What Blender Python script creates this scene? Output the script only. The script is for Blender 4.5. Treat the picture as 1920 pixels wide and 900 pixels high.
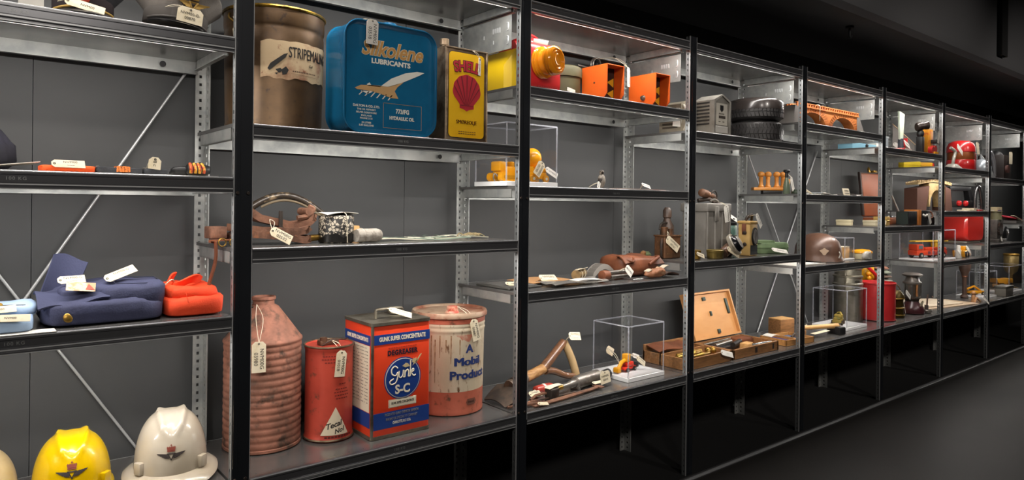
import bpy, bmesh, math, random
from mathutils import Vector, Matrix, Euler, noise
random.seed(7)
for o in list(bpy.data.objects): bpy.data.objects.remove(o)
S = bpy.context.scene
COL = S.collection
PI = math.pi

# ------------------------------------------------------------------ camera, world, lights, exposure
YAW, ROLL = 0.68204, 0.010947
fw = Vector((math.sin(YAW), math.cos(YAW), 0)); r0 = Vector((math.cos(YAW), -math.sin(YAW), 0)); u0 = Vector((0, 0, 1))
rt = r0*math.cos(ROLL) + u0*math.sin(ROLL); up = -r0*math.sin(ROLL) + u0*math.cos(ROLL)
cd = bpy.data.cameras.new('camera'); cam = bpy.data.objects.new('camera', cd); COL.objects.link(cam)
cam.matrix_world = Matrix(((rt.x, up.x, -fw.x, -0.5904), (rt.y, up.y, -fw.y, -1.9183), (rt.z, up.z, -fw.z, 1.228), (0, 0, 0, 1)))
cd.sensor_fit = 'HORIZONTAL'; cd.sensor_width = 36; cd.lens = 36*1290.7/1920; cd.shift_y = -67.27/1920
cd.clip_start = .02
S.camera = cam
S.view_settings.view_transform = 'Standard'; S.view_settings.look = 'None'
S.view_settings.gamma = 1; S.view_settings.use_curve_mapping = False
S.view_settings.exposure = 0.16
W = bpy.data.worlds.new('world'); S.world = W; W.use_nodes = True
W.node_tree.nodes['Background'].inputs[0].default_value = (.8, .9, 1, 1)
W.node_tree.nodes['Background'].inputs[1].default_value = .004
S.cycles.transparent_max_bounces = 32
S.cycles.sample_clamp_indirect = 4
def area(name, loc, direction, sx, sy, power, col=(1, .95, .89), parent=None, spread=180):
    l = bpy.data.lights.new(name, 'AREA'); l.shape = 'RECTANGLE'; l.size = sx; l.size_y = sy; l.energy = power
    l.color = col; l.spread = math.radians(spread)
    o = bpy.data.objects.new(name, l); COL.objects.link(o); o.location = loc
    o.rotation_euler = Vector(direction).to_track_quat('-Z', 'Y').to_euler()
    if abs(Vector(direction).normalized().x) < .5:      # keep the long side along x
        z = -Vector(direction).normalized(); x = Vector((1, 0, 0)); x = (x - z*x.dot(z)).normalized(); y = z.cross(x)
        o.rotation_euler = Matrix((x, y, z)).transposed().to_euler()
    if parent: o.parent = parent
    return o
# unseen fill spots added over the corridor to brighten the shelf fronts
for i, x in enumerate((-.9, .2, 1.5, 2.8, 4.2, 5.7)):
    l = bpy.data.lights.new('fill_spot', 'SPOT'); l.energy = 75; l.spot_size = 1.15; l.spot_blend = .9; l.shadow_soft_size = .12
    l.color = (1, .92, .84)
    o = bpy.data.objects.new('fill_spot', l); COL.objects.link(o); o.location = (x - .5, -2.6, 2.75)
    o.rotation_euler = (Vector((x + .2, 0, 1.25)) - o.location).to_track_quat('-Z', 'Y').to_euler()
LED = 4.6         # watts of each shelf's light strip

# ------------------------------------------------------------------ materials
def lin(h):
    if isinstance(h, tuple): return h
    h = h.lstrip('#'); v = [int(h[i:i+2], 16)/255 for i in (0, 2, 4)]
    return tuple((c/12.92 if c <= .04045 else ((c + .055)/1.055)**2.4) for c in v)
MC = {}
def mat(name, c='#808080', rough=.5, metal=0., c2=None, ns=8., lo=.45, hi=.6, c3=None, ns3=30., lo3=.6, hi3=.65,
        bump=0., bs=60., coat=0., stretch=None, rough2=None, emit=0., spec=.5):
    if name in MC: return MC[name]
    m = bpy.data.materials.new(name); m.use_nodes = True; nt = m.node_tree; N = nt.nodes; L = nt.links
    b = N['Principled BSDF']; b.inputs['Roughness'].default_value = rough; b.inputs['Metallic'].default_value = metal
    b.inputs['Specular IOR Level'].default_value = spec
    col = (*lin(c), 1); b.inputs['Base Color'].default_value = col
    if coat: b.inputs['Coat Weight'].default_value = coat; b.inputs['Coat Roughness'].default_value = .08
    if emit: b.inputs['Emission Color'].default_value = col; b.inputs['Emission Strength'].default_value = emit
    vec = None
    if c2 or c3 or bump:
        tc = N.new('ShaderNodeTexCoord'); vec = tc.outputs['Object']
        if stretch:
            mp = N.new('ShaderNodeMapping'); mp.inputs['Scale'].default_value = stretch; L.new(vec, mp.inputs[0]); vec = mp.outputs[0]
    def layer(prev, cc, s, a, z):
        n = N.new('ShaderNodeTexNoise'); n.inputs['Scale'].default_value = s; n.inputs['Detail'].default_value = 7; n.inputs['Roughness'].default_value = .62
        L.new(vec, n.inputs['Vector'])
        r = N.new('ShaderNodeMapRange'); r.inputs[1].default_value = a; r.inputs[2].default_value = z; L.new(n.outputs[0], r.inputs[0])
        mx = N.new('ShaderNodeMix'); mx.data_type = 'RGBA'; L.new(r.outputs[0], mx.inputs[0])
        if isinstance(prev, tuple): mx.inputs[6].default_value = prev
        else: L.new(prev, mx.inputs[6])
        mx.inputs[7].default_value = (*lin(cc), 1); return mx.outputs[2], r.outputs[0]
    out = col
    if c2:
        out, f = layer(out, c2, ns, lo, hi)
        if rough2 is not None:
            rr = N.new('ShaderNodeMapRange'); rr.inputs[3].default_value = rough; rr.inputs[4].default_value = rough2
            L.new(f, rr.inputs[0]); L.new(rr.outputs[0], b.inputs['Roughness'])
    if c3: out, f = layer(out, c3, ns3, lo3, hi3)
    if not isinstance(out, tuple): L.new(out, b.inputs['Base Color'])
    if bump:
        n = N.new('ShaderNodeTexNoise'); n.inputs['Scale'].default_value = bs; n.inputs['Detail'].default_value = 4; L.new(vec, n.inputs['Vector'])
        bp = N.new('ShaderNodeBump'); bp.inputs['Strength'].default_value = bump; bp.inputs['Distance'].default_value = .004
        L.new(n.outputs[0], bp.inputs['Height']); L.new(bp.outputs[0], b.inputs['Normal'])
    MC[name] = m; return m
def clear(name, tint=(1, 1, 1), base=.04, rough=.02, solid=0., solidcol=(.8, .82, .9)):
    if name in MC: return MC[name]
    m = bpy.data.materials.new(name); m.use_nodes = True; nt = m.node_tree; N = nt.nodes; L = nt.links
    N.remove(N['Principled BSDF']); out = N['Material Output']
    t = N.new('ShaderNodeBsdfTransparent'); t.inputs[0].default_value = (*tint, 1)
    g = N.new('ShaderNodeBsdfGlossy'); g.inputs['Roughness'].default_value = rough
    lw = N.new('ShaderNodeLayerWeight'); lw.inputs[0].default_value = .5
    p = N.new('ShaderNodeMath'); p.operation = 'POWER'; p.inputs[1].default_value = 5; L.new(lw.outputs['Facing'], p.inputs[0])
    q = N.new('ShaderNodeMath'); q.operation = 'MULTIPLY_ADD'; q.inputs[1].default_value = .8; q.inputs[2].default_value = base; L.new(p.outputs[0], q.inputs[0])
    mx = N.new('ShaderNodeMixShader'); L.new(q.outputs[0], mx.inputs[0]); L.new(t.outputs[0], mx.inputs[1]); L.new(g.outputs[0], mx.inputs[2])
    last = mx.outputs[0]
    if solid:
        d = N.new('ShaderNodeBsdfTranslucent'); d.inputs[0].default_value = (*solidcol, 1)
        d2 = N.new('ShaderNodeBsdfDiffuse'); d2.inputs[0].default_value = (*solidcol, 1)
        m2 = N.new('ShaderNodeMixShader'); L.new(d.outputs[0], m2.inputs[1]); L.new(d2.outputs[0], m2.inputs[2])
        m3 = N.new('ShaderNodeMixShader'); m3.inputs[0].default_value = solid; L.new(last, m3.inputs[1]); L.new(m2.outputs[0], m3.inputs[2]); last = m3.outputs[0]
    L.new(last, out.inputs['Surface']); MC[name] = m; return m
def flat(c, rough=.55, metal=0., **k):
    return mat('paint_' + str(c) + f'_{rough}_{metal}', c, rough, metal, **k)
GALV = mat('galvanised_steel', '#b3b4b1', .40, .6, c2='#999c9b', ns=14, lo=.4, hi=.62, rough2=.5)
GALVD = mat('galvanised_deck', '#858381', .24, .7, c2='#7d7b79', ns=10, lo=.4, hi=.65, rough2=.27)
RAIL = mat('dark_steel_rail', '#76777a', .28, .75)
POST = mat('black_coated_steel', '#22252a', .42, .35)
LIP = mat('bright_steel_edge', '#c2c4c5', .35, .4)
GLASS = clear('glass', base=.028)
ACRYL = clear('acrylic', base=.02, tint=(.985, .985, .99))
ACEDGE = clear('acrylic_lit_edge', base=.1, solid=.28, solidcol=(.70, .72, .80))  # whitish body stands in for light caught in the acrylic edges
WHITE = flat('#d8d7d4', .6)
TAGM = mat('tag_card', '#d8ccb2', .75, c2='#c8b997', ns=30, lo=.5, hi=.7)
TAGW = mat('white_card', '#d9d5cc', .7)
INK = flat('#1c1a18', .7)
STRING = flat('#d8cdb6', .85)
RUST = mat('rusty_iron', '#7c5642', .8, .1, c2='#523526', ns=18, lo=.42, hi=.62, c3='#8d5a3d', ns3=45, lo3=.58, hi3=.7, bump=.4, bs=90)
DARKIRON = mat('dark_iron', '#3a332e', .6, .5, c2='#5a4032', ns=25, lo=.5, hi=.7, bump=.2)
STEEL = mat('worn_steel', '#8f8a84', .35, .85, c2='#5d554e', ns=20, lo=.5, hi=.7)
CHROME = mat('chrome', '#c8c8c8', .15, 1.)
BRASS = mat('aged_brass', '#a8853e', .35, .85, c2='#6b5128', ns=18, lo=.5, hi=.7)
WOOD = mat('pale_wood', '#c58f52', .55, c2='#a87440', ns=6, lo=.4, hi=.65, stretch=(2, 14, 14), bump=.1)
WOODL = mat('light_wood', '#d0a46c', .5, c2='#b98b52', ns=6, lo=.4, hi=.65, stretch=(2, 12, 12))
WOODD = mat('brown_wood', '#996a3f', .6, c2='#74502d', ns=7, lo=.4, hi=.65, stretch=(2, 14, 14))
LEATHER = mat('brown_leather', '#7f4a30', .5, c2='#5a321f', ns=9, lo=.4, hi=.65, bump=.25, bs=120)
BLACK = flat('#141416', .5)
RUBBER = mat('black_rubber', '#2a2828', .48, bump=.15, bs=150)
YEL = flat('#e0a51e', .4)
RED = mat('red_gloss', '#b81f20', .3, coat=.4)
ORANGE = flat('#f2691f', .5)

# ------------------------------------------------------------------ mesh builder
class G:
    def __init__(s): s.bm = bmesh.new(); s.M = Matrix()
    def at(s, loc=(0, 0, 0), rot=(0, 0, 0)): s.M = Matrix.Translation(Vector(loc)) @ Euler(rot).to_matrix().to_4x4(); return s
    def v(s, p): return s.bm.verts.new(s.M @ Vector(p))
    def f(s, vs):
        try: return s.bm.faces.new(vs)
        except ValueError: return None
    def bb(s, x0, x1, y0, y1, z0, z1, bev=0., seg=2):
        vs = [s.v((x, y, z)) for z in (z0, z1) for y in (y0, y1) for x in (x0, x1)]
        fs = [s.f([vs[i] for i in q]) for q in ((0, 2, 3, 1), (4, 5, 7, 6), (0, 1, 5, 4), (2, 6, 7, 3), (0, 4, 6, 2), (1, 3, 7, 5))]
        if bev:
            es = {e for f in fs for e in f.edges}
            bmesh.ops.bevel(s.bm, geom=list(es), offset=bev, segments=seg, affect='EDGES', profile=.5)
        return s
    def box(s, c, d, bev=0., seg=2): return s.bb(c[0]-d[0]/2, c[0]+d[0]/2, c[1]-d[1]/2, c[1]+d[1]/2, c[2]-d[2]/2, c[2]+d[2]/2, bev, seg)
    def loft(s, rings, cap0=True, cap1=True, close=True):
        R = [[s.v(p) for p in r] for r in rings]; n = len(R[0])
        for a, b in zip(R, R[1:]):
            for i in range(n if close else n - 1): s.f((a[i], a[(i+1) % n], b[(i+1) % n], b[i]))
        if cap0: s.f(R[0][::-1])
        if cap1: s.f(R[-1])
        return s
    def lathe(s, prof, n=40, c=(0, 0, 0), sx=1., sy=1.):
        rings = [[(c[0] + r*sx*math.cos(2*PI*i/n), c[1] + r*sy*math.sin(2*PI*i/n), c[2] + z) for i in range(n)] for r, z in prof]
        return s.loft(rings)
    def frame(s, p0, p1):
        d = (Vector(p1) - Vector(p0)).normalized(); a = Vector((0, 0, 1)) if abs(d.z) < .9 else Vector((1, 0, 0))
        x = a.cross(d).normalized(); return x, d.cross(x), d
    def cyl(s, p0, p1, r0, r1=None, n=24):
        r1 = r0 if r1 is None else r1; x, y, d = s.frame(p0, p1); p0 = Vector(p0); p1 = Vector(p1)
        return s.loft([[p + (x*math.cos(2*PI*i/n) + y*math.sin(2*PI*i/n))*r for i in range(n)] for p, r in ((p0, r0), (p1, r1))])
    def turned(s, p0, p1, prof, n=28):       # prof: (t along axis in metres, radius)
        x, y, d = s.frame(p0, p1); p0 = Vector(p0)
        return s.loft([[p0 + d*t + (x*math.cos(2*PI*i/n) + y*math.sin(2*PI*i/n))*r for i in range(n)] for t, r in prof])
    def tube(s, pts, r, n=8, smooth=0, closed=False):
        P = [Vector(p) for p in pts]
        if smooth:
            Q = []; m = len(P)
            for i in range(m if closed else m - 1):
                a, b = P[i], P[(i+1) % m]; pa = P[i-1] if (i or closed) else a; pb = P[(i+2) % m] if (closed or i + 2 < m) else b
                for k in range(smooth):
                    t = k/smooth
                    Q.append(.5*((2*a) + (b-pa)*t + (2*pa-5*a+4*b-pb)*t*t + (3*a-pa-3*b+pb)*t**3))
            if not closed: Q.append(P[-1])
            P = Q
        rr = r if isinstance(r, (list, tuple)) else [r]*len(P)
        if len(rr) != len(P): rr = [rr[0] + (rr[-1]-rr[0])*i/(len(P)-1) for i in range(len(P))]
        m = len(P); rings = []; px = None
        for i in range(m):
            d = (P[(i+1) % m] - P[i-1]) if closed else (P[min(i+1, m-1)] - P[max(i-1, 0)])
            if d.length < 1e-9: d = Vector((0, 0, 1))
            d.normalize()
            if px is None: px = Vector((0, 0, 1)).cross(d) if abs(d.z) < .9 else Vector((1, 0, 0)).cross(d)
            px = (px - d*px.dot(d)).normalized(); py = d.cross(px)
            rings.append([P[i] + (px*math.cos(2*PI*k/n) + py*math.sin(2*PI*k/n))*rr[i] for k in range(n)])
        if closed: rings.append(rings[0]); return s.loft(rings, False, False)
        return s.loft(rings)
    def prism(s, poly, y0, y1):              # polygon in (x,z), from y0 to y1
        return s.loft([[(x, y0, z) for x, z in poly], [(x, y1, z) for x, z in poly]])
    def slab(s, poly, z0, z1): return s.loft([[(x, y, z0) for x, y in poly], [(x, y, z1) for x, y in poly]])
    def bar(s, poly, x0, x1): return s.loft([[(x0, y, z) for y, z in poly], [(x1, y, z) for y, z in poly]])
    def ball(s, c, r, n=24, m=14, z0=-1., z1=1.):
        r = r if isinstance(r, (tuple, list)) else (r, r, r); a0 = math.asin(z0); a1 = math.asin(z1); rings = []
        for j in range(m + 1):
            a = a0 + (a1-a0)*j/m; k = max(math.cos(a), 1e-4)
            rings.append([(c[0] + r[0]*k*math.cos(2*PI*i/n), c[1] + r[1]*k*math.sin(2*PI*i/n), c[2] + r[2]*math.sin(a)) for i in range(n)])
        return s.loft(rings)
    def sheet(s, fn, nu, nv, t=.002):        # fn(u,v) -> point, a thin solid sheet
        P = [[Vector(fn(i/nu, j/nv)) for j in range(nv + 1)] for i in range(nu + 1)]
        def nrm(i, j):
            a = P[min(i+1, nu)][j] - P[max(i-1, 0)][j]; b = P[i][min(j+1, nv)] - P[i][max(j-1, 0)]
            c = a.cross(b); return c.normalized() if c.length > 1e-12 else Vector((0, 0, 1))
        A = [[s.v(P[i][j]) for j in range(nv+1)] for i in range(nu+1)]
        B = [[s.v(P[i][j] - nrm(i, j)*t) for j in range(nv+1)] for i in range(nu+1)]
        for i in range(nu):
            for j in range(nv):
                s.f((A[i][j], A[i+1][j], A[i+1][j+1], A[i][j+1])); s.f((B[i][j], B[i][j+1], B[i+1][j+1], B[i+1][j]))
        for i in range(nu):
            s.f((A[i][0], B[i][0], B[i+1][0], A[i+1][0])); s.f((A[i][nv], A[i+1][nv], B[i+1][nv], B[i][nv]))
        for j in range(nv):
            s.f((A[0][j], A[0][j+1], B[0][j+1], B[0][j])); s.f((A[nu][j], B[nu][j], B[nu][j+1], A[nu][j+1]))
        return s
    def blob(s, c, d, e=.5, n=16, amp=.006, fr=12., seed=0., flat0=True, stretch=(1, 1, 1)):   # soft lump with folds
        mm = n//2; rings = []
        def sp(w, p): return math.copysign(abs(w)**p, w)
        for j in range(mm + 1):
            a = -PI/2 + PI*j/mm; ca = max(abs(math.cos(a)), 1e-3)**e; sa = sp(math.sin(a), e); ring = []
            for i in range(2*n):
                t = 2*PI*i/(2*n); p = Vector((sp(math.cos(t), e)*ca*d[0]/2, sp(math.sin(t), e)*ca*d[1]/2, sa*d[2]/2))
                q = Vector((p.x*stretch[0], p.y*stretch[1], p.z*stretch[2]))*fr + Vector((seed, seed*1.7, seed*.3))
                k = noise.fractal(q, .8, 2, 4)
                dr = p.normalized() if p.length > 1e-9 else Vector((0, 0, 1))
                if flat0 and sa < -.6: k *= .15
                p = p + dr*k*amp + Vector((0, 0, 1))*k*amp*(.7 if sa > 0 else 0)
                if flat0: p.z = max(p.z, -d[2]/2)
                ring.append(Vector(c) + p)
            rings.append(ring)
        return s.loft(rings)
    def make(s, name, m, parent=None, sharp=40, label=None, doubles=False):
        bm = s.bm
        if doubles: bmesh.ops.remove_doubles(bm, verts=bm.verts, dist=1e-5)
        bmesh.ops.recalc_face_normals(bm, faces=bm.faces)
        me = bpy.data.meshes.new(name); bm.to_mesh(me); bm.free()
        me.shade_smooth(); me.set_sharp_from_angle(angle=math.radians(sharp))
        me.materials.append(m); o = bpy.data.objects.new(name, me); COL.objects.link(o)
        if parent: o.parent = parent
        if label: o['label'] = label
        return o
def tag_props(o, label, cat, group=None):
    o['label'] = label; o['category'] = cat
    if group: o['group'] = group
    return o
def thing(name, label, cat, loc=(0, 0, 0), rz=0., group=None):
    o = bpy.data.objects.new(name, None); COL.objects.link(o); o.empty_display_size = .05
    o.location = loc; o.rotation_euler = (0, 0, rz); return tag_props(o, label, cat, group)
def solo(g, name, m, label, cat, loc=(0, 0, 0), rz=0., group=None, sharp=40):
    o = g.make(name, m, None, sharp); o.location = loc; o.rotation_euler = (0, 0, rz); return tag_props(o, label, cat, group)
def struct(g, name, m):
    o = g.make(name, m, None, 30); o['kind'] = 'structure'; return o
def copy_tree(o, parent=None):
    c = o.copy(); COL.objects.link(c)
    if parent: c.parent = parent
    for ch in list(o.children): copy_tree(ch, c)
    return c
def rrect(w, h, r, n=6):
    pts = []
    for cx, cy, a in ((w/2-r, h/2-r, 0), (-w/2+r, h/2-r, PI/2), (-w/2+r, -h/2+r, PI), (w/2-r, -h/2+r, 1.5*PI)):
        for i in range(n + 1): t = a + PI/2*i/n; pts.append((cx + r*math.cos(t), cy + r*math.sin(t)))
    return pts
def slice_x(bm, step):                      # cut faces into narrow strips so that they can be bent round a cylinder
    xs = [v.co.x for v in bm.verts]; x = math.floor(min(xs)/step)*step + step; hi = max(xs)
    while x < hi:
        bmesh.ops.bisect_plane(bm, geom=bm.verts[:] + bm.edges[:] + bm.faces[:], plane_co=(x, 0, 0), plane_no=(1, 0, 0)); x += step
def text(parent, s, size, pos=(0, 0, 0), m=None, bold=0., shear=0., ext=.0003, align='CENTER', wrap=None, rot=0., sx=1., rx=PI/2, rzz=0., arch=0., name='lettering', space=1.):
    """lettering standing on a surface that faces -y (rx=90 deg), or wrapped round the parent's z axis at radius wrap"""
    c = bpy.data.curves.new('t', 'FONT'); c.body = s; c.size = size; c.extrude = ext; fake = bold and 'M' in s; c.offset = 0 if fake else bold; c.shear = shear
    c.align_x = align; c.align_y = 'CENTER'; c.resolution_u = 3; c.space_character = space
    t = bpy.data.objects.new('t', c); me = bpy.data.meshes.new_from_object(t)
    bpy.data.objects.remove(t); bpy.data.curves.remove(c)
    R = Matrix.Rotation(rot, 3, 'Z')
    if fake:
        bm = bmesh.new()
        for dx in (-1, -.4, .4, 1):
            n0 = len(bm.verts); bm.from_mesh(me); bm.verts.ensure_lookup_table()
            for v in bm.verts[n0:]: v.co.x += dx*bold
        bm.to_mesh(me); bm.free()
    if wrap:
        bm = bmesh.new(); bm.from_mesh(me); slice_x(bm, min(.012, size*.25)); bm.to_mesh(me); bm.free()
    for v in me.vertices:
        p = R @ Vector((v.co.x*sx, v.co.y, v.co.z))
        if arch: a = p.x/arch; p = Vector(((arch + p.y)*math.sin(a), (arch + p.y)*math.cos(a) - arch, p.z))
        if wrap:
            a = pos[0]/wrap + p.x/wrap; rr = wrap + .0007 + p.z
            v.co = (rr*math.sin(a), -rr*math.cos(a), pos[2] + p.y)
        else:
            q = Matrix.Rotation(rx, 3, 'X') @ p; q = Matrix.Rotation(rzz, 3, 'Z') @ q; v.co = q + Vector(pos)
    me.name = name; me.materials.clear(); me.materials.append(m or INK)
    o = bpy.data.objects.new(name, me); COL.objects.link(o); o.parent = parent; return o
def decal(parent, name, polys, fn, m, t=.0006):
    """painted mark: polygons (u,v) laid on a surface given by fn(u,v,offset)"""
    g = G()
    if getattr(fn, 'bent', False):
        for P in polys: g.f([g.v((u, 0, v)) for u, v in P])
        slice_x(g.bm, .006)
        for v in g.bm.verts: v.co = Vector(fn(v.co.x, v.co.z, t))
        return g.make(name, m, parent, 60)
    for P in polys:
        a = [g.v(fn(u, v, 0)) for u, v in P]; b = [g.v(fn(u, v, t)) for u, v in P]; n = len(P)
        g.f(a[::-1]); g.f(b)
        for i in range(n): g.f((a[i], a[(i+1) % n], b[(i+1) % n], b[i]))
    return g.make(name, m, parent, 60)
def plane_y(y): return lambda u, v, o: (u, y - o, v)
def wrapfn(R):
    def fn(u, v, o): return ((R + .0006 + o)*math.sin(u/R), -(R + .0006 + o)*math.cos(u/R), v)
    fn.bent = True; return fn
def tag(parent, pos, rot=(0, 0, 0), w=.034, h=.066, lines=('NVM00-G',), tie=None, vert=True, m=None, sc=1., name='paper_tag'):
    """card tag whose punched end is at pos and which hangs down its own -z; tie = where its string is knotted"""
    w *= sc; h *= sc; g = G(); c = min(.28*w, .009*sc)
    g.prism([(-w/2+c, 0), (w/2-c, 0), (w/2, -c), (w/2, -h), (-w/2, -h), (-w/2, -c)], -.0006, .0006)
    o = g.make(name, m or TAGM, parent, 30); o.location = pos; o.rotation_mode = 'YXZ'; o.rotation_euler = Euler(rot, 'YXZ')
    k = G(); k.tube([(math.cos(a)*.0022*sc, -.0009, -.006*sc + math.sin(a)*.0022*sc) for a in [2*PI*i/8 for i in range(8)]], .0009*sc, 5, closed=True)
    k.make('eyelet', INK, o)
    n = len(lines)
    for i, s in enumerate(lines):
        if vert:
            off = (i - (n-1)/2)*w*.42
            text(o, s, w*.40, (-off, -.0009, -h*.56), INK, rot=-PI/2, sx=min(1, .75*h/(w*.40*.62*max(len(s), 1))), ext=.0001)
        else:
            off = (i - (n-1)/2)*h*.3
            text(o, s, h*.26, (0, -.0009, -h*.55 - off), INK, sx=min(1, .88*w/(h*.26*.62*max(len(s), 1))), ext=.0001)
    if tie is not None:
        A = Vector(tie); B = Vector(pos) + Euler(rot, 'YXZ').to_matrix() @ Vector((0, -.001, -.005*sc)); inv = (Matrix.Translation(Vector(pos)) @ Euler(rot, 'YXZ').to_matrix().to_4x4()).inverted()
        s1 = G(); d = (B - A).length
        for q in (-1, 1):
            mid = (A + B)/2 + Vector((q*.06*d + .002*q, -.1*d, .10*d))
            s1.tube([inv @ A, inv @ mid, inv @ B], .0009*sc, 5, smooth=6)
        s1.make('string', STRING, o)
    return o
# ------------------------------------------------------------------ room
X0, X1, D = -1.6, 9.2, .40
g = G(); xs = [-1.6, -1.018, -.418] + [-.418 + .6*i for i in range(1, 17)] 
for a, b in zip(xs, xs[1:]): g.bb(a + .0008, b - .0008, .442, .47, .43, 2.24)
struct(g, 'wall_back', mat('grey_wall_board', '#454647', .58, c2='#3f4041', ns=3, lo=.35, hi=.7))
g = G(); g.bb(X0, X1, .47, .5, 0, 3.0); struct(g, 'wall_rear', BLACK)
g = G(); g.bb(X0, X1, .43, .442, 0, .43); struct(g, 'trim_1', mat('unlit_black', '#060607', .9))  # black sheet painting the unlit wall below the bottom shelves
g = G(); g.bb(X0, X1, -.02, .43, -.0, .004); struct(g, 'trim_2', mat('unlit_black', '#060607', .9))  # black sheet on the floor, painting the same unlit space
g = G(); g.bb(X0, X1, -3.3, .5, -.05, 0); struct(g, 'floor', mat('polished_dark_floor', '#211f1e', .42, c2='#1b1a19', ns=2.2, lo=.3, hi=.7, c3='#2c2a27', ns3=120, lo3=.73, hi3=.76, spec=.05))
g = G(); g.bb(X0, X1, -.048, -.012, 0, .006, .001); struct(g, 'trim_3', mat('floor_edge_strip', '#4c4c4d', .5, .3))
CEIL = mat('dark_ceiling', '#1c1c1e', .9)
g = G(); g.bb(X0, X1, -3.3, .5, 3.0, 3.05); struct(g, 'ceiling', CEIL)
g = G(); g.bar([(-.30, 2.30), (-.285, 2.262), (-.25, 2.24), (.47, 2.24), (.47, 3.0), (-.30, 3.0)], X0, X1); struct(g, 'ceiling_soffit', mat('soffit_paint', '#565658', .8))
g = G(); g.bb(X0, X1, -3.35, -3.3, 0, 3.0); struct(g, 'wall_front', mat('dark_wall', '#141415', .9))
g = G(); g.bb(X1, X1 + .05, -3.35, .5, 0, 3.0); struct(g, 'wall_right', mat('dark_wall', '#141415', .9))
g = G(); g.bb(X0 - .05, X0, -3.35, .5, 0, 3.0); struct(g, 'wall_left', mat('dark_wall', '#141415', .9))
for x in (5.1, 6.9):
    g = G(); g.bb(x, x + .12, -.335, -.303, 2.31, 2.98, .004); struct(g, 'trim_4' if x < 6 else 'trim_5', mat('dark_wall', '#141415', .9))
h = thing('ceiling_hook', 'small black hook screwed under the dark soffit above the shelves', 'hook', (3.28, -.12, 2.24))
g = G(); g.cyl((0, 0, 0), (0, 0, -.012), .022); g.make('plate', BLACK, h)
g = G(); g.tube([(0, 0, -.01), (0, 0, -.05), (.012, 0, -.062), (.026, 0, -.05)], .006, 8, smooth=4); g.make('hook', BLACK, h)

# ------------------------------------------------------------------ shelving
def ladder(g, x0, x1, y0, y1, z0, z1, axis):     # a flange with two stiles and a bar between every slot
    lo, hi = (x0, x1) if axis == 'x' else (y0, y1); w = hi - lo; s = .37*w
    def put(a, b, c, d):
        if axis == 'x': g.bb(a, b, y0, y1, c, d)
        else: g.bb(x0, x1, a, b, c, d)
    put(lo, lo + s, z0, z1); put(hi - s, hi, z0, z1); z = z0
    while z < z1: put(lo + s, hi - s, z, min(z + .0155, z1)); z += .025
gf = G(); gf.bb(0, .047, 0, .003, 0, 2.0); gf.bb(.0155, .0185, -.0015, 0, 0, 2.0); gf.bb(.044, .047, .003, .0085, 0, 2.0)
FRONT = None; BACKP = None
def upright(k, lf, lr):
    global FRONT, BACKP
    if FRONT is None:
        t = thing('front_upright', lf, 'upright', (k, 0, 0), 0, 'front uprights of the shelf row')
        gf.make('front_face', POST, t)
        g = G(); ladder(g, 0, .003, .003, .024, 0, 2.0, 'y'); g.make('slotted_flange', mat('grey_flange', '#7f8283', .45, .45, c2='#727576', ns=14), t)
        g = G(); g.bb(-.0022, 0, -.001, .004, 0, 2.0); g.bb(.047, .0485, -.001, .006, .44, 2.0); g.make('edge_strip', LIP, t)
        for z in (.47, 1.25):
            g = G(); g.cyl((.008, -.0015, z), (.008, -.005, z), .005, .004, 10); g.cyl((.036, -.0015, z), (.036, -.005, z), .005, .004, 10); g.make('bolt', DARKIRON, t)
        FRONT = t
        r = thing('rear_upright', lr, 'upright', (k, D, 0), 0, 'rear uprights of the shelf row')
        g = G(); ladder(g, 0, .03, -.003, 0, 0, 2.0, 'x'); g.make('slotted_front_flange', GALV, r)
        g = G(); ladder(g, .03, .033, -.045, 0, 0, 2.0, 'y'); g.make('slotted_side_flange', GALV, r)
        BACKP = r
    else:
        t = copy_tree(FRONT); t.location = (k, 0, 0); t['label'] = lf
        r = copy_tree(BACKP); r.location = (k, D, 0); r['label'] = lr
LF = ['black front upright left of the yellow helmet, at the near end of the row',
      'black front upright in front of the brass bucket and the ribbed red drum',
      'black front upright between the white oil pail and the old spade',
      'black front upright between the right orange lamp hood and the grey heater',
      'grey-edged front upright between the black tyres and the wooden arch bridge',
      'grey-edged front upright crossing the tall red cylinder',
      'grey-edged front upright between the dark storm lantern and the pale board',
      'front upright between the red enamel case and the chrome iron',
      'last front upright at the far right end of the row']
LR = ['galvanised rear upright left of the yellow helmet, at the near end of the row',
      'galvanised rear upright behind the white helmet and folded orange jacket',
      'galvanised rear upright behind the rusty white oil pail',
      'galvanised rear upright behind the clear case with the small red digger',
      'galvanised rear upright behind the open wooden case lid and the tyres',
      'galvanised rear upright behind the clear case with the ochre model car',
      'galvanised rear upright behind the dark storm lantern',
      'galvanised rear upright behind the pale board and the brown pestle',
      'galvanised rear upright behind the yellow dump truck at the far end']
for i, k in enumerate(range(-1, 8)): upright(k, LF[i], LR[i])

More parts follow.
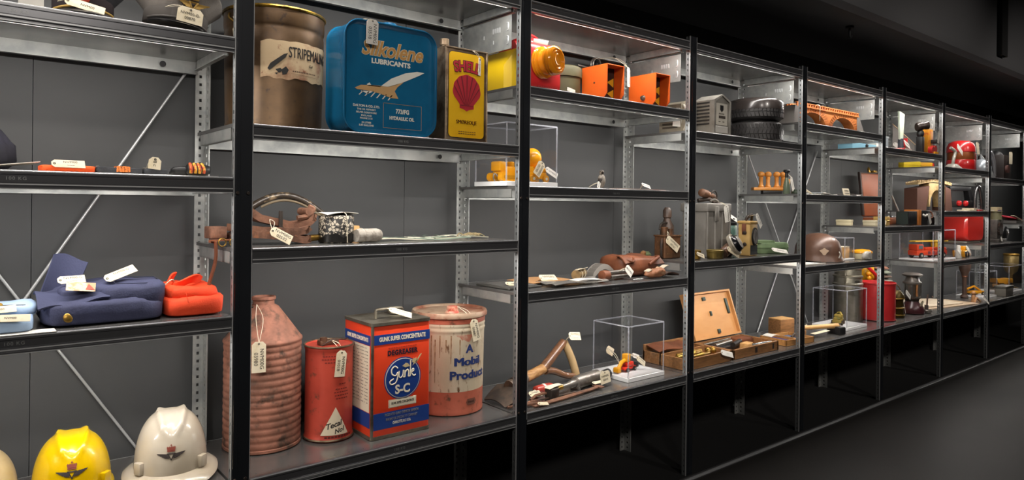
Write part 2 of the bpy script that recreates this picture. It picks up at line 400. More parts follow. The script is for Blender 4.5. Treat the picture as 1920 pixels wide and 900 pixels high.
PR = [(.010, 0), (.002, 0), (0, -.002), (0, -.009), (.003, -.011), (.003, -.027), (0, -.029), (0, -.034), (.003, -.036), (.0015, -.038), (.0015, -.043),
      (.016, -.043), (.016, -.0405), (.0035, -.0405), (.0045, -.036), (.0045, -.012), (.010, -.010)]
PROTO = {}
def shelf(k, z, label, mark=True):
    if 's' not in PROTO:
        t = thing('steel_shelf', label, 'shelf', (k, 0, z), 0, 'steel shelves of the row')
        g = G(); g.bb(.004, .996, .0105, .385, -.0105, -.0005); g.make('deck', GALVD, t)
        for x in (.07, .2, .35, .5, .65, .8, .93):
            pass
        g = G(); g.bar(PR, .0505, .9965); g.make('front_rail', RAIL, t, 25)
        g = G(); g.bb(.0505, .9965, -.0006, .001, -.0042, -.0018); g.bb(.0505, .9965, -.0006, .001, -.0335, -.0305); g.bb(.0505, .9965, .0008, .002, -.0432, -.0412); g.make('rail_highlight', LIP, t)  # bright bars stand in for streak highlights along the rail ridges
        g = G(); g.bar([(.385, -.0005), (.389, -.0005), (.389, -.050), (.372, -.050), (.372, -.047), (.384, -.047), (.385, -.0105)], .036, .9965)
        g.make('back_rail', GALV, t, 25)
        for sx in (0, 1):
            a, b = (.0045, .0075) if not sx else (.9925, .9955)
            g = G(); g.bb(a, b, .05, .352, -.044, -.011); g.bb(a, b + .01 if not sx else b, .05, .352, -.044, -.0415) if not sx else g.bb(a - .01, b, .05, .352, -.044, -.0415)
            g.make('side_rail', GALV, t)
        g = G()
        for x in [.03 + .047*i for i in range(21)]: g.cyl((x, .03, -.0006), (x, .03, .0002), .0016, n=6)
        g.make('rivets', DARKIRON, t)['kind'] = 'stuff'
        g = G(); g.cyl((.9, .372, -.03), (.9, .3705, -.03), .009, n=12); g.make('rail_hole', BLACK, t)
        text(t, '100 KG', .011, (.52, .0028, -.019), GALV, space=1.2, name='capacity_mark')
        g = G(); g.bb(.09, .96, .019, .030, -.0412, -.0392); g.make('light_strip_profile', WHITE, t)
        area('light_strip', (.525, .0245, -.0425), (0, .42, -1), .86, .010, LED, parent=t)
        PROTO['s'] = t
    else:
        t = copy_tree(PROTO['s']); t.location = (k, 0, z); t['label'] = label
    return t
SH = [(-1, 1.978, 'top steel shelf of the near left bay'), (-1, 1.672, 'steel shelf under the two uniform caps'), (-1, 1.293, 'steel shelf under the white sheet and orange armband'),
      (-1, .918, 'steel shelf under the folded navy and orange jackets'), (-1, .464, 'bottom steel shelf under the yellow and white helmets'),
      (0, 1.978, 'top steel shelf above the big blue oil tin'), (0, 1.442, 'steel shelf under the brass bucket and the blue oil tin'), (0, 1.099, 'steel shelf under the rusty clamps and the speckled core'), (0, .464, 'bottom steel shelf under the four rusty red and white oil drums'),
      (1, 1.978, 'top steel shelf above the amber beacon lamp'), (1, 1.663, 'steel shelf under the amber beacon and orange lamp hoods'), (1, 1.295, 'steel shelf under the clear case with yellow bulldozers'), (1, .905, 'steel shelf under the brown leather bag'), (1, .464, 'bottom steel shelf under the old spade and clear digger case'),
      (2, 1.978, 'top steel shelf above the black tyres'), (2, 1.573, 'steel shelf under the grey heater and the black tyres'), (2, .974, 'steel shelf under the grey ammunition box and cream meter'), (2, .464, 'bottom steel shelf under the open wooden case'),
      (3, 1.978, 'top steel shelf above the orange arch bridge'), (3, 1.696, 'steel shelf under the orange wooden arch bridge'), (3, 1.302, 'steel shelf under the wooden skittles'), (3, .901, 'steel shelf under the brown helmet'), (3, .464, 'bottom steel shelf under the clear case with the ochre model car'),
      (4, 1.978, 'top steel shelf above the pale green scraper'), (4, 1.622, 'steel shelf under the pale green scraper and black camera'), (4, 1.109, 'steel shelf under the open brown suitcase'), (4, .464, 'bottom steel shelf under the red cylinder and dark lantern'),
      (5, 1.978, 'top steel shelf above the red cylinder lamp'), (5, 1.540, 'steel shelf under the two yellow blocks and red lamp'), (5, 1.212, 'steel shelf under the cream arch bridge'), (5, .838, 'steel shelf under the clear case with the fire engine'), (5, .464, 'bottom steel shelf under the pale board'),
      (6, 1.978, 'top steel shelf above the chrome iron'), (6, 1.494, 'steel shelf under the chrome iron'), (6, .936, 'steel shelf under the red enamel case and grey mechanism'), (6, .464, 'bottom steel shelf under the yellow dump truck'),
      (7, 1.10, 'steel shelf under the red papers at the far right'), (7, .464, 'bottom steel shelf at the far right end'), (7, 1.978, 'top steel shelf at the far right end')]
for k, z, l in SH:
    o = shelf(k, z, l)
    if z < .5:                                          # no light strip under the bottom shelves
        for ch in list(o.children):
            if ch.name.startswith('light_strip'): bpy.data.objects.remove(ch)

# top side plates, with pressed marks, one on each frame
SP = None
SPL = ['pressed steel side plate above the white-tagged grey cap', 'pressed steel side plate right of the yellow oil tin', 'pressed steel side plate right of the right orange lamp hood', 'pressed steel side plate right of the black tyres',
       'pressed steel side plate right of the orange arch bridge', 'pressed steel side plate right of the yellow and red toy', 'pressed steel side plate right of the red cylinder lamp', 'pressed steel side plate at the far right end']
for k in range(0, 8):
    if SP is None:
        SP = thing('side_plate', SPL[0], 'plate', (k - .001, 0, 0), 0, 'pressed side plates at the top of the frames')
        g = G(); g.bb(-.0035, -.001, .05, .352, 1.80, 1.925); g.bb(-.006, -.001, .05, .352, 1.800, 1.806); g.make('plate', GALV, SP)
        for z in (1.835, 1.885):
            g = G(); g.tube([(-.004, .075, z - .014), (-.004, .067, z - .012), (-.004, .067, z + .012), (-.004, .075, z + .014)], .0022, 6, smooth=3); g.make('pressed_loop', LIP, SP)
        for i in range(4):
            g = G(); g.bb(-.0045, -.0035, .115 + .013*i, .124 + .013*i, 1.870, 1.890, .0005); g.make('pressed_mark', LIP, SP)
        g = G(); g.bb(-.0045, -.0035, .155, .159, 1.832, 1.846); g.bb(-.0045, -.0035, .215, .219, 1.86, 1.874); g.make('pressed_dimple', LIP, SP)
    else:
        c = copy_tree(SP); c.location = (k - .001, 0, 0); c['label'] = SPL[k]
# glass fronts
GL = ['glass pane in front of the helmets and folded jackets', 'glass pane in front of the large oil tins and drums', 'glass pane in front of the spade and bulldozer case', 'glass pane in front of the tyres and open wooden case',
      'glass pane in front of the arch bridge and brown helmet', 'glass pane in front of the suitcase and dark lantern', 'glass pane in front of the fire engine and yellow loader', 'glass pane in front of the chrome iron and dump truck']
for i in range(8):
    k = i - 1; g = G(); g.bb(k + .004, k + 1.0, -.0125, -.0085, .475, 1.972)
    solo(g, 'glass_pane', GLASS, GL[i], 'glass', group='glass fronts of the shelf row')
# diagonal braces behind bays A and E
def rod(a, b, label):
    t = thing('brace_rod', label, 'brace', (0, 0, 0), 0, 'diagonal brace rods')
    g = G(); g.cyl(a, b, .004, n=10); g.make('rod', LIP, t)
    for p, q in ((a, b), (b, a)):
        d = (Vector(q) - Vector(p)).normalized(); g = G(); g.cyl(Vector(p) - d*.012, Vector(p) + d*.03, .006, n=8); g.make('end_fitting', GALV, t)
rod((.0, .418, 1.67), (-.98, .418, .04), 'thin steel rod rising to the right behind the navy jacket')
rod((-.98, .430, 1.80), (.02, .430, .20), 'thin steel rod falling to the right behind the yellow and white helmets')
rod((3.04, .418, 1.70), (3.96, .418, .33), 'thin steel rod falling to the right behind the wooden skittles')
rod((4.0, .430, 1.60), (3.04, .430, .05), 'thin steel rod rising to the right behind the small wooden block')
# ------------------------------------------------------------------ bay with helmets, jackets and caps
zA1, zA2, zA3, zA4 = 1.672, 1.293, .918, .464
def emblem(fn, parent, s, m1, m2):
    """winged triangle under a crown"""
    tri = [[(-.30*s, .16*s), (.30*s, .16*s), (.24*s, .08*s), (-.24*s, .08*s)], [(-.30*s, .16*s), (-.2*s, .16*s), (.04*s, -.34*s), (0, -.40*s)], [(.30*s, .16*s), (.2*s, .16*s), (-.04*s, -.34*s), (0, -.40*s)]]
    w = []
    for q in (-1, 1):
        for i in range(4):
            z = .10*s - i*.085*s; x = (1.0 - i*.16)*s
            w.append([(q*.16*s, z), (q*x, z + .06*s), (q*(x - .10*s), z - .035*s), (q*.12*s, z - .075*s)])
    decal(parent, 'winged_triangle', tri + w, fn, m1)
    cr = [[(-.26*s, .26*s), (.26*s, .26*s), (.28*s, .36*s), (-.28*s, .36*s)]]
    for q in (-1, -.5, 0, .5, 1): cr.append([(q*.2*s - .06*s, .37*s), (q*.2*s + .06*s, .37*s), (q*.24*s + .07*s, .58*s), (q*.24*s, .66*s), (q*.24*s - .07*s, .58*s)])
    cr.append([(-.025*s, .66*s), (.025*s, .66*s), (.025*s, .8*s), (-.025*s, .8*s)]); cr.append([(-.07*s, .71*s), (.07*s, .71*s), (.07*s, .75*s), (-.07*s, .75*s)])
    decal(parent, 'crown', cr, fn, m2)
def helmet(label, loc, rz, m, full, rx=.106, ry=.128, H=.150):
    t = thing('hard_hat', label, 'helmet', loc, rz, 'hard hats on the bottom shelf')
    zb = .028; g = G(); n, k = 72, 22; rings = []
    for j in range(k + 1):
        a = PI/2*j/k; ring = []
        for i in range(n):
            p = 2*PI*i/n; ca = max(math.cos(a), 1e-3)**.68; x = rx*ca*math.cos(p); y = ry*ca*math.sin(p); z = H*math.sin(a)**1.02
            zn = math.sin(a); w = .030*max(0, (zn - .62)/.38)**.6; b = 0
            if zn > .6:
                f = min(1, (zn - .6)/.2)
                b = f*(.0085*math.exp(-((abs(x) - w)/.0085)**2))
            d = Vector((x/rx**2, y/ry**2, z/H**2)).normalized() if j < k else Vector((0, 0, 1)); q = Vector((x, y, z + zb)) + d*b; ring.append(q)
        rings.append(ring)
    g.loft(rings, True, True); g.make('shell', m, t, 60)
    def R(p, e): return ((rx + e)*math.cos(p), (ry + e)*math.sin(p))
    def ext(p):
        s = math.sin(p)
        if full: return .028 + .012*max(0, -s)
        return .008 + .045*max(0, -s)**2.2
    def dz(p, u):
        s = math.sin(p); return zb - (u**1.4)*(.016 + .010*max(0, -s)) + .004*math.cos(2*p)*u
    g = G(); g.loft([[(*R(2*PI*i/n, ext(2*PI*i/n)*u - .004*(u == 0)), dz(2*PI*i/n, u) + dd) for i in range(n)] for u, dd in ((0, .005), (.5, .004), (.95, .003), (1, 0), (.95, -.003), (.5, -.003), (0, 0))], False, False); g.make('brim', m, t, 60)
    for q in (-1, 1):
        p = -PI/2 + q*.92; x, y = R(p, .004); g = G(); g.at((x, y, zb + .020), (0, 0, p + PI/2)); g.box((0, 0, 0), (.026, .014, .032), .003); g.make('accessory_slot', m, t)
    def fn(u, v, o):
        z = .056 + v; zz = min(.999, max(0, z - .0)/H); a = math.asin(zz); ca = math.cos(a)**.68; p = -PI/2 + u/(rx*.98)/max(.6, ca)
        return ((rx*ca + .0012 + o)*math.cos(p), (ry*ca + .0012 + o)*math.sin(p), H*zz + zb)
    emblem(fn, t, .034, flat('#2c2320', .6), flat('#7c3626', .6))
    return t
HW = mat('helmet_offwhite', '#bdb3a3', .25, c2='#b0a490', ns=4, coat=.5)
HY = mat('helmet_yellow', '#d9b200', .25, c2='#c9a200', ns=5, coat=.5)
HB = mat('helmet_beige', '#b9a682', .3, c2='#a8946a', ns=5, coat=.4)
helmet('off-white hard hat with full brim and dark winged emblem, right of the yellow one', (-.113, .165, zA4 + .004), -.22, HW, True, .092, .108, .150)
helmet('bright yellow hard hat with a dark winged emblem, under the navy jacket', (-.345, .18, zA4 + .004), -.12, HY, False, .088, .108, .130)
helmet('beige hard hat cut off by the left edge of the photo', (-.545, .20, zA4 + .004), -.15, HB, False, .088, .108, .118)

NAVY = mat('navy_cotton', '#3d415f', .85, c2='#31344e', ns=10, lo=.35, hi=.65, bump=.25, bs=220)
NAVYD = mat('navy_cotton_plain', '#363a56', .85, bump=.25, bs=220)  # single navy tone for collar and lapel
ORJ = mat('orange_cotton', '#e8481c', .8, c2='#d83f17', ns=9, lo=.35, hi=.65, bump=.2, bs=200)
LBLUE = mat('light_blue_cotton', '#a9c0dc', .8, c2='#95aece', ns=7, lo=.35, hi=.7, bump=.15, bs=200)
def patch(parent, name, pts, th, m, bend=None, label=None):
    g = G(); g.loft([[Vector(p) for p in pts], [Vector(p) - Vector((0, 0, th)) for p in pts]]); return g.make(name, m, parent, 40, label)
j = thing('folded_jacket', 'folded navy blue work jacket with standing collar, brass button and paper tags', 'jacket', (-.288, .155, zA3), .0)
g = G(); g.blob((0, 0, .030), (.270, .23, .06), .32, 22, .008, 13, 1.3); g.make('folded_body', NAVY, j, 70)
g = G(); g.blob((.02, .02, .066), (.25, .19, .055), .38, 22, .012, 11, 5.1, False, (1, 2, 1)); g.make('upper_fold', NAVY, j, 70)
g = G(); g.blob((.062, -.02, .058), (.15, .17, .075), .42, 20, .010, 12, 9.3, False); g.make('sleeve', NAVY, j, 70)
def col(u, v): return (-.128 + .075*u + .030*v, .030 + .02*math.sin(2.6*u) + .012*v*v, .070 + .098*v - .018*u*v + .006*math.sin(5*u)*v)
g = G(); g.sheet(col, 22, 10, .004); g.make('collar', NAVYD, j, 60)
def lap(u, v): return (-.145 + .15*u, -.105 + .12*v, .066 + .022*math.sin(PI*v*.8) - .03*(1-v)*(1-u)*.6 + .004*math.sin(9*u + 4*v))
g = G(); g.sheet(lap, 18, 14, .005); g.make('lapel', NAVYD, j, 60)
g = G(); g.turned((-.085, -.113, .024), (-.083, -.121, .026), [(0, .011), (.003, .0115), (.005, .009), (.006, .004)]); b = g.make('button', BRASS, j)
g = G(); g.tube([(.02, -.075, .099), (.02, -.02, .106), (.11, -.012, .103), (.122, -.03, .102), (.118, -.075, .094), (.02, -.082, .097)], .0012, 5, smooth=4); g.make('pocket_seam', flat('#22253a', .9), j)
for p, r, ww, hh in (((-.10, -.040, .108), (-.8, -1.6, .05), .024, .06), ((.0, -.058, .106), (-.75, -2.0, .05), .024, .082)):
    tag(j, p, r, ww, hh, ('NVM00-G', '~~~'), None, True)
g = G(); g.at((-.055, -.082, .094), (-.9, .1, -.1)); g.box((0, 0, 0), (.062, .0012, .030)); pt = g.make('printed_ticket', mat('printed_ticket', '#a98d6a', .7, c2='#d0bb98', ns=60, lo=.48, hi=.54), j)
g = G(); g.at((-.045, -.0835, .094), (-.9, .1, -.1)); g.prism([(.0, -.010), (.02, -.011), (.006, .010)], -.0005, .0005); g.make('red_print', flat('#b8402c'), j)

j = thing('folded_jacket', 'folded bright orange jacket right of the navy jacket', 'jacket', (-.079, .155, zA3), .0); j.scale = (.80, 1, 1)
g = G(); g.blob((0, 0, .026), (.185, .23, .052), .33, 20, .006, 14, 3.3); g.make('folded_body', ORJ, j, 70)
g = G(); g.blob((.0, -.01, .058), (.16, .17, .04), .4, 20, .009, 14, 7.3, False); g.make('upper_fold', ORJ, j, 70)
def col2(u, v): a = PI*1.25*u; return (-.012 + .055*math.cos(a + .4) + .01*v, .01 - .045*math.sin(a) - .01*v, .074 + .022*v + .010*math.sin(a*2))
g = G(); g.sheet(col2, 22, 8, .005); g.make('collar', ORJ, j, 60)
g = G(); g.tube([(-.085, -.03, .075), (-.06, -.04, .095), (-.045, -.02, .082)], .002, 6, smooth=4); g.make('cord_loop', TAGM, j)
g = G(); g.tube([(-.03, -.113, .04), (-.032, -.10, .06), (-.03, -.04, .079)], .0010, 5, smooth=4); g.make('seam', flat('#b5360f', .9), j)
j = thing('folded_shirt', 'folded light blue shirt with black cord at the left edge, left of the navy jacket', 'shirt', (-.504, .13, zA3), 0)
g = G(); g.blob((-.02, 0, .020), (.17, .22, .04), .3, 20, .005, 13, 2.2); g.make('folded_body', LBLUE, j, 70)
g = G(); g.blob((.0, .01, .044), (.14, .17, .03), .4, 20, .008, 14, 4.2, False); g.make('upper_fold', LBLUE, j, 70)
def col3(u, v): return (-.095 + .07*u, .04 - .02*math.sin(3*u), .05 + .048*v*(1 - .7*u))
g = G(); g.sheet(col3, 14, 6, .003); g.make('collar', LBLUE, j, 60)
g = G(); g.tube([(-.09, -.075, .058), (-.04, -.06, .063), (.0, -.055, .060), (.05, -.04, .055)], .0025, 6, smooth=5); g.make('black_cord', BLACK, j)
tag(j, (-.05, -.085, .054), (-.8, -1.6, 0), .020, .08, ('NVM00',)); tag(j, (-.03, -.108, .040), (-.6, -1.5, 0), .018, .085, ('NVM00',))
g = G(); g.turned((.0, -.06, .062), (0, -.064, .068), [(0, .006), (.003, .005)]); g.make('brass_pin', BRASS, j)
g = G(); g.bb(-.075, .075, -.03, .02, 0, .0012); solo(g, 'paper_slip', TAGW, 'thin white paper slip under the front edge of the light blue shirt', 'paper', (-.475, .03, zA3 + .0003), .0)

# shelf with the orange armband
g = G(); g.bb(-.29, .24, -.06, .06, 0, .0015); solo(g, 'paper_sheet', TAGW, 'long white paper sheet lying under the orange armband and dark epaulettes', 'paper', (-.27, .10, zA2 + .0003), 0)
g = G(); g.sheet(lambda u, v: (-.075 + .15*u, -.05 + .1*v, .012 + .020*u*(1 - v*.2) - .008), 10, 6, .0015); solo(g, 'paper_sheet', TAGW, 'curled white paper sheet at the left, next to the navy cloth heap', 'paper', (-.505, .16, zA2 + .003), .1)
g = G(); g.blob((0, 0, .05), (.14, .16, .10), .6, 18, .02, 11, 3.7); solo(g, 'cloth_heap', mat('dark_navy_wool', '#23222f', .9, c2='#1a1922', ns=9, bump=.3, bs=150), 'dark navy cloth heap at the left edge above the white sheet', 'cloth', (-.540, .305, zA2), .1, None, 70)
t = thing('orange_armband', 'flat bright orange cloth armband with a paper tag on the white sheet', 'armband', (-.372, .105, zA2 + .002), .04)
g = G(); g.blob((0, 0, .008), (.115, .07, .016), .3, 14, .003, 16, 2.7); g.make('cloth', mat('orange_cloth', '#ee5a1c', .8, bump=.2, bs=200), t, 60)
tag(t, (-.036, -.030, .0195), (-.7, -1.57, 0), .024, .07, ('NVM00', '~~~'))
CH = mat('charcoal_wool', '#3b3d42', .9, bump=.3, bs=220)
def epaulette(x, y, l, rz, label, orange=True, side=1):
    t = thing('epaulette', label, 'epaulette', (x, y, zA2 + .002), rz, 'dark epaulettes on the white sheet')
    g = G(); g.blob((0, 0, .008), (l, .045, .016), .3, 12, .002, 20, x*9); g.make('strap', CH, t, 60)
    if orange:
        g = G()
        for i in range(5): g.tube([(side*l*.3 + i*.0065*side, -.0215, .004), (side*l*.3 + i*.0065*side, -.019, .016), (side*l*.3 + i*.0065*side, .015, .0175)], .0030 + .0008*(i % 2), 6)
        g.make('orange_braid', mat('orange_braid', '#d8762a', .7, c2='#5b2a1c', ns=110, lo=.5, hi=.6), t)
    g = G(); g.turned((-side*l*.42, -.006, .014), (-side*l*.42, -.007, .020), [(0, .006), (.003, .006), (.005, .003)]); g.make('button', STEEL, t)
    return t
epaulette(-.283, .10, .060, .0, 'dark grey epaulette with orange braid, right beside the orange armband')
epaulette(-.229, .10, .044, .0, 'plain dark grey epaulette, second to the right of the orange armband', False)
t = epaulette(-.174, .105, .060, .0, 'long dark grey strap with a square white tag standing on it', False)
tag(t, (-.004, -.026, .046), (-.12, .12, .02), .03, .032, ('68', '71'), (-.02, 0, .018), False)
t = thing('badge_knot', 'black knotted cloth badge with gold braid at the right end of the white sheet', 'badge', (-.066, .105, zA2 + .002), 0)
g = G(); g.blob((0, 0, .017), (.062, .05, .034), .75, 16, .006, 40, 2.2); g.make('knot', BLACK, t, 60)
g = G()
for i in range(4): g.tube([(-.024 + .011*i, -.024, .008), (-.024 + .011*i, -.026, .02), (-.024 + .010*i, -.012, .034)], .0042, 7, smooth=3)
g.make('gold_braid', mat('gold_braid', '#d9a232', .5, .2, c2='#b8431f', ns=70, lo=.48, hi=.55), t)
g = G(); g.blob((-.036, .03, .012), (.06, .05, .024), .7, 14, .006, 30, 5.2); g.make('cloth_tail', BLACK, t, 60)

# caps on the upper shelf
def cap(label, loc, rz, m, band, gold, w, wreath=None):
    t = thing('uniform_cap', label, 'cap', loc, rz, 'uniform caps on the upper shelf')
    g = G(); n = 56
    def ring(r, z, lift): return [(r*math.cos(2*PI*i/n), 1.08*r*math.sin(2*PI*i/n), z + lift*max(0, -math.sin(2*PI*i/n))) for i in range(n)]
    g.loft([ring(w*.70, .022, 0), ring(w*.71, .052, .012), ring(w*1.0, .085, .03), ring(w*.985, .095, .034), ring(w*.6, .102, .03), ring(.004, .104, .028)]); g.make('crown', m, t, 50)
    g = G(); g.loft([ring(w*.705, .018, 0), ring(w*.725, .020, 0), ring(w*.725, .052, .008), ring(w*.705, .053, .008)]); g.make('band', band, t, 50)
    g = G()
    def vis(u, v): a = -PI/2 + (u - .5)*2.0; e = .045*v*math.cos((u - .5)*2.6); return ((w*.70 + e)*math.cos(a), (w*1.08*.70 + e*1.25)*math.sin(a), .022 - .020*v*math.cos((u - .5)*1.6))
    g.sheet(vis, 24, 8, .003); g.make('visor', BLACK if not wreath else mat('glossy_peak', '#121214', .2), t, 60)
    g = G(); g.tube([(w*.735*math.cos(-PI/2 + a), w*1.08*.735*math.sin(-PI/2 + a), .026 + .004*math.cos(a*2)) for a in [-1.15 + 2.3*i/16 for i in range(17)]], .0035, 8); g.make('chin_cord', gold, t)
    return t
GOLD = mat('gold_thread', '#c9a45a', .45, .4)
t = cap('black uniform cap with gold cord and a small red badge, at the upper left', (-.335, .15, zA1 + .004), -.1, mat('black_wool', '#191a20', .9), mat('black_band', '#2a2024', .8), GOLD, .094)
g = G(); g.turned((0, -.076, .050), (0, -.083, .051), [(0, .013), (.003, .0125), (.006, .007)]); g.make('red_badge', flat('#b23a22', .5), t)
tag(t, (-.04, -.092, .036), (-.4, -1.35, .1), .024, .085, ('NVM00',), (-.055, -.08, .032))
t = cap('grey uniform cap with gold crowned eagle badge and large paper tag', (-.118, .165, zA1 + .014), -.02, mat('grey_wool', '#6b655f', .9, c2='#625c57', ns=20, bump=.25, bs=250), mat('grey_band', '#55504c', .9), mat('grey_cord', '#4b4744', .7), .112, True)
t.rotation_euler = (0, .13, -.02)
emblem(lambda u, v, o: (u + .018, -.0975 - o*4 - .62*max(0, v), .072 + v), t, .042, GOLD, GOLD)
tag(t, (.012, -.112, .058), (-.06, 0, .0), .064, .042, ('NVM00-G-', '00870'), (-.045, -.085, .05), False)
g = G(); g.box((0, 0, .022), (.05, .002, .044)); t = solo(g, 'card_slip', TAGW, 'white card slip at the top left, left of the black cap', 'card', (-.452, .05, zA1), .1)
# ------------------------------------------------------------------ bay with the large oil tins
zB2, zB3, zB4 = 1.442, 1.099, .464
# brass bucket
t = thing('metal_bucket', 'large brownish brass bucket with a worn paper paint label', 'bucket', (.192, .238, zB2 + .001), 0)
BK = mat('tarnished_brass', '#614a31', .42, .5, c2='#493623', ns=7, lo=.38, hi=.62, c3='#3c2f26', ns3=38, lo3=.6, hi3=.68, bump=.12, bs=40)
R = .150
g = G(); g.lathe([(R*.93, 0), (R*.965, .004), (R*.965, .02), (R*.955, .024), (R*.985, .25), (R*.99, .295), (R*.972, .302), (R*.985, .31), (R*1.0, .318), (R*1.0, .36), (R*.965, .36), (R*.93, .015), (.001, .012)], 64); g.make('body', BK, t, 50)
g = G(); g.tube([(R*1.0*math.cos(2*PI*i/48), R*1.0*math.sin(2*PI*i/48), .361) for i in range(48)], .0055, 8, closed=True); g.make('rim', mat('worn_brass_rim', '#a07c2c', .35, .8, c2='#4d3a1c', ns=20), t)
g = G(); g.tube([(-.148, -.03, .345), (-.152, -.04, .33), (-.140, -.055, .315)], .003, 6, smooth=3); g.make('handle_lug', BRASS, t)
def lab(u, v): return lambda: 0
RL = R*.972
g = G(); N = 28; pts = []
for i in range(N + 1):
    a = -.62 + 1.72*i/N; rag = .003*math.sin(9*a) + .002*math.sin(23*a)
    pts.append((a, .150 + rag, .262 + .4*rag - .012*max(0, -a - .45)*3))
RLz = lambda z: R*(.955 + .03*(z - .024)/.226) + .0006
Aq = [[g.v((r*math.sin(a), -r*math.cos(a), z)) for z in [za + (zb - za)*q/4 for q in range(5)] for r in (RLz(z),)] for a, za, zb in pts]
Bq = [[g.v((r*math.sin(a), -r*math.cos(a), z)) for z in [za + (zb - za)*q/4 for q in range(5)] for r in (RLz(z) + .0006,)] for a, za, zb in pts]
for L1, fl in ((Aq, 0), (Bq, 1)):
    for i in range(N):
        for q in range(4): g.f((L1[i][q], L1[i+1][q], L1[i+1][q+1], L1[i][q+1]))
for i in range(N): g.f((Aq[i][0], Bq[i][0], Bq[i+1][0], Aq[i+1][0])); g.f((Aq[i][4], Bq[i][4], Bq[i+1][4], Aq[i+1][4]))
for e in (0, N):
    for q in range(4): g.f((Aq[e][q], Bq[e][q], Bq[e][q+1], Aq[e][q+1]))
lb = g.make('paper_label', mat('stained_label', '#c9b08c', .8, c2='#a2755a', ns=11, lo=.46, hi=.62, c3='#8c5c44', ns3=26, lo3=.62, hi3=.66), t, 60)
rw = R*.9817 + .0016
text(t, 'STRIPEMALING', .046, (.068, 0, .228), INK, bold=.0007, wrap=rw, sx=.53)
text(t, 'Gal', .011, (.062, 0, .196), INK, wrap=rw, shear=.2); 
decal(t, 'spray_pen', [[(-.072, .176), (-.066, .172), (-.022, .212), (-.014, .226), (-.026, .222), (-.064, .192)], [(-.05, .175), (-.04, .165), (-.028, .172), (-.036, .180)], [(-.03, .160), (-.018, .164), (-.012, .176), (-.02, .186), (-.032, .176)], [(-.052, .164), (-.046, .160), (-.042, .166)]], wrapfn(rw), INK)
decal(t, 'fine_print', [[(.0 + .006*i, .172 - .0), (.0042 + .006*i, .172), (.0042 + .006*i, .1755), (.0 + .006*i, .1755)] for i in range(14)] + [[(-.005, .166), (.09, .164), (.09, .1646), (-.005, .1666)]], wrapfn(rw), flat('#5a4434', .8))
tag(t, (-.133, -.068, .305), (0, -.12, -.85), .040, .085, ('NVM00G', '03414'), (-.143, -.048, .332))

# blue oil tin
SB = mat('blue_enamel', '#12658f', .25, c2='#0f5a82', ns=5, coat=.35)
t = thing('oil_tin', 'large blue square lubricant tin with rounded corners and an aircraft picture', 'tin', (.492, .088, zB2 + .001), .0)
w, h, d = .335, .352, .130
def rr(sx, y, r, cz=h/2): return [(x*1.0, y, z + cz) for x, z in rrect(w*sx, h*sx, r*sx, 8)]
def rin(i, y, r): return [(x, y, z + h/2) for x, z in rrect(w - 2*i, h - 2*i, max(.004, r - i), 8)]
g = G(); g.loft([rin(.02, d/2 - .008, .058), rin(.006, d/2 - .006, .058), rin(0, d/2, .058), rin(.004, d/2 - .005, .056), rin(.006, d/2 - .012, .054), rin(.006, -d/2 + .012, .054), rin(.003, -d/2 + .006, .056), rin(0, -d/2 + .003, .058), rin(.0015, -d/2, .058), rin(.005, -d/2, .055), rin(.008, -d/2 + .006, .05), rin(.016, -d/2 + .014, .045), rin(.026, -d/2 + .015, .04)]); g.make('body', SB, t, 35)
g = G(); g.turned((.01, -.02, h - .004), (.01, -.02, h + .02), [(0, .026), (.012, .026), (.013, .022), (.016, .022)]); g.make('filler_cap', SB, t)
yp = -d/2 + .0142; WH = flat('#e8e6da', .5); TAN = flat('#caa06a', .5)
U = lambda zx: (zx - 1125)*.000595
V = lambda zx, zy: h/2 - (zy - (490 + .1*(zx - 1125)))*.000600
def P(*q): return [(U(a), V(a, b)) for a, b in q]
text(t, 'Silkolene', .066, (U(1136), yp + .0002, V(1136, 336)), flat('#e6d6b0', .5), bold=.0030, shear=.28, sx=.92)
text(t, 'Silkolene', .066, (U(1136), yp - .0006, V(1136, 336)), flat('#c08e4c', .5), bold=.0014, shear=.28, sx=.92)
text(t, 'LUBRICANTS', .0215, (U(1128), yp, V(1128, 400)), WH, bold=.0009, sx=1.12)
pf = plane_y(yp)
decal(t, 'white_wing', [P((1066, 522), (1130, 480), (1215, 450), (1290, 440), (1336, 446), (1300, 462), (1205, 498), (1150, 516), (1120, 524)), P((985, 512), (1000, 503), (1010, 516), (1066, 522), (1066, 526), (990, 520)), P((950, 545), (1030, 548), (990, 562))], pf, WH)
decal(t, 'tan_fuselage', [P((916, 530), (950, 516), (1020, 516), (1110, 524), (1170, 508), (1204, 500), (1168, 525), (1150, 548), (1174, 588), (1130, 584), (1060, 560), (1000, 546), (930, 538))], pf, TAN)
decal(t, 'speed_streaks', [P((960 + 34*i, 545 + 5*i), (968 + 34*i, 545 + 5*i), (945 + 34*i, 566 + 6*i), (938 + 34*i, 566 + 6*i)) for i in range(6)], pf, WH)
for i, (s, z, b) in enumerate((('DALTON & CO. LTD.', 626, .0003), ('THE OIL REFINERY', 644, .0001), ('BELPER DERBYSHIRE', 660, .0001), ('ENGLAND', 676, .0001), ('PHONE 2131', 690, .0001), ('25 LITRES', 712, .0002), ('5.50 GALLONS', 726, .0002))):
    text(t, s, .0098 if i == 0 else .0078, (U(985), yp, V(985, z)), WH, bold=b)
x0, x1, y0, y1 = U(1083), U(1320), V(1200, 620), V(1200, 752)
decal(t, 'white_frame', [[(x0, y0), (x1, y0), (x1, y0 - .0008), (x0, y0 - .0008)], [(x0, y1), (x1, y1), (x1, y1 + .0008), (x0, y1 + .0008)], [(x0, y0), (x0 + .0008, y0), (x0 + .0008, y1), (x0, y1)], [(x1, y0), (x1 - .0008, y0), (x1 - .0008, y1), (x1, y1)]], pf, TAN)
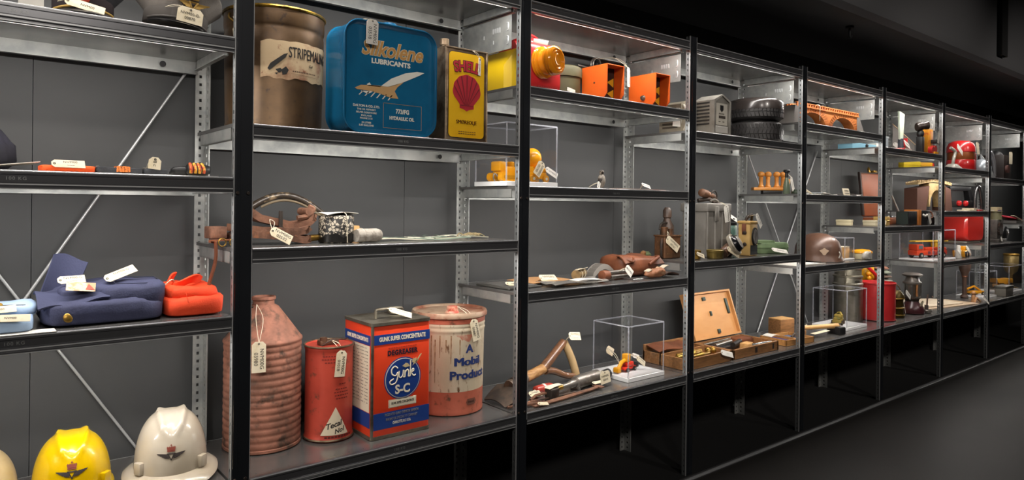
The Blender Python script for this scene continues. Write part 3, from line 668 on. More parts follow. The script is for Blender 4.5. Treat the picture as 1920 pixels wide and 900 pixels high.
text(t, '773/FG', .0195, (U(1200), yp, V(1200, 660)), WH, bold=.0007, sx=.85); text(t, 'HYDRAULIC OIL', .0155, (U(1197), yp, V(1197, 697)), WH, bold=.0005, sx=.8)
tag(t, (U(1000), -d/2 - .004, V(1000, 180)), (0, .03, 0), .040, .078, ('NVM00G', '03518'), (U(940) + .0, -.055, h - .003), m=TAGW)

# yellow oil tin
t = thing('oil_tin', 'slim yellow oil tin with a red scallop shell and a worn metal edge', 'tin', (.800, .106, zB2 + .001), 0)
w, h, d = .178, .325, .105
WT = mat('worn_tin', '#8c7a64', .42, .75, c2='#5c4735', ns=12, lo=.45, hi=.62, bump=.2, bs=90)
g = G(); g.bb(-w/2, w/2, -d/2, d/2, 0, h, .006, 2); g.make('body', WT, t)
for z in (.003, h - .003):
    g = G(); g.tube([(x, y, z) for x, y in ((-w/2, -d/2), (w/2, -d/2), (w/2, d/2), (-w/2, d/2))], .004, 8, closed=True); g.make('seam', WT, t)
for q in (-1, 1):
    g = G(); g.cyl((q*(w/2 - .002), -d/2, .004), (q*(w/2 - .002), -d/2, h - .004), .0045, n=10); g.make('corner_bead', WT, t)
g = G(); g.turned((-w/2 + .03, 0, h), (-w/2 + .03, 0, h + .04), [(0, .016), (.006, .016), (.008, .013), (.012, .013), (.013, .0165), (.034, .016), (.036, .012)]); g.make('screw_cap', WT, t)
yp = -d/2 - .001
def lbl(wd, hd, r, cz): return [[(x, z + cz) for x, z in rrect(wd, hd, r, 6)]]
decal(t, 'black_border', lbl(.154, .298, .016, .162), plane_y(yp), flat('#2a2117', .5), .0005); decal(t, 'yellow_panel', lbl(.150, .294, .014, .162), plane_y(yp - .0005), mat('yellow_print', '#e2b117', .35, c2='#d8a30f', ns=4, c3='#8a5f20', ns3=60, lo3=.7, hi3=.74), .0006)
yp -= .0014; RD = flat('#ad2431', .45); RDD = flat('#6b1420', .5); DK = flat('#3a1a14', .5)
text(t, 'SHELL', .050, (.0, yp, .262), DK, bold=.0036, arch=.22, sx=.83); text(t, 'SHELL', .050, (.0, yp - .0006, .262), RD, bold=.0016, arch=.22, sx=.83)
cx, cz, r = .0, .125, .056; fan = []; n = 40
for i in range(n + 1):
    a = PI*(-.12) + PI*1.24*i/n; k = r*(1 + .035*abs(math.sin(7*PI*i/n)))*1.0; fan.append((cx + k*math.cos(a)*1.02, cz + .052 + k*math.sin(a)))
fan += [(cx - .030, cz + .005), (cx - .030, cz - .008), (cx - .012, cz - .012), (cx, cz - .018), (cx + .012, cz - .012), (cx + .030, cz - .008), (cx + .030, cz + .005)]
decal(t, 'scallop_shell', [fan], plane_y(yp), RD)
rb = []
for i in range(1, 8):
    a = PI*(-.05) + PI*1.10*i/8; ex, ez = cx + r*.98*math.cos(a)*1.02, cz + .052 + r*.98*math.sin(a); bx, bz = cx + (i - 4)*-.0032, cz + .004
    rb.append([(bx - .0008, bz), (bx + .0008, bz), (ex + .0021, ez), (ex - .0021, ez)])
decal(t, 'shell_ribs', rb + [[(cx - .028, cz + .001), (cx + .028, cz + .001), (cx + .028, cz + .003), (cx - .028, cz + .003)]], plane_y(yp - .0007), RDD)
text(t, 'SMØREOLJE', .0185, (.0, yp, .068), RDD, bold=.0006, sx=.9)
decal(t, 'fine_print', [[(-.034 + .0095*i, z), (-.027 + .0095*i, z), (-.027 + .0095*i, z + .0022), (-.034 + .0095*i, z + .0022)] for z in (.034, .027) for i in range(8)], plane_y(yp), DK)
tag(t, (.052, yp - .004, .300), (0, .04, .5), .018, .062, ('NVM00G',), (.02, -d/2, h), m=TAGW)

# shelf of rusty gear
t = thing('iron_clamp_set', 'bundle of rusty brown iron clamps with long paper tag, left of the speckled core', 'clamp', (.128, .16, zB3 + .001), .06)
def strap(name, pts, w, th, m=RUST):
    g = G()
    def fn(u, v):
        k = u*(len(pts) - 1); i = min(int(k), len(pts) - 2); f = k - i; p = Vector(pts[i])*(1 - f) + Vector(pts[i+1])*f; return (p.x, p.y + (v - .5)*w, p.z)
    g.sheet(fn, 30, 4, th); return g.make(name, m, t, 60)
strap('lower_bar', [(-.10, 0, .030), (-.06, 0, .045), (.05, -.01, .035), (.12, -.02, .022), (.130, -.02, .026), (.135, -.02, .024)], .07, .022)
strap('middle_bar', [(-.09, .0, .062), (.0, -.01, .052), (.10, -.02, .048), (.13, -.02, .055), (.14, -.02, .042)], .06, .022)
strap('upper_bar', [(-.055, .02, .128), (-.03, .02, .108), (.0, .02, .088), (.09, .0, .066), (.13, -.01, .072), (.150, -.01, .092), (.163, -.01, .088)], .055, .022)
g = G(); g.tube([(.10, -.03, .078), (.135, -.032, .085), (.152, -.03, .105), (.138, -.028, .114)], .008, 8, smooth=5); g.make('hook', RUST, t)
g = G(); g.turned((.135, -.04, .098), (.135, .02, .098), [(0, .012), (.06, .012)]); g.make('rolled_eye', RUST, t)
g = G(); g.bb(-.155, -.11, -.03, .03, .02, .055, .004); g.make('end_block', RUST, t)
for x in (-.06, .05):
    g = G(); g.cyl((x, -.025, .03), (x, -.025, .10), .006, n=10); g.make('pin', DARKIRON, t)
g = G(); g.cyl((.10, -.01, .012), (.18, -.012, .016), .010, n=14); g.make('brass_tube', BRASS, t)
tag(t, (-.012, -.098, .046), (-.45, -1.0, .0), .032, .066, ('NVM00G', '03532'), (.012, -.035, .075), m=TAGM)
g = G()
def str2(u, v): return (-.16 - .012*math.sin(3*u) - .02*u, -.05 + .024*v, .012 + .0*u - (.0 if u < .15 else (u - .15)*.0) )
t2 = thing('leather_strap', 'rusty brown leather strap with brass rings hanging off the left side of the clamps', 'strap', (-.006, .11, zB3 + .001), 0)
g.sheet(lambda u, v: (.045 - .065*min(u*2, 1) - .006*math.sin(4*u), -.02 + .022*v + .02*u, .016 - .003*u - max(0, u - .5)*.0), 12, 3, .004); g.make('flat_end', LEATHER, t2, 60)
g = G(); g.sheet(lambda u, v: (-.012 - .012*u + .006*math.sin(5*u), -.02 + .02*v, .015 - .145*u), 14, 3, .004); g.make('hanging_end', LEATHER, t2, 60)
for x in (.0, .03):
    g = G(); g.tube([(x + .010*math.cos(a), -.028, .012 + .011*math.sin(a)) for a in [2*PI*i/14 for i in range(14)]], .002, 6, closed=True); g.make('ring', BRASS, t2)
t = thing('insulated_pipe', 'curved dark mottled pipe arching behind the clamps and the speckled core', 'pipe', (.25, .285, zB3 + .001), 0)
PIPE = mat('mottled_coating', '#3a322b', .35, .2, c2='#8d7b62', ns=30, lo=.52, hi=.6, coat=.3)
ap = [(-.155, 0, .012)] + [(-.14 + .28*i/10, 0, .05 + .098*math.sin(PI*(.12 + .80*i/10))**1.0) for i in range(11)] + [(.185, -.02, .03), (.20, -.02, .012)]
g = G(); g.tube(ap, .0115, 14, smooth=4); g.make('pipe', PIPE, t, 60)
g = G(); g.tube([(x, y - .012, max(.006, z - .016)) for x, y, z in ap[3:-1]], .004, 8, smooth=4); g.make('pale_edge', mat('pale_tape', '#6d5f4a', .7), t, 60)
t = thing('core_sample', 'black and white speckled cylinder with white string and a paper cover', 'core', (.362, .145, zB3 + .001), 0)
SPK = bpy.data.materials.new('speckled_aggregate'); SPK.use_nodes = True; nt = SPK.node_tree; b = nt.nodes['Principled BSDF']; b.inputs['Roughness'].default_value = .45
tc = nt.nodes.new('ShaderNodeTexCoord'); vo = nt.nodes.new('ShaderNodeTexVoronoi'); vo.feature = 'DISTANCE_TO_EDGE'; vo.inputs['Scale'].default_value = 110
v2 = nt.nodes.new('ShaderNodeTexVoronoi'); v2.inputs['Scale'].default_value = 110
sp = nt.nodes.new('ShaderNodeSeparateColor'); m1 = nt.nodes.new('ShaderNodeMath'); m1.operation = 'GREATER_THAN'; m1.inputs[1].default_value = .10
m2 = nt.nodes.new('ShaderNodeMath'); m2.operation = 'GREATER_THAN'; m2.inputs[1].default_value = .3; m3 = nt.nodes.new('ShaderNodeMath'); m3.operation = 'MULTIPLY'
mx = nt.nodes.new('ShaderNodeMix'); mx.data_type = 'RGBA'; mx.inputs[6].default_value = (*lin('#211e1b'), 1); mx.inputs[7].default_value = (*lin('#b5aa98'), 1)
for a in (vo, v2): nt.links.new(tc.outputs['Object'], a.inputs['Vector'])
nt.links.new(vo.outputs['Distance'], m1.inputs[0]); nt.links.new(v2.outputs['Color'], sp.inputs[0]); nt.links.new(sp.outputs[0], m2.inputs[0]); nt.links.new(m1.outputs[0], m3.inputs[0]); nt.links.new(m2.outputs[0], m3.inputs[1]); nt.links.new(m3.outputs[0], mx.inputs[0]); nt.links.new(mx.outputs[2], b.inputs['Base Color'])
g = G(); g.lathe([(.052, 0), (.055, .003), (.055, .082), (.052, .086), (.001, .086)], 40); g.make('core', SPK, t)
g = G(); g.loft([[((.0556)*math.cos(2*PI*i/40), .0556*math.sin(2*PI*i/40), z if z < .01 else z + .006*math.sin(2*PI*i/40*5) + .004*math.sin(2*PI*i/40*9)) for i in range(40)] for z in (.002, .026)], False, False); g.make('tarred_base', mat('black_tar', '#171513', .35), t)
g = G(); g.sheet(lambda u, v: ((u - .5)*.105, (v - .5)*.10, .089 + .006*math.sin(3*u + 2*v) + .004*u), 12, 12, .001); g.make('paper_cover', TAGW, t, 60)
g = G(); g.tube([(.012, -.0565, .001), (.010, -.0565, .05), (.006, -.056, .092), (0, 0, .096), (.0, .0562, .09)], .0011, 6, smooth=4); g.make('string', STRING, t)
t = thing('wrapped_roll', 'small grey cloth-wrapped roll beside the speckled core', 'roll', (.445, .105, zB3 + .001), .25)
g = G(); g.turned((-.04, 0, .022), (.05, -.012, .022), [(0, .020), (.01, .022), (.05, .022), (.075, .0225), (.090, .018), (.090, .012), (.080, .010)]); g.make('cloth_wrap', mat('grey_cloth', '#a39c92', .9, c2='#857d73', ns=40, bump=.4, bs=120), t, 50)
g = G(); g.tube([(-.02 + .001*math.cos(a), .0232*math.cos(a), .022 + .0232*math.sin(a)) for a in [2*PI*i/18 for i in range(18)]], .0011, 5, closed=True); g.make('string', STRING, t)
g = G(); g.bb(-.022, .022, -.012, .012, 0, .05, .003); solo(g, 'wooden_block', WOODL, 'small pale block standing behind the wrapped roll', 'block', (.452, .215, zB3 + .001), .2)
for i, (x, y, l, w2, rz, m, lbl_) in enumerate(((.60, .14, .25, .020, .05, '#d9d3bd', 'pale narrow strip lying nearest the wrapped roll'), (.66, .19, .30, .024, .02, '#7f8f7f', 'grey green narrow strip lying behind the pale strip'), (.74, .10, .22, .018, -.06, '#8fa08f', 'green narrow strip lying at the front of the strips'), (.80, .24, .26, .024, .04, '#ddd8c6', 'cream narrow strip lying furthest back among the strips'), (.86, .16, .22, .022, -.10, '#a7a48f', 'dull cream strip lying at the right end of the strips'))):
    g = G(); g.sheet(lambda u, v: ((u - .5)*l, (v - .5)*w2, .007 + .003*math.sin(6*u + i)), 16, 2, .003); t = thing('sample_strip', lbl_, 'strip', (x, y, zB3 + .001), rz, 'flat sample strips')
    g.make('strip', flat(m, .7), t, 60)
    g = G()
    for q in range(5): g.bb(-l*.4 + q*l*.19, -l*.4 + q*l*.19 + .014, -w2*.3, w2*.3, .011, .0118)
    g.make('printed_marks', flat('#4d5a4e', .8), t)
t = thing('dried_twigs', 'little tangle of dry pale twigs at the right end of the strips', 'twigs', (.925, .20, zB3 + .001), 0)
g = G()
for i in range(9):
    a = random.uniform(-.6, .6); x, y = random.uniform(-.045, .01), random.uniform(-.03, .03); g.tube([(x, y, .006), (x + .025*math.cos(a), y + .025*math.sin(a), .014 + .008*random.random()), (x + .05*math.cos(a), y + .05*math.sin(a) * .6, .007)], .0022, 5, smooth=3)
g.make('twigs', mat('dry_twig', '#9a8a66', .9), t, 60)

# bottom shelf: drums and cans
RR = mat('rusty_red', '#a06a56', .75, .1, c2='#7c5444', ns=9, lo=.40, hi=.60, c3='#4a382e', ns3=24, lo3=.52, hi3=.68, bump=.35, bs=60)
t = thing('ribbed_drum', 'tall rusty red ribbed drum with a cone top and narrow neck', 'drum', (.176, .268, zB4 + .001), 0)
R = .118; prof = [(R*.96, 0), (R*1.0, .003), (R*1.0, .010)]
z = .012
for i in range(15):
    for k in range(6): prof.append((R*(.972 + .022*math.sin(PI*k/6)**.8), z + .0207*k/6))
    z += .0207
prof += [(R*.985, z), (R*1.01, z + .004), (R*1.01, z + .010), (R*.97, z + .014), (.046, z + .108), (.033, z + .116), (.032, z + .128), (.037, z + .132), (.037, z + .140), (.031, z + .141), (.029, z + .10)]
g = G(); g.lathe(prof, 64); g.make('body', RR, t, 50)
g = G(); g.tube([(-.038, 0, z + .122), (-.05, -.012, z + .128), (-.042, -.02, z + .112), (-.036, -.012, z + .11)], .002, 6, smooth=4); g.make('wire_ring', DARKIRON, t)
tag(t, (-.056, -.124, .345), (0, 0, -.25), .040, .092, ('NVM00G', '03980'), (-.03, -.025, z + .12))
t = thing('grease_can', 'slim red dented can with a cream triangle, left of the tall orange degreaser tin', 'can', (.370, .205, zB4 + .001), 0)
R = .077
g = G(); n = 56
def den(a, zz): return 1 - .10*math.exp(-((a + 1.05)/.30)**2)*math.exp(-((zz - .15)/.09)**2) - .02*math.exp(-((a - .4)/.4)**2)*math.exp(-((zz - .08)/.06)**2)
rings = []
for zz, k in [(0, .97), (.003, 1.015), (.009, 1.015), (.012, .99)] + [(.012 + .275*i/18, .985) for i in range(1, 18)] + [(.288, .99), (.291, 1.015), (.300, 1.015), (.302, .98), (.297, .96), (.296, .01)]:
    rings.append([(R*k*den(a, zz)*math.sin(a), -R*k*den(a, zz)*math.cos(a), zz) for a in [-PI + 2*PI*i/n for i in range(n)]])
g.loft(rings); g.make('body', mat('worn_red_can', '#bf4a39', .42, .1, c2='#a33a2d', ns=6, lo=.4, hi=.65, c3='#5a3a2c', ns3=26, lo3=.59, hi3=.7, bump=.2, bs=40), t, 45)
for q in ((.301, .002), (.006, .0)):
    g = G(); g.tube([(R*1.015*math.cos(2*PI*i/40), R*1.015*math.sin(2*PI*i/40), q[0]) for i in range(40)], .0032, 8, closed=True); g.make('rim', WT, t)
g = G(); g.bb(-.035, .03, -.010, .020, .297, .313, .004); g.cyl((-.02, .0, .30), (-.02, .0, .322), .012, n=16); g.make('cap_clip', mat('brown_fitting', '#5a4130', .6, .4), t)
g = G(); g.tube([(-.035, -.02, .30), (.0, -.03, .318), (.04, -.02, .312), (.065, 0, .312)], .002, 6, smooth=5); g.make('wire', DARKIRON, t)
CRM = flat('#d9cbb0', .6)
decal(t, 'cream_triangle', [[(-.058, .024), (.034, .022), (-.011, .112)]], wrapfn(R*1.0), CRM)
text(t, 'Tecal', .024, (-.018, 0, .055), INK, bold=.0006, shear=.35, wrap=R*1.006, rot=.25); text(t, 'Nol', .021, (.0, 0, .036), INK, bold=.0005, shear=.35, wrap=R*1.006, rot=.25)
dash = []
for j, (z, n, x0) in enumerate(((.272, 9, -.052), (.262, 10, -.055), (.252, 7, -.045), (.182, 3, .0), (.166, 5, -.012), (.156, 6, -.016), (.146, 6, -.014), (.136, 5, -.010))):
    for i in range(n): dash.append([(x0 + .0085*i, z), (x0 + .0085*i + .0062, z), (x0 + .0085*i + .0062, z + .0032), (x0 + .0085*i, z + .0032)])
decal(t, 'worn_print', dash, wrapfn(R*.992), flat('#6b1f18', .6)); decal(t, 'lower_print', [[(-.045 + .0105*i, .014), (-.037 + .0105*i, .014), (-.037 + .0105*i, .020), (-.045 + .0105*i, .020)] for i in range(9)], wrapfn(R*1.0), flat('#5a1a14', .6))
tag(t, (.006, -.0825, .290), (0, .10, .05), .036, .082, ('NVM00G', '01018'), (.0, -.01, .314))

# degreaser tin
t = thing('degreaser_tin', 'tall orange-red square degreaser tin with a blue round emblem and carrying handle', 'tin', (.563, .170, zB4 + .001), 0)
w, h, d = .218, .375, .200
ORG = mat('orange_red_print', '#df4322', .38, c2='#d33c1d', ns=5, c3='#7b3826', ns3=40, lo3=.69, hi3=.73)
BLU = flat('#1f3f86', .4); CRE = flat('#e6dcc4', .5); WT2 = mat('grey_tin', '#8a8578', .4, .8, c2='#5f564a', ns=14, lo=.45, hi=.65)
g = G(); g.bb(-w/2, w/2, -d/2, d/2, .004, h - .004, .008, 3); g.make('body', ORG, t)
for z in (.005, h - .005):
    g = G(); g.loft([[(x, y, zz) for x, y in rrect(w + e, d + e, .012, 4)] for zz, e in ((z - .005, .0), (z - .005, .006), (z + .005, .006), (z + .005, 0), (z + (.002 if z > .1 else -.002), -.008))]); g.make('seam_rim', WT2, t)
g = G(); g.cyl((-w/2 + .003, -d/2 + .003, .008), (-w/2 + .003, -d/2 + .003, h - .008), .0052, n=10); g.make('corner_seam', WT2, t)
g = G(); g.tube([(-.055, -.02, h), (-.055, -.02, h + .022), (-.045, -.02, h + .030), (.035, -.02, h + .030), (.045, -.02, h + .022), (.045, -.02, h)], .0052, 8, smooth=3); g.make('carry_handle', WT2, t)
g = G(); g.turned((.06, .055, h), (.06, .055, h + .02), [(0, .024), (.006, .024), (.007, .028), (.018, .028), (.02, .024)]); g.make('screw_cap', WT2, t)
yp = -d/2 - .0006; pf = plane_y(yp)
def rect(a, b, c, e): return [(a, c), (b, c), (b, e), (a, e)]
decal(t, 'blue_bands', [rect(-w/2 + .007, w/2 - .002, .304, .336), rect(-w/2 + .007, w/2 - .002, .030, .083)], pf, BLU)
text(t, 'GUNK SUPER CONCENTRATE', .0195, (.003, yp - .0007, .320), CRE, bold=.0008, sx=.66)
decal(t, 'small_dashes', [rect(-.050 + .009*i, -.043 + .009*i, .288, .290) for i in range(12)], pf, flat('#8a2418', .6))
text(t, 'DEGREASER', .021, (.003, yp, .272), flat('#2a1a2a', .5), bold=.0012, sx=.92, space=1.12)
def circ(r, cx, cz, n=48): return [(cx + r*math.cos(2*PI*i/n), cz + r*math.sin(2*PI*i/n)) for i in range(n)]
decal(t, 'emblem_ring', [circ(.069, .004, .186)], pf, BLU); decal(t, 'emblem_line', [circ(.0655, .004, .186)], plane_y(yp - .0007), CRE); decal(t, 'emblem_disc', [circ(.0632, .004, .186)], plane_y(yp - .0014), BLU)
ye = yp - .0024
def stroke(parent, name, pts, r, m, y):
    g = G(); g.tube([(x, y, z) for x, z in pts], r, 6, smooth=6); o = g.make(name, m, parent, 60)
    for v in o.data.vertices: v.co.y = y + (v.co.y - y)*.25
k = .00095; ox, oz = .004 - .052, .186
SC = lambda pts: [(ox + x*k, oz + z*k) for x, z in pts]
stroke(t, 'script_g', SC([(34, 36), (22, 44), (10, 34), (12, 18), (26, 12), (34, 22), (33, 2), (24, -14), (8, -16), (4, -6), (18, 2)]), .0026, CRE, ye)
stroke(t, 'script_u', SC([(40, 26), (39, 8), (46, 2), (54, 12), (56, 28), (55, 6), (60, 2)]), .0024, CRE, ye)
stroke(t, 'script_n', SC([(62, 26), (62, 2), (64, 18), (72, 27), (77, 18), (76, 4), (81, 3)]), .0024, CRE, ye)
stroke(t, 'script_k', SC([(84, 58), (84, 30), (83, 2), (84, 14), (94, 27), (97, 20), (88, 14), (98, 2), (106, 6)]), .0024, CRE, ye)
text(t, 'S-C', .040, (.003, ye, .150), CRE, bold=.0012, sx=.95)
decal(t, 'sun_and_splash', [[(.028 + .013*math.cos(2*PI*i/16)*(1 if i % 2 else .6) + .02, .238 + .011*math.sin(2*PI*i/16)*(1 if i % 2 else .6)) for i in range(16)], [(.0, .226), (.014, .234), (.022, .232), (.03, .222), (.012, .220)], [(.038, .222), (.060, .238), (.075, .258), (.070, .258), (.052, .236)]], plane_y(ye - .0002), mat('faded_print', '#c9b88a', .6))
decal(t, 'white_box', [rect(-.048, .056, .094, .120)], pf, CRE); decal(t, 'white_box_line', [rect(-.046, .054, .0955, .1185)], plane_y(yp - .0007), flat('#8c8270', .6)); decal(t, 'white_box_field', [rect(-.045, .053, .0965, .1175)], plane_y(yp - .0013), CRE)
text(t, 'GUNK SUPER CONCENTRATE', .0105, (.004, yp - .0021, .108), INK, bold=.0003, sx=.60)
for s, z, q in (('PRODUCED GUNK CHEMICAL DIVISION', .073, .56), ('RADIATOR SPECIALTY COMPANY', .058, .62), ('CHARLOTTE, N.C. U.S.A.', .044, .5)): text(t, s, .0125, (.002, yp - .0007, z), CRE, bold=.0002, sx=q)
# left side of the tin
def side(u, v, o): return (-w/2 - .0006 - o, u, v)
decal(t, 'white_side_panel', [rect(-d/2 + .014, d/2 - .012, .086, .300)], side, CRE); decal(t, 'blue_side_bands', [rect(-d/2 + .010, d/2 - .008, .302, .334), rect(-d/2 + .010, d/2 - .008, .036, .084)], side, BLU)
decal(t, 'side_print', [rect(-.075 + .010*i, -.068 + .010*i - .002*(i % 3), .290 - .011*j, .2925 - .011*j) for j in range(17) for i in range(15) if (i*7 + j*3) % 11], lambda u, v, o: (-w/2 - .0013 - o, u, v), flat('#7d766b', .7))
text(t, 'GUNK SUPER CONCENTRATE', .018, (-w/2 - .0014, 0, .318), CRE, bold=.0006, sx=.62, rzz=-PI/2)
tag(t, (-.010, -.03, h + .030), (-1.0, -.95, .15), .030, .080, ('NVM00G', '0~~'), (-.015, -.02, h + .03))

# white oil pail
t = thing('oil_pail', 'rusty white round oil pail with blue lettering and a faded red base band', 'pail', (.862, .236, zB4 + .001), 0)
R = .134
PW = mat('rusty_white_paint', '#c9bca4', .5, c2='#b5a388', ns=5, lo=.4, hi=.7, c3='#6b4a30', ns3=34, lo3=.57, hi3=.66, bump=.15, bs=50, stretch=(1.6, 1.6, .55))
PB = mat('rusty_salmon_paint', '#bd6650', .5, c2='#a0543e', ns=8, lo=.4, hi=.65, c3='#5a3d2c', ns3=32, lo3=.57, hi3=.68, bump=.15, bs=50)
g = G(); g.lathe([(R*.955, .086), (R*.975, .29), (R*.985, .300), (R*1.0, .304), (R*.985, .310), (R*.985, .318), (R*1.0, .322), (R*.985, .328), (R*.985, .352), (R*.97, .354), (R*.9, .086)], 64); g.make('body', PW, t, 50)
g = G(); g.lathe([(R*.90, 0), (R*.945, .002), (R*.955, .008), (R*.945, .014), (R*.955, .0865), (R*.9, .0865)], 64); g.make('base_band', PB, t, 50)
LDm = mat('rusty_lid', '#a88f78', .5, .2, c2='#8c5540', ns=7, lo=.45, hi=.6, c3='#5b4030', ns3=28, lo3=.6, hi3=.68)
g = G(); g.lathe([(R*1.0, .346), (R*1.05, .350), (R*1.055, .360), (R*1.03, .368), (R*.98, .366), (R*.95, .360), (.001, .362)], 64); g.make('lid', LDm, t, 50)
g = G(); g.turned((-.018, -.045, .361), (-.018, -.045, .39), [(0, .026), (.006, .024), (.008, .021), (.022, .021), (.024, .018)]); c = g.make('spout_cap', mat('red_spout', '#a0402e', .5, c2='#c9a088', ns=30), t)
g = G(); g.lathe([(R*.975, .328), (R*.995, .330), (R*.995, .345), (R*.975, .347)], 64); g.make('faded_red_rim', PB, t)
rw = R*.966; LB = flat('#22346a', .5)
text(t, 'A', .040, (.002, 0, .238), LB, bold=.0016, wrap=rw, sx=1.1)
text(t, 'Mobil', .042, (-.002, 0, .193), LB, bold=.0022, wrap=rw, sx=1.2); text(t, 'Product', .040, (.004, 0, .145), LB, bold=.0016, wrap=rw, sx=1.22)
decal(t, 'small_badge', [[(-.005, .036), (.030, .036), (.036, .046), (.030, .058), (-.005, .058), (-.011, .046)]], wrapfn(R*.955), flat('#6e4234', .6)); text(t, 'Mobil', .013, (.012, 0, .047), flat('#3d241c', .6), wrap=R*.962)
decal(t, 'red_stain', [[(-.012 + .034*math.cos(a)*(1 + .35*math.sin(3*a)), .285 + .018*math.sin(a)*(1 + .3*math.cos(5*a))) for a in [2*PI*i/24 for i in range(24)]]], wrapfn(rw), mat('stain_red', '#a86a55', .6, c2='#b89c86', ns=40))
for i, (u, l) in enumerate(((-.145, .11), (-.130, .17), (-.112, .08), (-.09, .06), (-.072, .10), (-.04, .07))):
    decal(t, 'rust_run', [[(u, .29 - .015*i % .03), (u + .005, .29 - .015*i % .03), (u + .003, .29 - l), (u + .001, .29 - l)]], wrapfn(rw), mat('rust_run', '#7d5a3c', .8, c2='#a88a66', ns=50))
tag(t, (.008, -.142, .345), (-.03, -.22, .05), .036, .078, ('NVM00G', '00887'), (-.01, -.05, .385))
# ------------------------------------------------------------------ bay with beacon, bulldozer case, bag and spade
zC2, zC3, zC4, zC5 = 1.663, 1.295, .905, .464
# beacon: yellow cone body, red housing, amber lens
AMB = bpy.data.materials.new('amber_glass'); AMB.use_nodes = True; b = AMB.node_tree.nodes['Principled BSDF']
b.inputs['Base Color'].default_value = (*lin('#f59a20'), 1); b.inputs['Roughness'].default_value = .08; b.inputs['Transmission Weight'].default_value = .12; b.inputs['Subsurface Weight'].default_value = .0; b.inputs['Coat Weight'].default_value = .4
t = thing('beacon_lamp', 'red beacon lamp with ribbed amber lens and a yellow base box behind the upright', 'lamp', (1.175, .17, zC2 + .001), 0)
g = G(); g.loft([[(x, y, z) for y, z in ((-y0, 0), (.085, 0), (.085, zt), (-y0, zt))] for x, y0, zt in ((-.166, .060, .085), (-.128, .088, .150))]); g.make('yellow_box', mat('yellow_enamel', '#e3bd16', .35, coat=.3), t)
RB = mat('red_enamel', '#c62a2c', .35, coat=.3)
g = G(); g.loft([[(x, y*s_, z*s2 - .0955*(1 - s2)) for y, z in [(a_*.62 - .036, b_) for a_, b_ in rrect(.19, .19, .04, 5)]] for x, s_, s2 in ((-.127, .95, .95), (-.06, 1, 1), (.06, 1, 1), (.10, .9, .94))]); o = g.make('red_housing', RB, t); o.location = (0, 0, .0955)
g = G(); g.turned((-.02, -.01, .185), (-.02, -.01, .24), [(0, .068), (.012, .066), (.020, .058), (.028, .040), (.032, .02), (.034, .001)]); g.make('red_dome', RB, t)
g = G(); g.tube([(-.06, -.06, .188), (-.05, -.065, .212), (-.02, -.05, .222), (.03, -.03, .214), (.05, -.01, .19)], .005, 8, smooth=4); g.make('wire_guard', RB, t)
g = G(); g.at((.0, -.078, .192), (.5, 0, -.1)); g.box((0, 0, 0), (.07, .004, .024), .001); g.make('white_plate', TAGW, t)
p0 = Vector((-.005, -.085, .110)); dr = Vector((.22, -.97, .05)).normalized()
pf = [(0, .060), (.006, .062), (.010, .058), (.016, .062), (.020, .058), (.024, .060), (.026, .050), (.044, .049), (.046, .054), (.052, .056), (.056, .053), (.062, .056), (.066, .053), (.072, .056), (.080, .052), (.083, .044), (.078, .040), (.084, .034), (.079, .028), (.084, .020), (.080, .012), (.083, .001)]
o = G().turned(p0, p0 + dr, pf, 40).make('amber_lens', AMB, t, 50)
decal(t, 'embossed_line', [rect(-.03 + .012*i, -.022 + .012*i, .018, .021) for i in range(9)], plane_y(-.0957), flat('#8e1c20', .5))
OLV = mat('olive_paint', '#4f4b2e', .6, c2='#434027', ns=8, lo=.4, hi=.65)
t = thing('canister', 'olive green canister with rimmed lid and white sticker behind the left orange hood', 'canister', (1.415, .235, zC2 + .001), 0)
g = G(); g.lathe([(.082, 0), (.086, .004), (.086, .098), (.070, .1)], 40); g.make('body', OLV, t)
g = G(); g.lathe([(.080, .098), (.093, .100), (.094, .128), (.090, .142), (.080, .147), (.001, .147)], 40); g.make('lid', OLV, t)
g = G(); g.tube([(-.084, -.035, .10), (-.090, -.04, .07), (-.088, -.04, .03)], .0035, 6, smooth=4); g.make('clasp', OLV, t)
decal(t, 'white_sticker', [[(-.035, .038), (.005, .028), (.006, .042), (-.034, .052)]], wrapfn(.086), TAGW)
copy_t = copy_tree(t); copy_t.scale = (.78, .78, .9); copy_t.location = (1.705, .235, zC2 + .001); copy_t.rotation_euler = (0, 0, 1.2); copy_t['label'] = 'olive green canister hidden between the two orange lamp hoods'
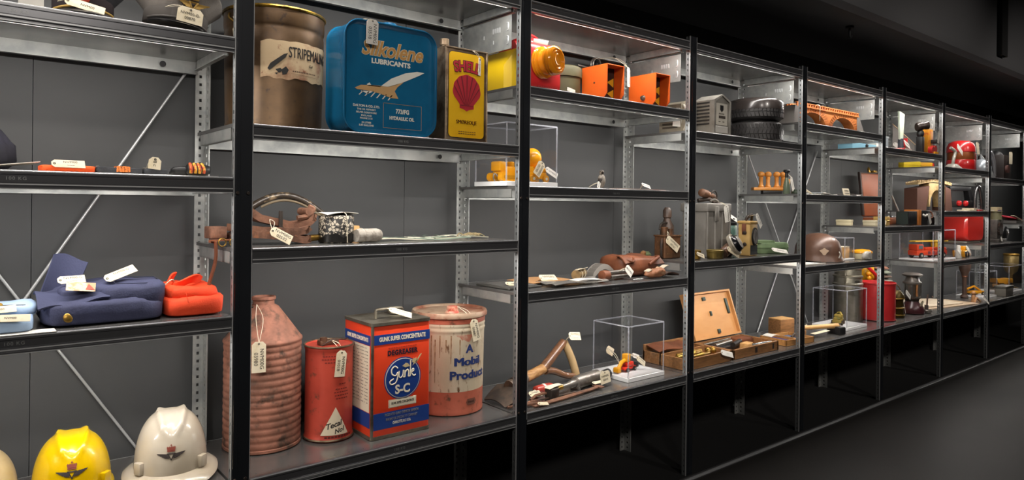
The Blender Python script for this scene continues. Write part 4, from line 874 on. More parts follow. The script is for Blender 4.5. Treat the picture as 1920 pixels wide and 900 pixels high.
# orange lamp hoods
HOOD = mat('orange_hood', '#ef6a22', .45, c2='#e66220', ns=5); BRN = flat('#35201a', .45)
def hood(label, loc, w, h, d, knob):
    t = thing('lamp_hood', label, 'lamp', loc, 0, 'orange lamp hoods')
    th = .004; ch = .030
    outer = [(-w/2, 0), (w/2 - ch, 0), (w/2, ch*.9), (w/2, h - .01), (w/2 - .008, h), (-w/2 + .006, h), (-w/2, h - .006)]
    # closed left side towards the corridor, hood open to the front
    prof = [(-d/2 + .0, ch), (-d/2 + ch, 0), (d/2, 0), (d/2, h), (-d/2, h)]
    for x in (-w/2, w/2 - th): 
        g = G(); g.bar(prof, x, x + th); g.make('side_wall', HOOD, t)
    g = G(); g.bb(-w/2 + th, w/2 - th, -d/2, d/2, h - th, h, .001, 1); g.make('top_wall', HOOD, t)
    g = G(); g.bb(-w/2 + th, w/2 - th, -d/2 + ch, d/2, 0, th); g.bb(-w/2 + th, w/2 - th, d/2 - th, d/2, th, h - th); g.make('back_wall', HOOD, t)
    g = G(); g.bb(-w/2 + th, w/2 - th, -d/2 + .055, d/2 - th, th, h - th); fr = g.make('dark_front_plate', BRN, t)
    yp = -d/2 + .055; pfh = plane_y(yp)
    decal(t, 'arched_opening', [[(-w*.30 + w*.6*i/20, h*.70 + h*.20*math.sin(PI*i/20)) for i in range(21)][::-1] + [(-w*.30, .03), (w*.30, .03)]], pfh, flat('#20120f', .4))
    decal(t, 'yellow_triangles', [[(w*.42, z), (w*.42, z + h*.26), (w*.05, z + h*.13)] for z in (h*.12, h*.44)], plane_y(yp - .0008), YEL)
    if knob:
        g = G(); g.turned((-w/2, .03 - d/4, h*.30), (-w/2 - .02, .03 - d/4, h*.30), [(0, .012), (.004, .012), (.006, .008), (.012, .010), (.014, .004)], 12); g.make('steel_knob', STEEL, t)
    else:
        g = G(); g.turned((-w/2, 0, h*.52), (-w/2 - .004, 0, h*.52), [(0, .004), (.003, .002)], 10); g.make('screw', DARKIRON, t)
    return t
hood('left orange lamp hood with brown front and yellow triangles, next to the olive canister', (1.552, .115, zC2 + .001), .106, .150, .145, False)
hood('right orange lamp hood with a steel knob on its side', (1.855, .115, zC2 + .001), .100, .150, .155, True)
t = thing('bracket_stand', 'grey metal bracket with bent rods and dark arm behind the orange lamp hoods', 'bracket', (1.75, .33, zC2 + .001), 0)
g = G(); g.bb(-.02, .02, .045, .07, 0, .20, .002); g.make('post', flat('#3d3f42', .5, .4), t)
g = G(); g.bb(-.09, .16, .05, .066, .165, .185, .002); g.bb(.02, .05, .035, .075, .185, .245, .003); g.make('arm', flat('#35373a', .5, .4), t)
for dz in (0, .014):
    g = G(); g.tube([(-.16, -.02 + dz, .195), (-.05, .0 + dz, .20), (-.035, .0 + dz, .235), (-.01, .0 + dz, .25), (.04, .03, .235), (.05, .045, .21)], .0042, 7, smooth=5); g.make('bent_rod', STEEL, t)
tag(t, (-.02, -.20, .175), (0, -.04, .35), .034, .085, ('NVM00G', '01~~'), (-.01, 0, .245), m=TAGW)

# clear display cases
def case(label, loc, rz, w, d, h, hb=.018):
    t = thing('display_case', label, 'display case', loc, rz, 'clear display cases')
    g = G(); g.bb(-w/2, w/2, -d/2, d/2, 0, hb, .0012, 1); g.make('white_base', mat('white_acrylic', '#e2e2e2', .35), t)
    g = G(); e = .003; a, b = w/2 - .004, d/2 - .004
    g.bb(-a, a, -b, -b + e, hb, h); g.bb(-a, a, b - e, b, hb, h); g.bb(-a, -a + e, -b + e, b - e, hb, h - e); g.bb(a - e, a, -b + e, b - e, hb, h - e); g.bb(-a, a, -b, b, h, h + e)
    c = g.make('clear_cover', ACRYL, t)
    g = G()
    for sx in (-1, 1):
        for sy in (-1, 1): g.box((sx*a, sy*b, (h + hb)/2), (.0042, .0042, h - hb))
    for s in (-1, 1): g.box((0, s*b, h + .0015), (2*a, .0045, .0045)); g.box((s*a, 0, h + .0015), (.0045, 2*b, .0045))
    g.make('lit_edges', ACEDGE, c); return t
case('large clear display case over the yellow bulldozers and yellow ball', (1.125, .17, zC3 + .0005), .0, .26, .20, .235)
TY = mat('toy_yellow', '#e09a14', .35, coat=.2); TYD = flat('#b87d10', .4)
def wheel(t, x, y, z, r, w, m=BLACK, axis='y', hub=None):
    d = Vector((0, w/2, 0)) if axis == 'y' else Vector((w/2, 0, 0)); c = Vector((x, y, z))
    g = G(); g.turned(c - d, c + d, [(0, r*.8), (w*.12, r), (w*.88, r), (w, r*.8)], 18); o = g.make('wheel', m, t)
    g = G(); g.cyl(c - d*1.08, c + d*1.08, r*.42, n=12); g.make('hub', hub or flat('#b9b4a8', .5), o)
# bulldozer
t = thing('toy_bulldozer', 'yellow toy bulldozer at the left end of the large clear case', 'toy', (1.062, .175, zC3 + .0187), .12)
for y in (-.030, .030):
    g = G(); g.loft([[(x, y - .011, z + .018) for x, z in rrect(.095, .034, .016, 6)], [(x, y + .011, z + .018) for x, z in rrect(.095, .034, .016, 6)]]); o = g.make('track', TY, t)
    g = G(); g.loft([[(x, y - .012, z + .018) for x, z in rrect(.070, .014, .006, 4)], [(x, y + .012, z + .018) for x, z in rrect(.070, .014, .006, 4)]]); g.make('track_frame', TYD, o)
g = G(); g.bb(-.030, .045, -.024, .024, .030, .060, .003); g.bb(-.042, -.006, -.026, .026, .040, .078, .006); g.make('body', TY, t)
g = G(); g.bb(.030, .046, -.020, .020, .058, .080, .005); g.make('seat_block', TY, t)
g = G(); g.sheet(lambda u, v: (.062 + .008*math.cos(PI*(u - .5)*1.4), -.045 + .09*v, .004 + .044*u), 8, 4, .003); g.make('blade', TY, t)
g = G(); g.tube([(-.048, -.02, .02), (-.066, -.02, .03), (-.07, -.02, .012), (-.062, -.02, .002)], .003, 6, smooth=4); g.make('rear_hook', STEEL, t)
t = thing('toy_scraper', 'yellow toy scraper with paper tags, under the yellow ball', 'toy', (1.192, .135, zC3 + .0187), .0)
g = G(); g.bb(-.050, .040, -.026, .026, .014, .040, .004); g.bb(-.005, .045, -.024, .024, .040, .058, .005); g.loft([[(-.05, y, .04), (-.02, y, .04), (-.03, y, .062), (-.055, y, .062)] for y in (-.024, .024)]); g.make('body', TY, t)
for x in (-.035, .030):
    for y in (-.030, .030): wheel(t, x, y, .0145, .0145, .012, TYD)
tag(t, (.010, -.034, .080), (-.15, .65, 0), .036, .066, ('NVM00G', '00740'), (.02, -.01, .058)); tag(t, (.030, -.030, .056), (-.3, -1.05, 0), .026, .062, ('NVM00G',), (.02, -.01, .058), m=TAGW)
t = thing('yellow_ball', 'glossy yellow ball standing over the toy scraper inside the clear case', 'ball', (1.200, .165, zC3 + .077), 0)
g = G(); g.ball((0, 0, .040), .040, 36, 20); g.make('ball', mat('yellow_ball', '#e8a01a', .25, coat=.4), t); g = G(); g.cyl((0, 0, -.0005), (0, 0, .006), .016, .012, 20); g.make('foot', TYD, t)

t = thing('bird_figurine', 'tiny grey and dark upright bird figurine on the shelf edge', 'figurine', (1.545, .11, zC3 + .001), 0)
g = G(); g.lathe([(.012, 0), (.013, .004), (.009, .006), (.010, .012), (.017, .026), (.018, .040), (.014, .054), (.009, .060), (.010, .066), (.011, .072), (.008, .079), (.001, .081)], 24, sx=1, sy=.9); g.make('body', mat('bird_grey', '#8c8378', .5, c2='#3a332f', ns=50, lo=.48, hi=.54), t)
g = G(); g.turned((-.004, -.008, .071), (-.012, -.022, .069), [(0, .004), (.016, .0008)], 8); g.make('beak', DARKIRON, t)
g = G(); g.ball((.010, .004, .036), (.009, .012, .026), 14, 8); g.make('wing', flat('#3a302c', .6), t)
for i, (x, y, w2, d2, rz, c, l) in enumerate(((1.455, .12, .17, .13, .1, '#4c4a4a', 'dark flat booklet lying between the clear case and the bird'), (1.70, .14, .22, .17, -.05, '#8b7c74', 'pinkish grey sheet lying right of the bird figurine'), (1.86, .17, .16, .18, .08, '#7b5a50', 'reddish brown sheet lying at the right end of the shelf'))):
    t = thing('flat_booklet', l, 'booklet', (x, y, zC3 + .001), rz); g = G(); g.bb(-w2/2, w2/2, -d2/2, d2/2, 0, .004, .0008, 1); g.make('cover', flat(c, .6), t); g = G(); g.bb(-w2/2 + .004, w2/2 - .002, -d2/2 + .003, d2/2 - .003, .004, .0046); g.make('page', flat(c, .75), t)
    if i == 0: tag(t, (.02, -.06, .028), (-.4, .6, 0), .016, .036, ('NVM00',), (.0, -.02, .005), m=TAGW)
    if i == 2: tag(t, (-.01, -.02, .030), (-.75, -1.2, 0), .024, .050, ('NVM00G',), (.0, .0, .005), m=TAGW)

# shelf with the bag
t = thing('document_folder', 'brown paper folder with a cream tag lying behind the clear sleeves', 'folder', (1.33, .235, zC4 + .001), .03); g = G(); g.sheet(lambda u, v: ((u - .5)*.26, (v - .5)*.16, .008 + .004*math.sin(4*u)), 12, 4, .003); g.make('folder', mat('manila', '#b5875a', .7), t)
tag(t, (-.07, -.055, .022), (-.9, -1.5, 0), .04, .09, ('NVM00G', '~~~'))
t = thing('clear_sleeve', 'shiny clear plastic sleeves lying flat on the shelf in front of the paper folder', 'sleeve', (1.37, .095, zC4 + .006), .05); g = G(); g.sheet(lambda u, v: ((u - .5)*.32, (v - .5)*.11, .006 + .004*math.sin(6*u + 2*v) + .003*math.sin(9*v)), 24, 10, .002); g.make('sleeve', mat('plastic_sleeve', '#76726d', .18, c2='#8d8a84', ns=10, coat=.6), t, 60)
g = G(); g.sheet(lambda u, v: (-.02 + u*.15, -.045 + v*.05, .013 + .003*math.sin(5*u)), 8, 3, .001); g.make('paper_insert', TAGW, t, 60)
t = thing('document_folder', 'dark grey flat folder with two cream tags at the left end of the shelf', 'folder', (1.11, .19, zC4 + .001), .05); g = G(); g.bb(-.085, .085, -.10, .10, 0, .006, .001, 1); g.make('folder', flat('#45433f', .6), t)
g = G(); g.bb(-.070, .075, -.085, .085, .0062, .0085); g.make('inner_sheet', flat('#5c5a57', .5), t)
tag(t, (-.055, -.045, .016), (-1.2, -1.45, 0), .03, .075, ('NVM00',)); tag(t, (.01, -.02, .016), (-1.2, -1.5, 0), .026, .06, ('NVM00',))
t = thing('tied_paper_roll', 'small brown roll tied with string under a cream slip, left of the ribbed grey strap', 'roll', (1.515, .21, zC4 + .001), .5); g = G(); g.turned((-.045, 0, .022), (.055, 0, .022), [(0, .006), (0, .021), (.1, .021), (.1, .006)]); g.make('roll', mat('kraft', '#8d744d', .7, c2='#5e4d33', ns=30), t)
g = G(); g.tube([(-.015, .022*math.cos(a), .022 + .022*math.sin(a)) for a in [2*PI*i/16 for i in range(16)]], .002, 6, closed=True); g.tube([(.03, .022*math.cos(a), .022 + .022*math.sin(a)) for a in [2*PI*i/16 for i in range(16)]], .002, 6, closed=True); g.make('string', STRING, t)
g = G(); g.at((.0, -.012, .045), (-.3, 0, 0)); g.box((0, 0, 0), (.09, .03, .0015)); g.make('cream_slip', TAGM, t)
t = thing('ribbed_strap', 'grey ribbed plastic strap arched on the shelf beside the leather bag', 'strap', (1.665, .225, zC4 + .001), .05); RIB = mat('grey_plastic', '#8b8680', .5)
def arc(u): a = PI*(.08 + .84*u); return (-.075 + .15*u, .005 + .055*math.sin(a))
for y in (-.022, .020):
    g = G(); g.sheet(lambda u, v: (arc(u)[0], y + .002*v, arc(u)[1] - .0 + (v - .5)*0), 16, 1, .002); g.make('edge_rail', RIB, t, 60)
for y in (-.024, .022):
    g = G(); P = [arc(i/16) for i in range(17)]; g.loft([[(x, y + e, z) for e in (0,)] + [(x, y + .003, z), (x, y + .003, max(.001, z - .024)), (x, y, max(.001, z - .024))] for x, z in P]); g.make('side_band', RIB, t, 60)
for i in range(8):
    x, z = arc((i + .5)/8); g = G(); g.bb(x - .0015, x + .0015, -.021, .022, max(.001, z - .024), z); g.make('rib', RIB, t)
t = thing('leather_roll_tool', 'rolled brown leather tool with grey tubes and white square tag before the ribbed strap', 'tool', (1.625, .115, zC4 + .001), .08)
g = G(); g.turned((-.075, 0, .022), (-.03, 0, .022), [(0, .012), (.002, .021), (.02, .022), (.043, .019), (.045, .012)]); g.make('leather_end', LEATHER, t)
for y, z in ((-.012, .014), (.012, .013), (0, .032)):
    g = G(); g.cyl((-.03, y, z), (.09, y*.8, z), .0085, n=14); g.make('grey_tube', STEEL, t)
tag(t, (.055, -.03, .055), (-.35, -.65, 0), .042, .046, ('NVM00',), (.03, 0, .03), m=TAGW)
t = thing('safety_pin_chain', 'little bright wire rings lying at the shelf front before the white square tag', 'chain', (1.70, .055, zC4 + .001), 0)
for i in range(4):
    g = G(); g.tube([(i*.017 + .011*math.cos(a), .008*math.sin(a) + .004*(i % 2), .002 + .0008*math.sin(2*a)) for a in [2*PI*k/16 for k in range(16)]], .0014, 6, closed=True); g.make('link', CHROME, t)
t = thing('leather_bag', 'brown leather shoulder bag with a folded flap lying on the middle shelf', 'bag', (1.855, .225, zC4 + .001), -.04)
g = G(); g.blob((0, 0, .045), (.25, .18, .09), .45, 24, .010, 9, 2.4); g.make('bag_body', LEATHER, t, 70)
g = G(); g.sheet(lambda u, v: (-.13 + .26*u, -.105 + .06*v + .02*math.sin(3*u), .050 + .046*math.sin(PI*(.1 + .5*v)) - .012*u + .004*math.sin(7*u)), 24, 10, .005); g.make('flap', LEATHER, t, 70)
g = G(); g.tube([(-.11, -.05, .088), (-.10, -.085, .078), (-.075, -.095, .070), (-.055, -.08, .082), (-.065, -.05, .092)], .006, 8, smooth=5); g.make('belt_loop', LEATHER, t, 60)
g = G(); g.tube([(.03, -.10, .055), (.06, -.105, .075), (.10, -.09, .085), (.125, -.05, .080), (.14, .0, .06)], .008, 8, smooth=5); g.make('rolled_edge', mat('leather_edge', '#6d3a22', .5), t, 60)
LD2 = mat('dark_leather', '#4c3226', .5, c2='#35221a', ns=10, bump=.2)
t = thing('leather_holster', 'dark brown leather pieces and crumpled tan wrap lying in front of the leather bag', 'leather', (1.900, .075, zC4 + .001), -.05)
g = G(); g.sheet(lambda u, v: (-.03 + .11*u, -.04 + .09*v, .012 + .012*math.sin(3*u + 2*v) + .01*v), 14, 8, .006); g.make('flat_piece', LD2, t, 60)
g = G(); g.blob((-.055, -.01, .020), (.09, .06, .038), .7, 18, .014, 26, 4.4); g.make('crumpled_wrap', mat('tan_leather', '#8a5a3c', .6, c2='#c0a98c', ns=14, lo=.5, hi=.6), t, 70)
g = G(); g.sheet(lambda u, v: (-.10 + .13*u, -.02 + .03*v, .030 + .018*u + .006*math.sin(8*u)), 12, 3, .003); g.make('pale_strip', mat('pale_canvas', '#b5ab97', .8), t, 60)
# bottom shelf: spade and tools
t = thing('old_spade', 'old spade with a brown D-shaped handle lying against the back of the shelf', 'spade', (1.0, .0, zC5 + .001), 0)
HND = mat('varnished_wood', '#745139', .35, c2='#583a28', ns=6, stretch=(3, 12, 12), coat=.3)
A = Vector((1.10 - 1.0, .17, .050)); B = Vector((1.335 - 1.0, .235, .075)); C1 = Vector((1.48 - 1.0, .265, .165)); E1 = Vector((1.52 - 1.0, .225, .020))
g = G(); g.turned(A, B, [(0, .024), (.01, .026), (.10, .024), (.11, .022)]); g.make('socket', mat('socket_iron', '#5b4e46', .5, .5, c2='#7d6a58', ns=20), t)
g = G(); M1 = A.lerp(B, .42); g.tube([M1, B, B.lerp(C1, .1)], .021, 14); g.make('shaft', mat('old_pale_wood', '#b58a58', .6, c2='#8f6438', ns=6, stretch=(3, 14, 14)), t)
g = G(); g.tube([B, B.lerp(C1, .35) + Vector((0, 0, .0)), C1], [.022, .018], 12, smooth=4); g.make('upper_arm', HND, t, 60)
g = G(); g.tube([B + Vector((.01, -.005, -.01)), Vector((.40, .235, .055)), Vector((.46, .225, .030)), E1], [.016, .012], 12, smooth=5); g.make('lower_arm', HND, t, 60)
g = G(); g.tube([C1 + Vector((.004, 0, .0)), C1.lerp(E1, .5) + Vector((.01, 0, 0)), E1 + Vector((0, 0, .004))], .017, 14, smooth=3); g.make('grip', mat('worn_grip', '#a58a62', .6, c2='#86683f', ns=6), t, 60)
g = G(); g.sheet(lambda u, v: (.11 - .095*u, .17 - .02*u + (v - .5)*.17*(1 - .25*u*u), .030 + .020*math.cos((v - .5)*2.4) - .040*u*.9), 14, 10, .004); g.make('blade', mat('spade_blade', '#4d4540', .5, .5, c2='#6a5a4e', ns=14), t, 60)
for i in range(4):
    c = A.lerp(B, .08 + .07*i); g = G(); dd = (B - A).normalized(); g.cyl(c, c + dd*.004, .0275, n=24); g.make('iron_ring', DARKIRON, t)
tag(t, C1 + Vector((.004, -.03, .03)), (-.45, -1.45, 0), .036, .066, ('NVM00G', '~~~'), C1 + Vector((0, -.015, .01)))
t = thing('grease_gun', 'silver cylinder grease gun with a brass nozzle and large paper tag', 'tool', (1.438, .125, zC5 + .001), .15)
g = G(); g.turned((-.115, 0, .026), (.14, 0, .028), [(0, .0), (0, .010), (.05, .011), (.056, .016), (.085, .016), (.09, .026), (.10, .028), (.245, .028), (.250, .022), (.255, .022)], 28); g.make('barrel', mat('grey_steel', '#8d8780', .4, .7, c2='#6c655e', ns=14), t)
g = G(); g.cyl((-.165, 0, .024), (-.113, 0, .026), .007, .010, 14); g.make('brass_nozzle', BRASS, t)
g = G(); g.turned((.14, 0, .028), (.225, .005, .024), [(0, .012), (.03, .010), (.04, .018), (.08, .020), (.085, .012)]); g.make('end_grip', BLACK, t)
g = G(); g.box((-.022, 0, .006), (.010, .05, .012), .002); g.make('ring_foot', STEEL, t)
tag(t, (.095, -.062, .065), (-.15, -.05, -.05), .066, .050, ('NVM00G', '03010'), (.10, -.02, .055), False)
t = thing('screwdriver', 'small tool with a red lacquered handle and white band, left of the grease gun', 'tool', (1.275, .165, zC5 + .001), .12)
g = G(); g.turned((-.05, 0, .018), (.06, 0, .018), [(0, .010), (.004, .016), (.05, .017), (.09, .015), (.105, .010), (.11, .004)]); g.make('red_handle', mat('red_lacquer', '#a8382c', .35, coat=.3), t)
g = G(); g.cyl((-.005, 0, .018), (.006, 0, .018), .0175, n=20); g.make('white_band', TAGW, t)
g = G(); g.tube([(-.05, 0, .016), (-.12, -.005, .011), (-.18, -.01, .007)], .006, 8); g.make('shaft', DARKIRON, t)
tag(t, (-.115, -.03, .018), (-.9, -1.5, 0), .028, .062, ('NVM00G', '~~~'), (-.05, 0, .02))
t = thing('club_hammer', 'small dark iron hammer head with a thin shaft at the front of the shelf', 'hammer', (1.25, .085, zC5 + .001), .1)
g = G(); g.box((0, 0, .021), (.05, .040, .040), .007, 3); g.make('head', DARKIRON, t)
g = G(); g.tube([(-.02, .01, .022), (-.07, .02, .020), (-.11, .012, .010)], .006, 8); g.make('shaft', RUST, t)
g = G(); g.sheet(lambda u, v: (-.03 + .085*u, -.015 + .03*v, .0425 + .004*math.sin(3*u) + .003*u), 8, 3, .001); g.make('paper_strip', TAGM, t, 60)
t = thing('scythe_iron', 'long flat rusty iron blade lying along the front edge of the shelf', 'iron', (1.30, .045, zC5 + .001), .09)
g = G(); g.sheet(lambda u, v: (-.19 + .38*u, -.012 + .024*v*(1 - .5*abs(u - .3)) + .03*(u - .5)**2, .005 + .006*u + .002*v), 24, 4, .004); g.make('blade', RUST, t, 60)
g = G(); g.sheet(lambda u, v: (.185 + .02*u, -.02 + .05*v, .012 + .002*u), 4, 4, .004); g.make('cross_end', RUST, t, 60)
tag(t, (.19, .03, .020), (-1.3, -1.5, 0), .02, .07, ())
t = thing('iron_rod', 'thin dark iron rod lying behind the rusty blade', 'rod', (1.30, .095, zC5 + .001), .0)
g = G(); g.tube([(-.21, -.012, .005), (-.04, -.020, .006), (.14, -.022, .005)], .004, 8, smooth=4); g.make('rod', DARKIRON, t); g = G(); g.box((-.212, -.012, .007), (.02, .02, .013), .002); g.make('square_end', DARKIRON, t)
t = thing('rusty_pincers', 'pair of rusty pincers lying half behind the front upright', 'pincers', (1.075, .055, zC5 + .001), .05)
for q in (-1, 1):
    g = G(); g.tube([(-.06, q*.018, .008), (-.02, q*.006, .009), (.03, -q*.008, .009), (.07, -q*.014, .008), (.085, -q*.004, .008)], .006, 8, smooth=4); g.make('arm', RUST, t)
g = G(); g.turned((.0, 0, .0), (0, 0, .020), [(0, .008), (.020, .008)]); g.make('rivet', DARKIRON, t); tag(t, (.05, -.03, .012), (-1.2, -1.3, 0), .018, .045, ())
case('clear display case over the small red and yellow toy digger', (1.79, .165, zC5 + .0005), .0, .245, .215, .238)
t = thing('toy_digger', 'small red toy truck with yellow digger arm in the clear case', 'toy', (1.775, .16, zC5 + .0187), .15)
for x in (-.025, .03):
    for y in (-.022, .022): wheel(t, x, y, .010, .010, .009)
g = G(); g.bb(-.042, .048, -.019, .019, .010, .020, .002); g.bb(-.015, .030, -.020, .020, .020, .042, .006); g.make('red_body', mat('toy_red', '#d5331f', .35, coat=.3), t)
g = G(); g.bb(-.02, .008, -.015, .015, .042, .078, .004); g.make('yellow_cab', TY, t)
g = G(); g.tube([(-.015, 0, .05), (-.045, 0, .045), (-.07, 0, .018)], .009, 8); g.make('digger_arm', TY, t)
g = G(); g.box((-.078, 0, .016), (.022, .03, .022), .003); g.make('bucket', TY, t)
g = G(); g.bb(.048, .075, -.016, .016, .008, .026, .003); g.make('dark_rear', BLACK, t)
tag(t, (.026, -.034, .062), (-.35, -.9, 0), .026, .064, ('NVM00G', '~~~'), (.0, -.01, .07)); tag(t, (.045, .0, .064), (-.4, -1.2, 0), .022, .05, ('NVM00',), (.0, 0, .07), m=TAGW)
tag(t, (-.088, .05, .105), (.0, -1.1, 0), .034, .058, ('NVM00',), (-.06, .0, .04))
# ------------------------------------------------------------------ bay with heater, tyres, meter and open case
zD2, zD3, zD4 = 1.573, .974, .464
GH = mat('grey_hammered_metal', '#9c9890', .45, .45, c2='#86827b', ns=16, bump=.15, bs=140)
def gable(w, h, r): return [(-w/2, 0), (w/2, 0), (w/2, h - r), (w*.28, h - r*.55), (0, h), (-w*.28, h - r*.55), (-w/2, h - r)]
t = thing('space_heater', 'small grey heater with gabled top, side louvers and a pale label plate', 'heater', (2.313, .10, zD2 + .001), 0)
g = G(); g.prism(gable(.140, .200, .032), -.055, .06); g.make('housing', GH, t)
fr = gable(.140, .200, .032); inn = [(x*.84, .012 + z*.90) for x, z in fr]
g = G(); g.loft([[(x, -.062, z) for x, z in fr], [(x, -.055, z) for x, z in fr], [(x, -.055, z) for x, z in inn], [(x, -.062, z) for x, z in inn], [(x, -.062, z) for x, z in fr]], False, False); g.make('front_frame', GH, t)
yp = -.0555
decal(t, 'label_plate', [rect(-.046, .046, .050, .155)], plane_y(yp), mat('pale_plate', '#bdb8ac', .5)); decal(t, 'dark_shield', [[(-.014, .146), (.014, .146), (.014, .124), (0, .112), (-.014, .124)]], plane_y(yp - .0007), BLACK)
decal(t, 'dark_band', [rect(-.024, .030, .082, .095)], plane_y(yp - .0007), flat('#3a332d', .6)); text(t, '513', .013, (.003, yp - .0007, .104), INK, bold=.0004) if 0 else None
decal(t, 'printed_dashes', [rect(-.024 + .012*i, -.016 + .012*i, .101, .108) for i in range(4)] + [rect(-.026, -.010, .064, .068), rect(.006, .022, .064, .068)], plane_y(yp - .0007), flat('#5a554d', .6))
g = G(); g.bb(-.05, .05, -.0575, -.055, .010, .044, .001, 1); g.make('lower_plate', mat('light_plate', '#c9c6bf', .4, .3), t)
for i in range(7):
    g = G(); g.bb(-.0715, -.0695, -.035, .045, .050 + .017*i, .058 + .017*i); g.make('louver', flat('#2c2a28', .6), t)
t = thing('metal_lantern', 'beige metal lantern with slatted sides, half hidden behind the upright left of the heater', 'lantern', (2.172, .20, zD2 + .001), 0)
BG = mat('beige_metal', '#a39a88', .5, .3, c2='#8d8574', ns=12)
g = G(); g.prism(gable(.115, .165, .02), -.065, .065); g.make('housing', BG, t)
for i in range(6):
    g = G(); g.bb(-.0595, -.057, -.045, .045, .03 + .017*i, .039 + .017*i); g.make('slat', flat('#4a4238', .6), t)
g = G(); g.tube([(-.04, -.066, .14), (-.045, -.085, .11), (-.04, -.085, .05), (-.035, -.066, .02)], .006, 8, smooth=4); g.make('handle', mat('pale_handle', '#c9c4b6', .5), t)
tag(t, (-.062, -.055, .125), (0, .1, -.9), .04, .09, (), m=TAGW)
# tyres
def tyre(z, label, smooth):
    t = thing('black_tyre', label, 'tyre', (2.852, .192, z), 0, 'small tyres in a stack')
    R, h = .143, .118; n = 90
    prof = [(.075, .030), (.080, .012), (.100, .003), (.125, .004), (.137, .016), (.141, .030), (.143, .045), (.143, .073), (.141, .088), (.137, .102), (.125, .114), (.100, .115), (.080, .106), (.075, .088), (.075, .030)]
    g = G(); g.loft([[(r*math.cos(2*PI*i/n), r*math.sin(2*PI*i/n), zz) for i in range(n)] for r, zz in prof], False, False); g.make('carcass', RUBBER, t, 60)
    g = G(); k = 44
    for row, (za, zb) in enumerate(((.018, .042), (.046, .072), (.076, .100))):
        for i in range(k):
            a0 = 2*PI*(i + .5*(row % 2))/k; a1 = a0 + 2*PI/k*.76; sk = .05*(1 if row % 2 else -1)
            r_ = .1445 if row == 1 else .1425
            g.loft([[(rr*math.cos(a + s), rr*math.sin(a + s), zz) for a, s, zz in ((a0, 0, za), (a1, 0, za), (a1, sk, zb), (a0, sk, zb))] for rr in (r_ - .004, r_ + .0022)])
    o = g.make('tread_blocks', RUBBER, t)
    if smooth:
        g = G(); g.loft([[(r*math.cos(2*PI*i/n), r*math.sin(2*PI*i/n), zz) for i in range(n)] for r, zz in ((.085, .118), (.122, .122), (.140, .114), (.1475, .096), (.1475, .060), (.143, .058), (.138, .09), (.12, .115), (.085, .113), (.085, .118))], False, False); g.make('smooth_band', mat('shiny_rubber', '#2d2826', .25, coat=.2), t, 60)
    return t
tyre(zD2 + .001, 'lower black treaded tyre of the stack right of the grey heater', False); tyre(zD2 + .121, 'upper black tyre with a shiny top, lying on the treaded tyre', True)

# shelf with the ammunition box
AM = mat('grey_green_steel', '#8f8b85', .5, .35, c2='#7e7a74', ns=10, lo=.4, hi=.65)
t = thing('ammunition_box', 'tall grey steel ammunition box with ribbed corners and rimmed lid', 'box', (2.40, .19, zD3 + .001), 0)
g = G(); g.bb(-.095, .095, -.075, .075, 0, .235, .006, 3); g.make('body', AM, t)
g = G(); g.bb(-.103, .103, -.083, .083, .225, .268, .006, 3); g.make('lid', AM, t)
for x in (-.095, -.03, .03, .095):
    g = G(); g.cyl((x, -.076, .0), (x, -.076, .225), .006, n=10); g.make('pressed_rib', AM, t)
g = G(); g.box((-.03, -.086, .215), (.028, .010, .075), .003); g.make('latch', AM, t)
tag(t, (.045, -.088, .258), (0, -.18, 0), .044, .085, ('NVM00G', '~~~'), (.02, -.06, .275), m=TAGW)
t = thing('hand_drill', 'old hand drill with brown wooden grips lying on the grey ammunition box', 'drill', (2.40, .19, zD3 + .2695), .1)
g = G(); g.turned((-.085, -.02, .055), (.045, -.02, .028), [(0, .012), (.006, .020), (.05, .022), (.06, .014), (.07, .014), (.08, .020), (.12, .018), (.132, .008)]); g.make('wood_grip', mat('worn_brown_grip', '#6d4a34', .5, c2='#4a3224', ns=14), t)
g = G(); g.tube([(-.08, .0, .012), (-.03, -.03, .020), (.03, -.02, .012), (.08, -.01, .010)], .010, 10, smooth=4); g.make('iron_body', DARKIRON, t)
g = G(); g.tube([(.02 + .030*math.cos(a), -.034, .034 + .030*math.sin(a)) for a in [2*PI*i/20 for i in range(20)]], .0035, 8, closed=True); g.make('gear_wheel', DARKIRON, t)
g = G(); g.turned((.075, -.01, .0), (.075, -.01, .04), [(0, .016), (.012, .016), (.014, .007), (.03, .007), (.032, .011), (.04, .009)]); g.make('knob', DARKIRON, t)
g = G(); g.tube([(-.05, -.05, .010), (-.02, -.058, .018), (.02, -.055, .010)], .006, 8, smooth=4); g.make('crank', STEEL, t)
t = thing('metal_canteen', 'rusty brown square flask with two necks and a cream tag, left of the ammunition box', 'flask', (2.105, .20, zD3 + .001), -.1)
CN = mat('rusty_flask', '#6e4a30', .55, .3, c2='#4d3522', ns=18, lo=.4, hi=.6, c3='#8d7350', ns3=60, lo3=.6, hi3=.66, bump=.2)
g = G(); g.bb(-.055, .055, -.035, .035, 0, .110, .006, 3); g.bb(-.058, .058, -.038, .038, .104, .112, .002); g.make('body', CN, t)
for x, r_, h_ in ((-.022, .016, .032), (.018, .011, .024)):
    g = G(); g.cyl((x, 0, .112), (x, 0, .112 + h_), r_, n=18); g.cyl((x, 0, .112 + h_), (x, 0, .118 + h_), r_*1.15, n=18); g.make('neck', CN, t)
g = G(); g.tube([(-.058, -.02, .095), (-.072, -.03, .07), (-.072, -.03, .02), (-.06, -.02, .008)], .006, 8, smooth=4); g.make('strap', DARKIRON, t)
tag(t, (-.046, -.040, .098), (-.05, -.95, 0), .040, .095, ('NVM00G', '00161'), (-.022, -.02, .13))
t = thing('bottle_with_pipe', 'tall dark bottle with bent pipe, half hidden behind the front upright', 'bottle', (2.228, .30, zD3 + .001), 0)
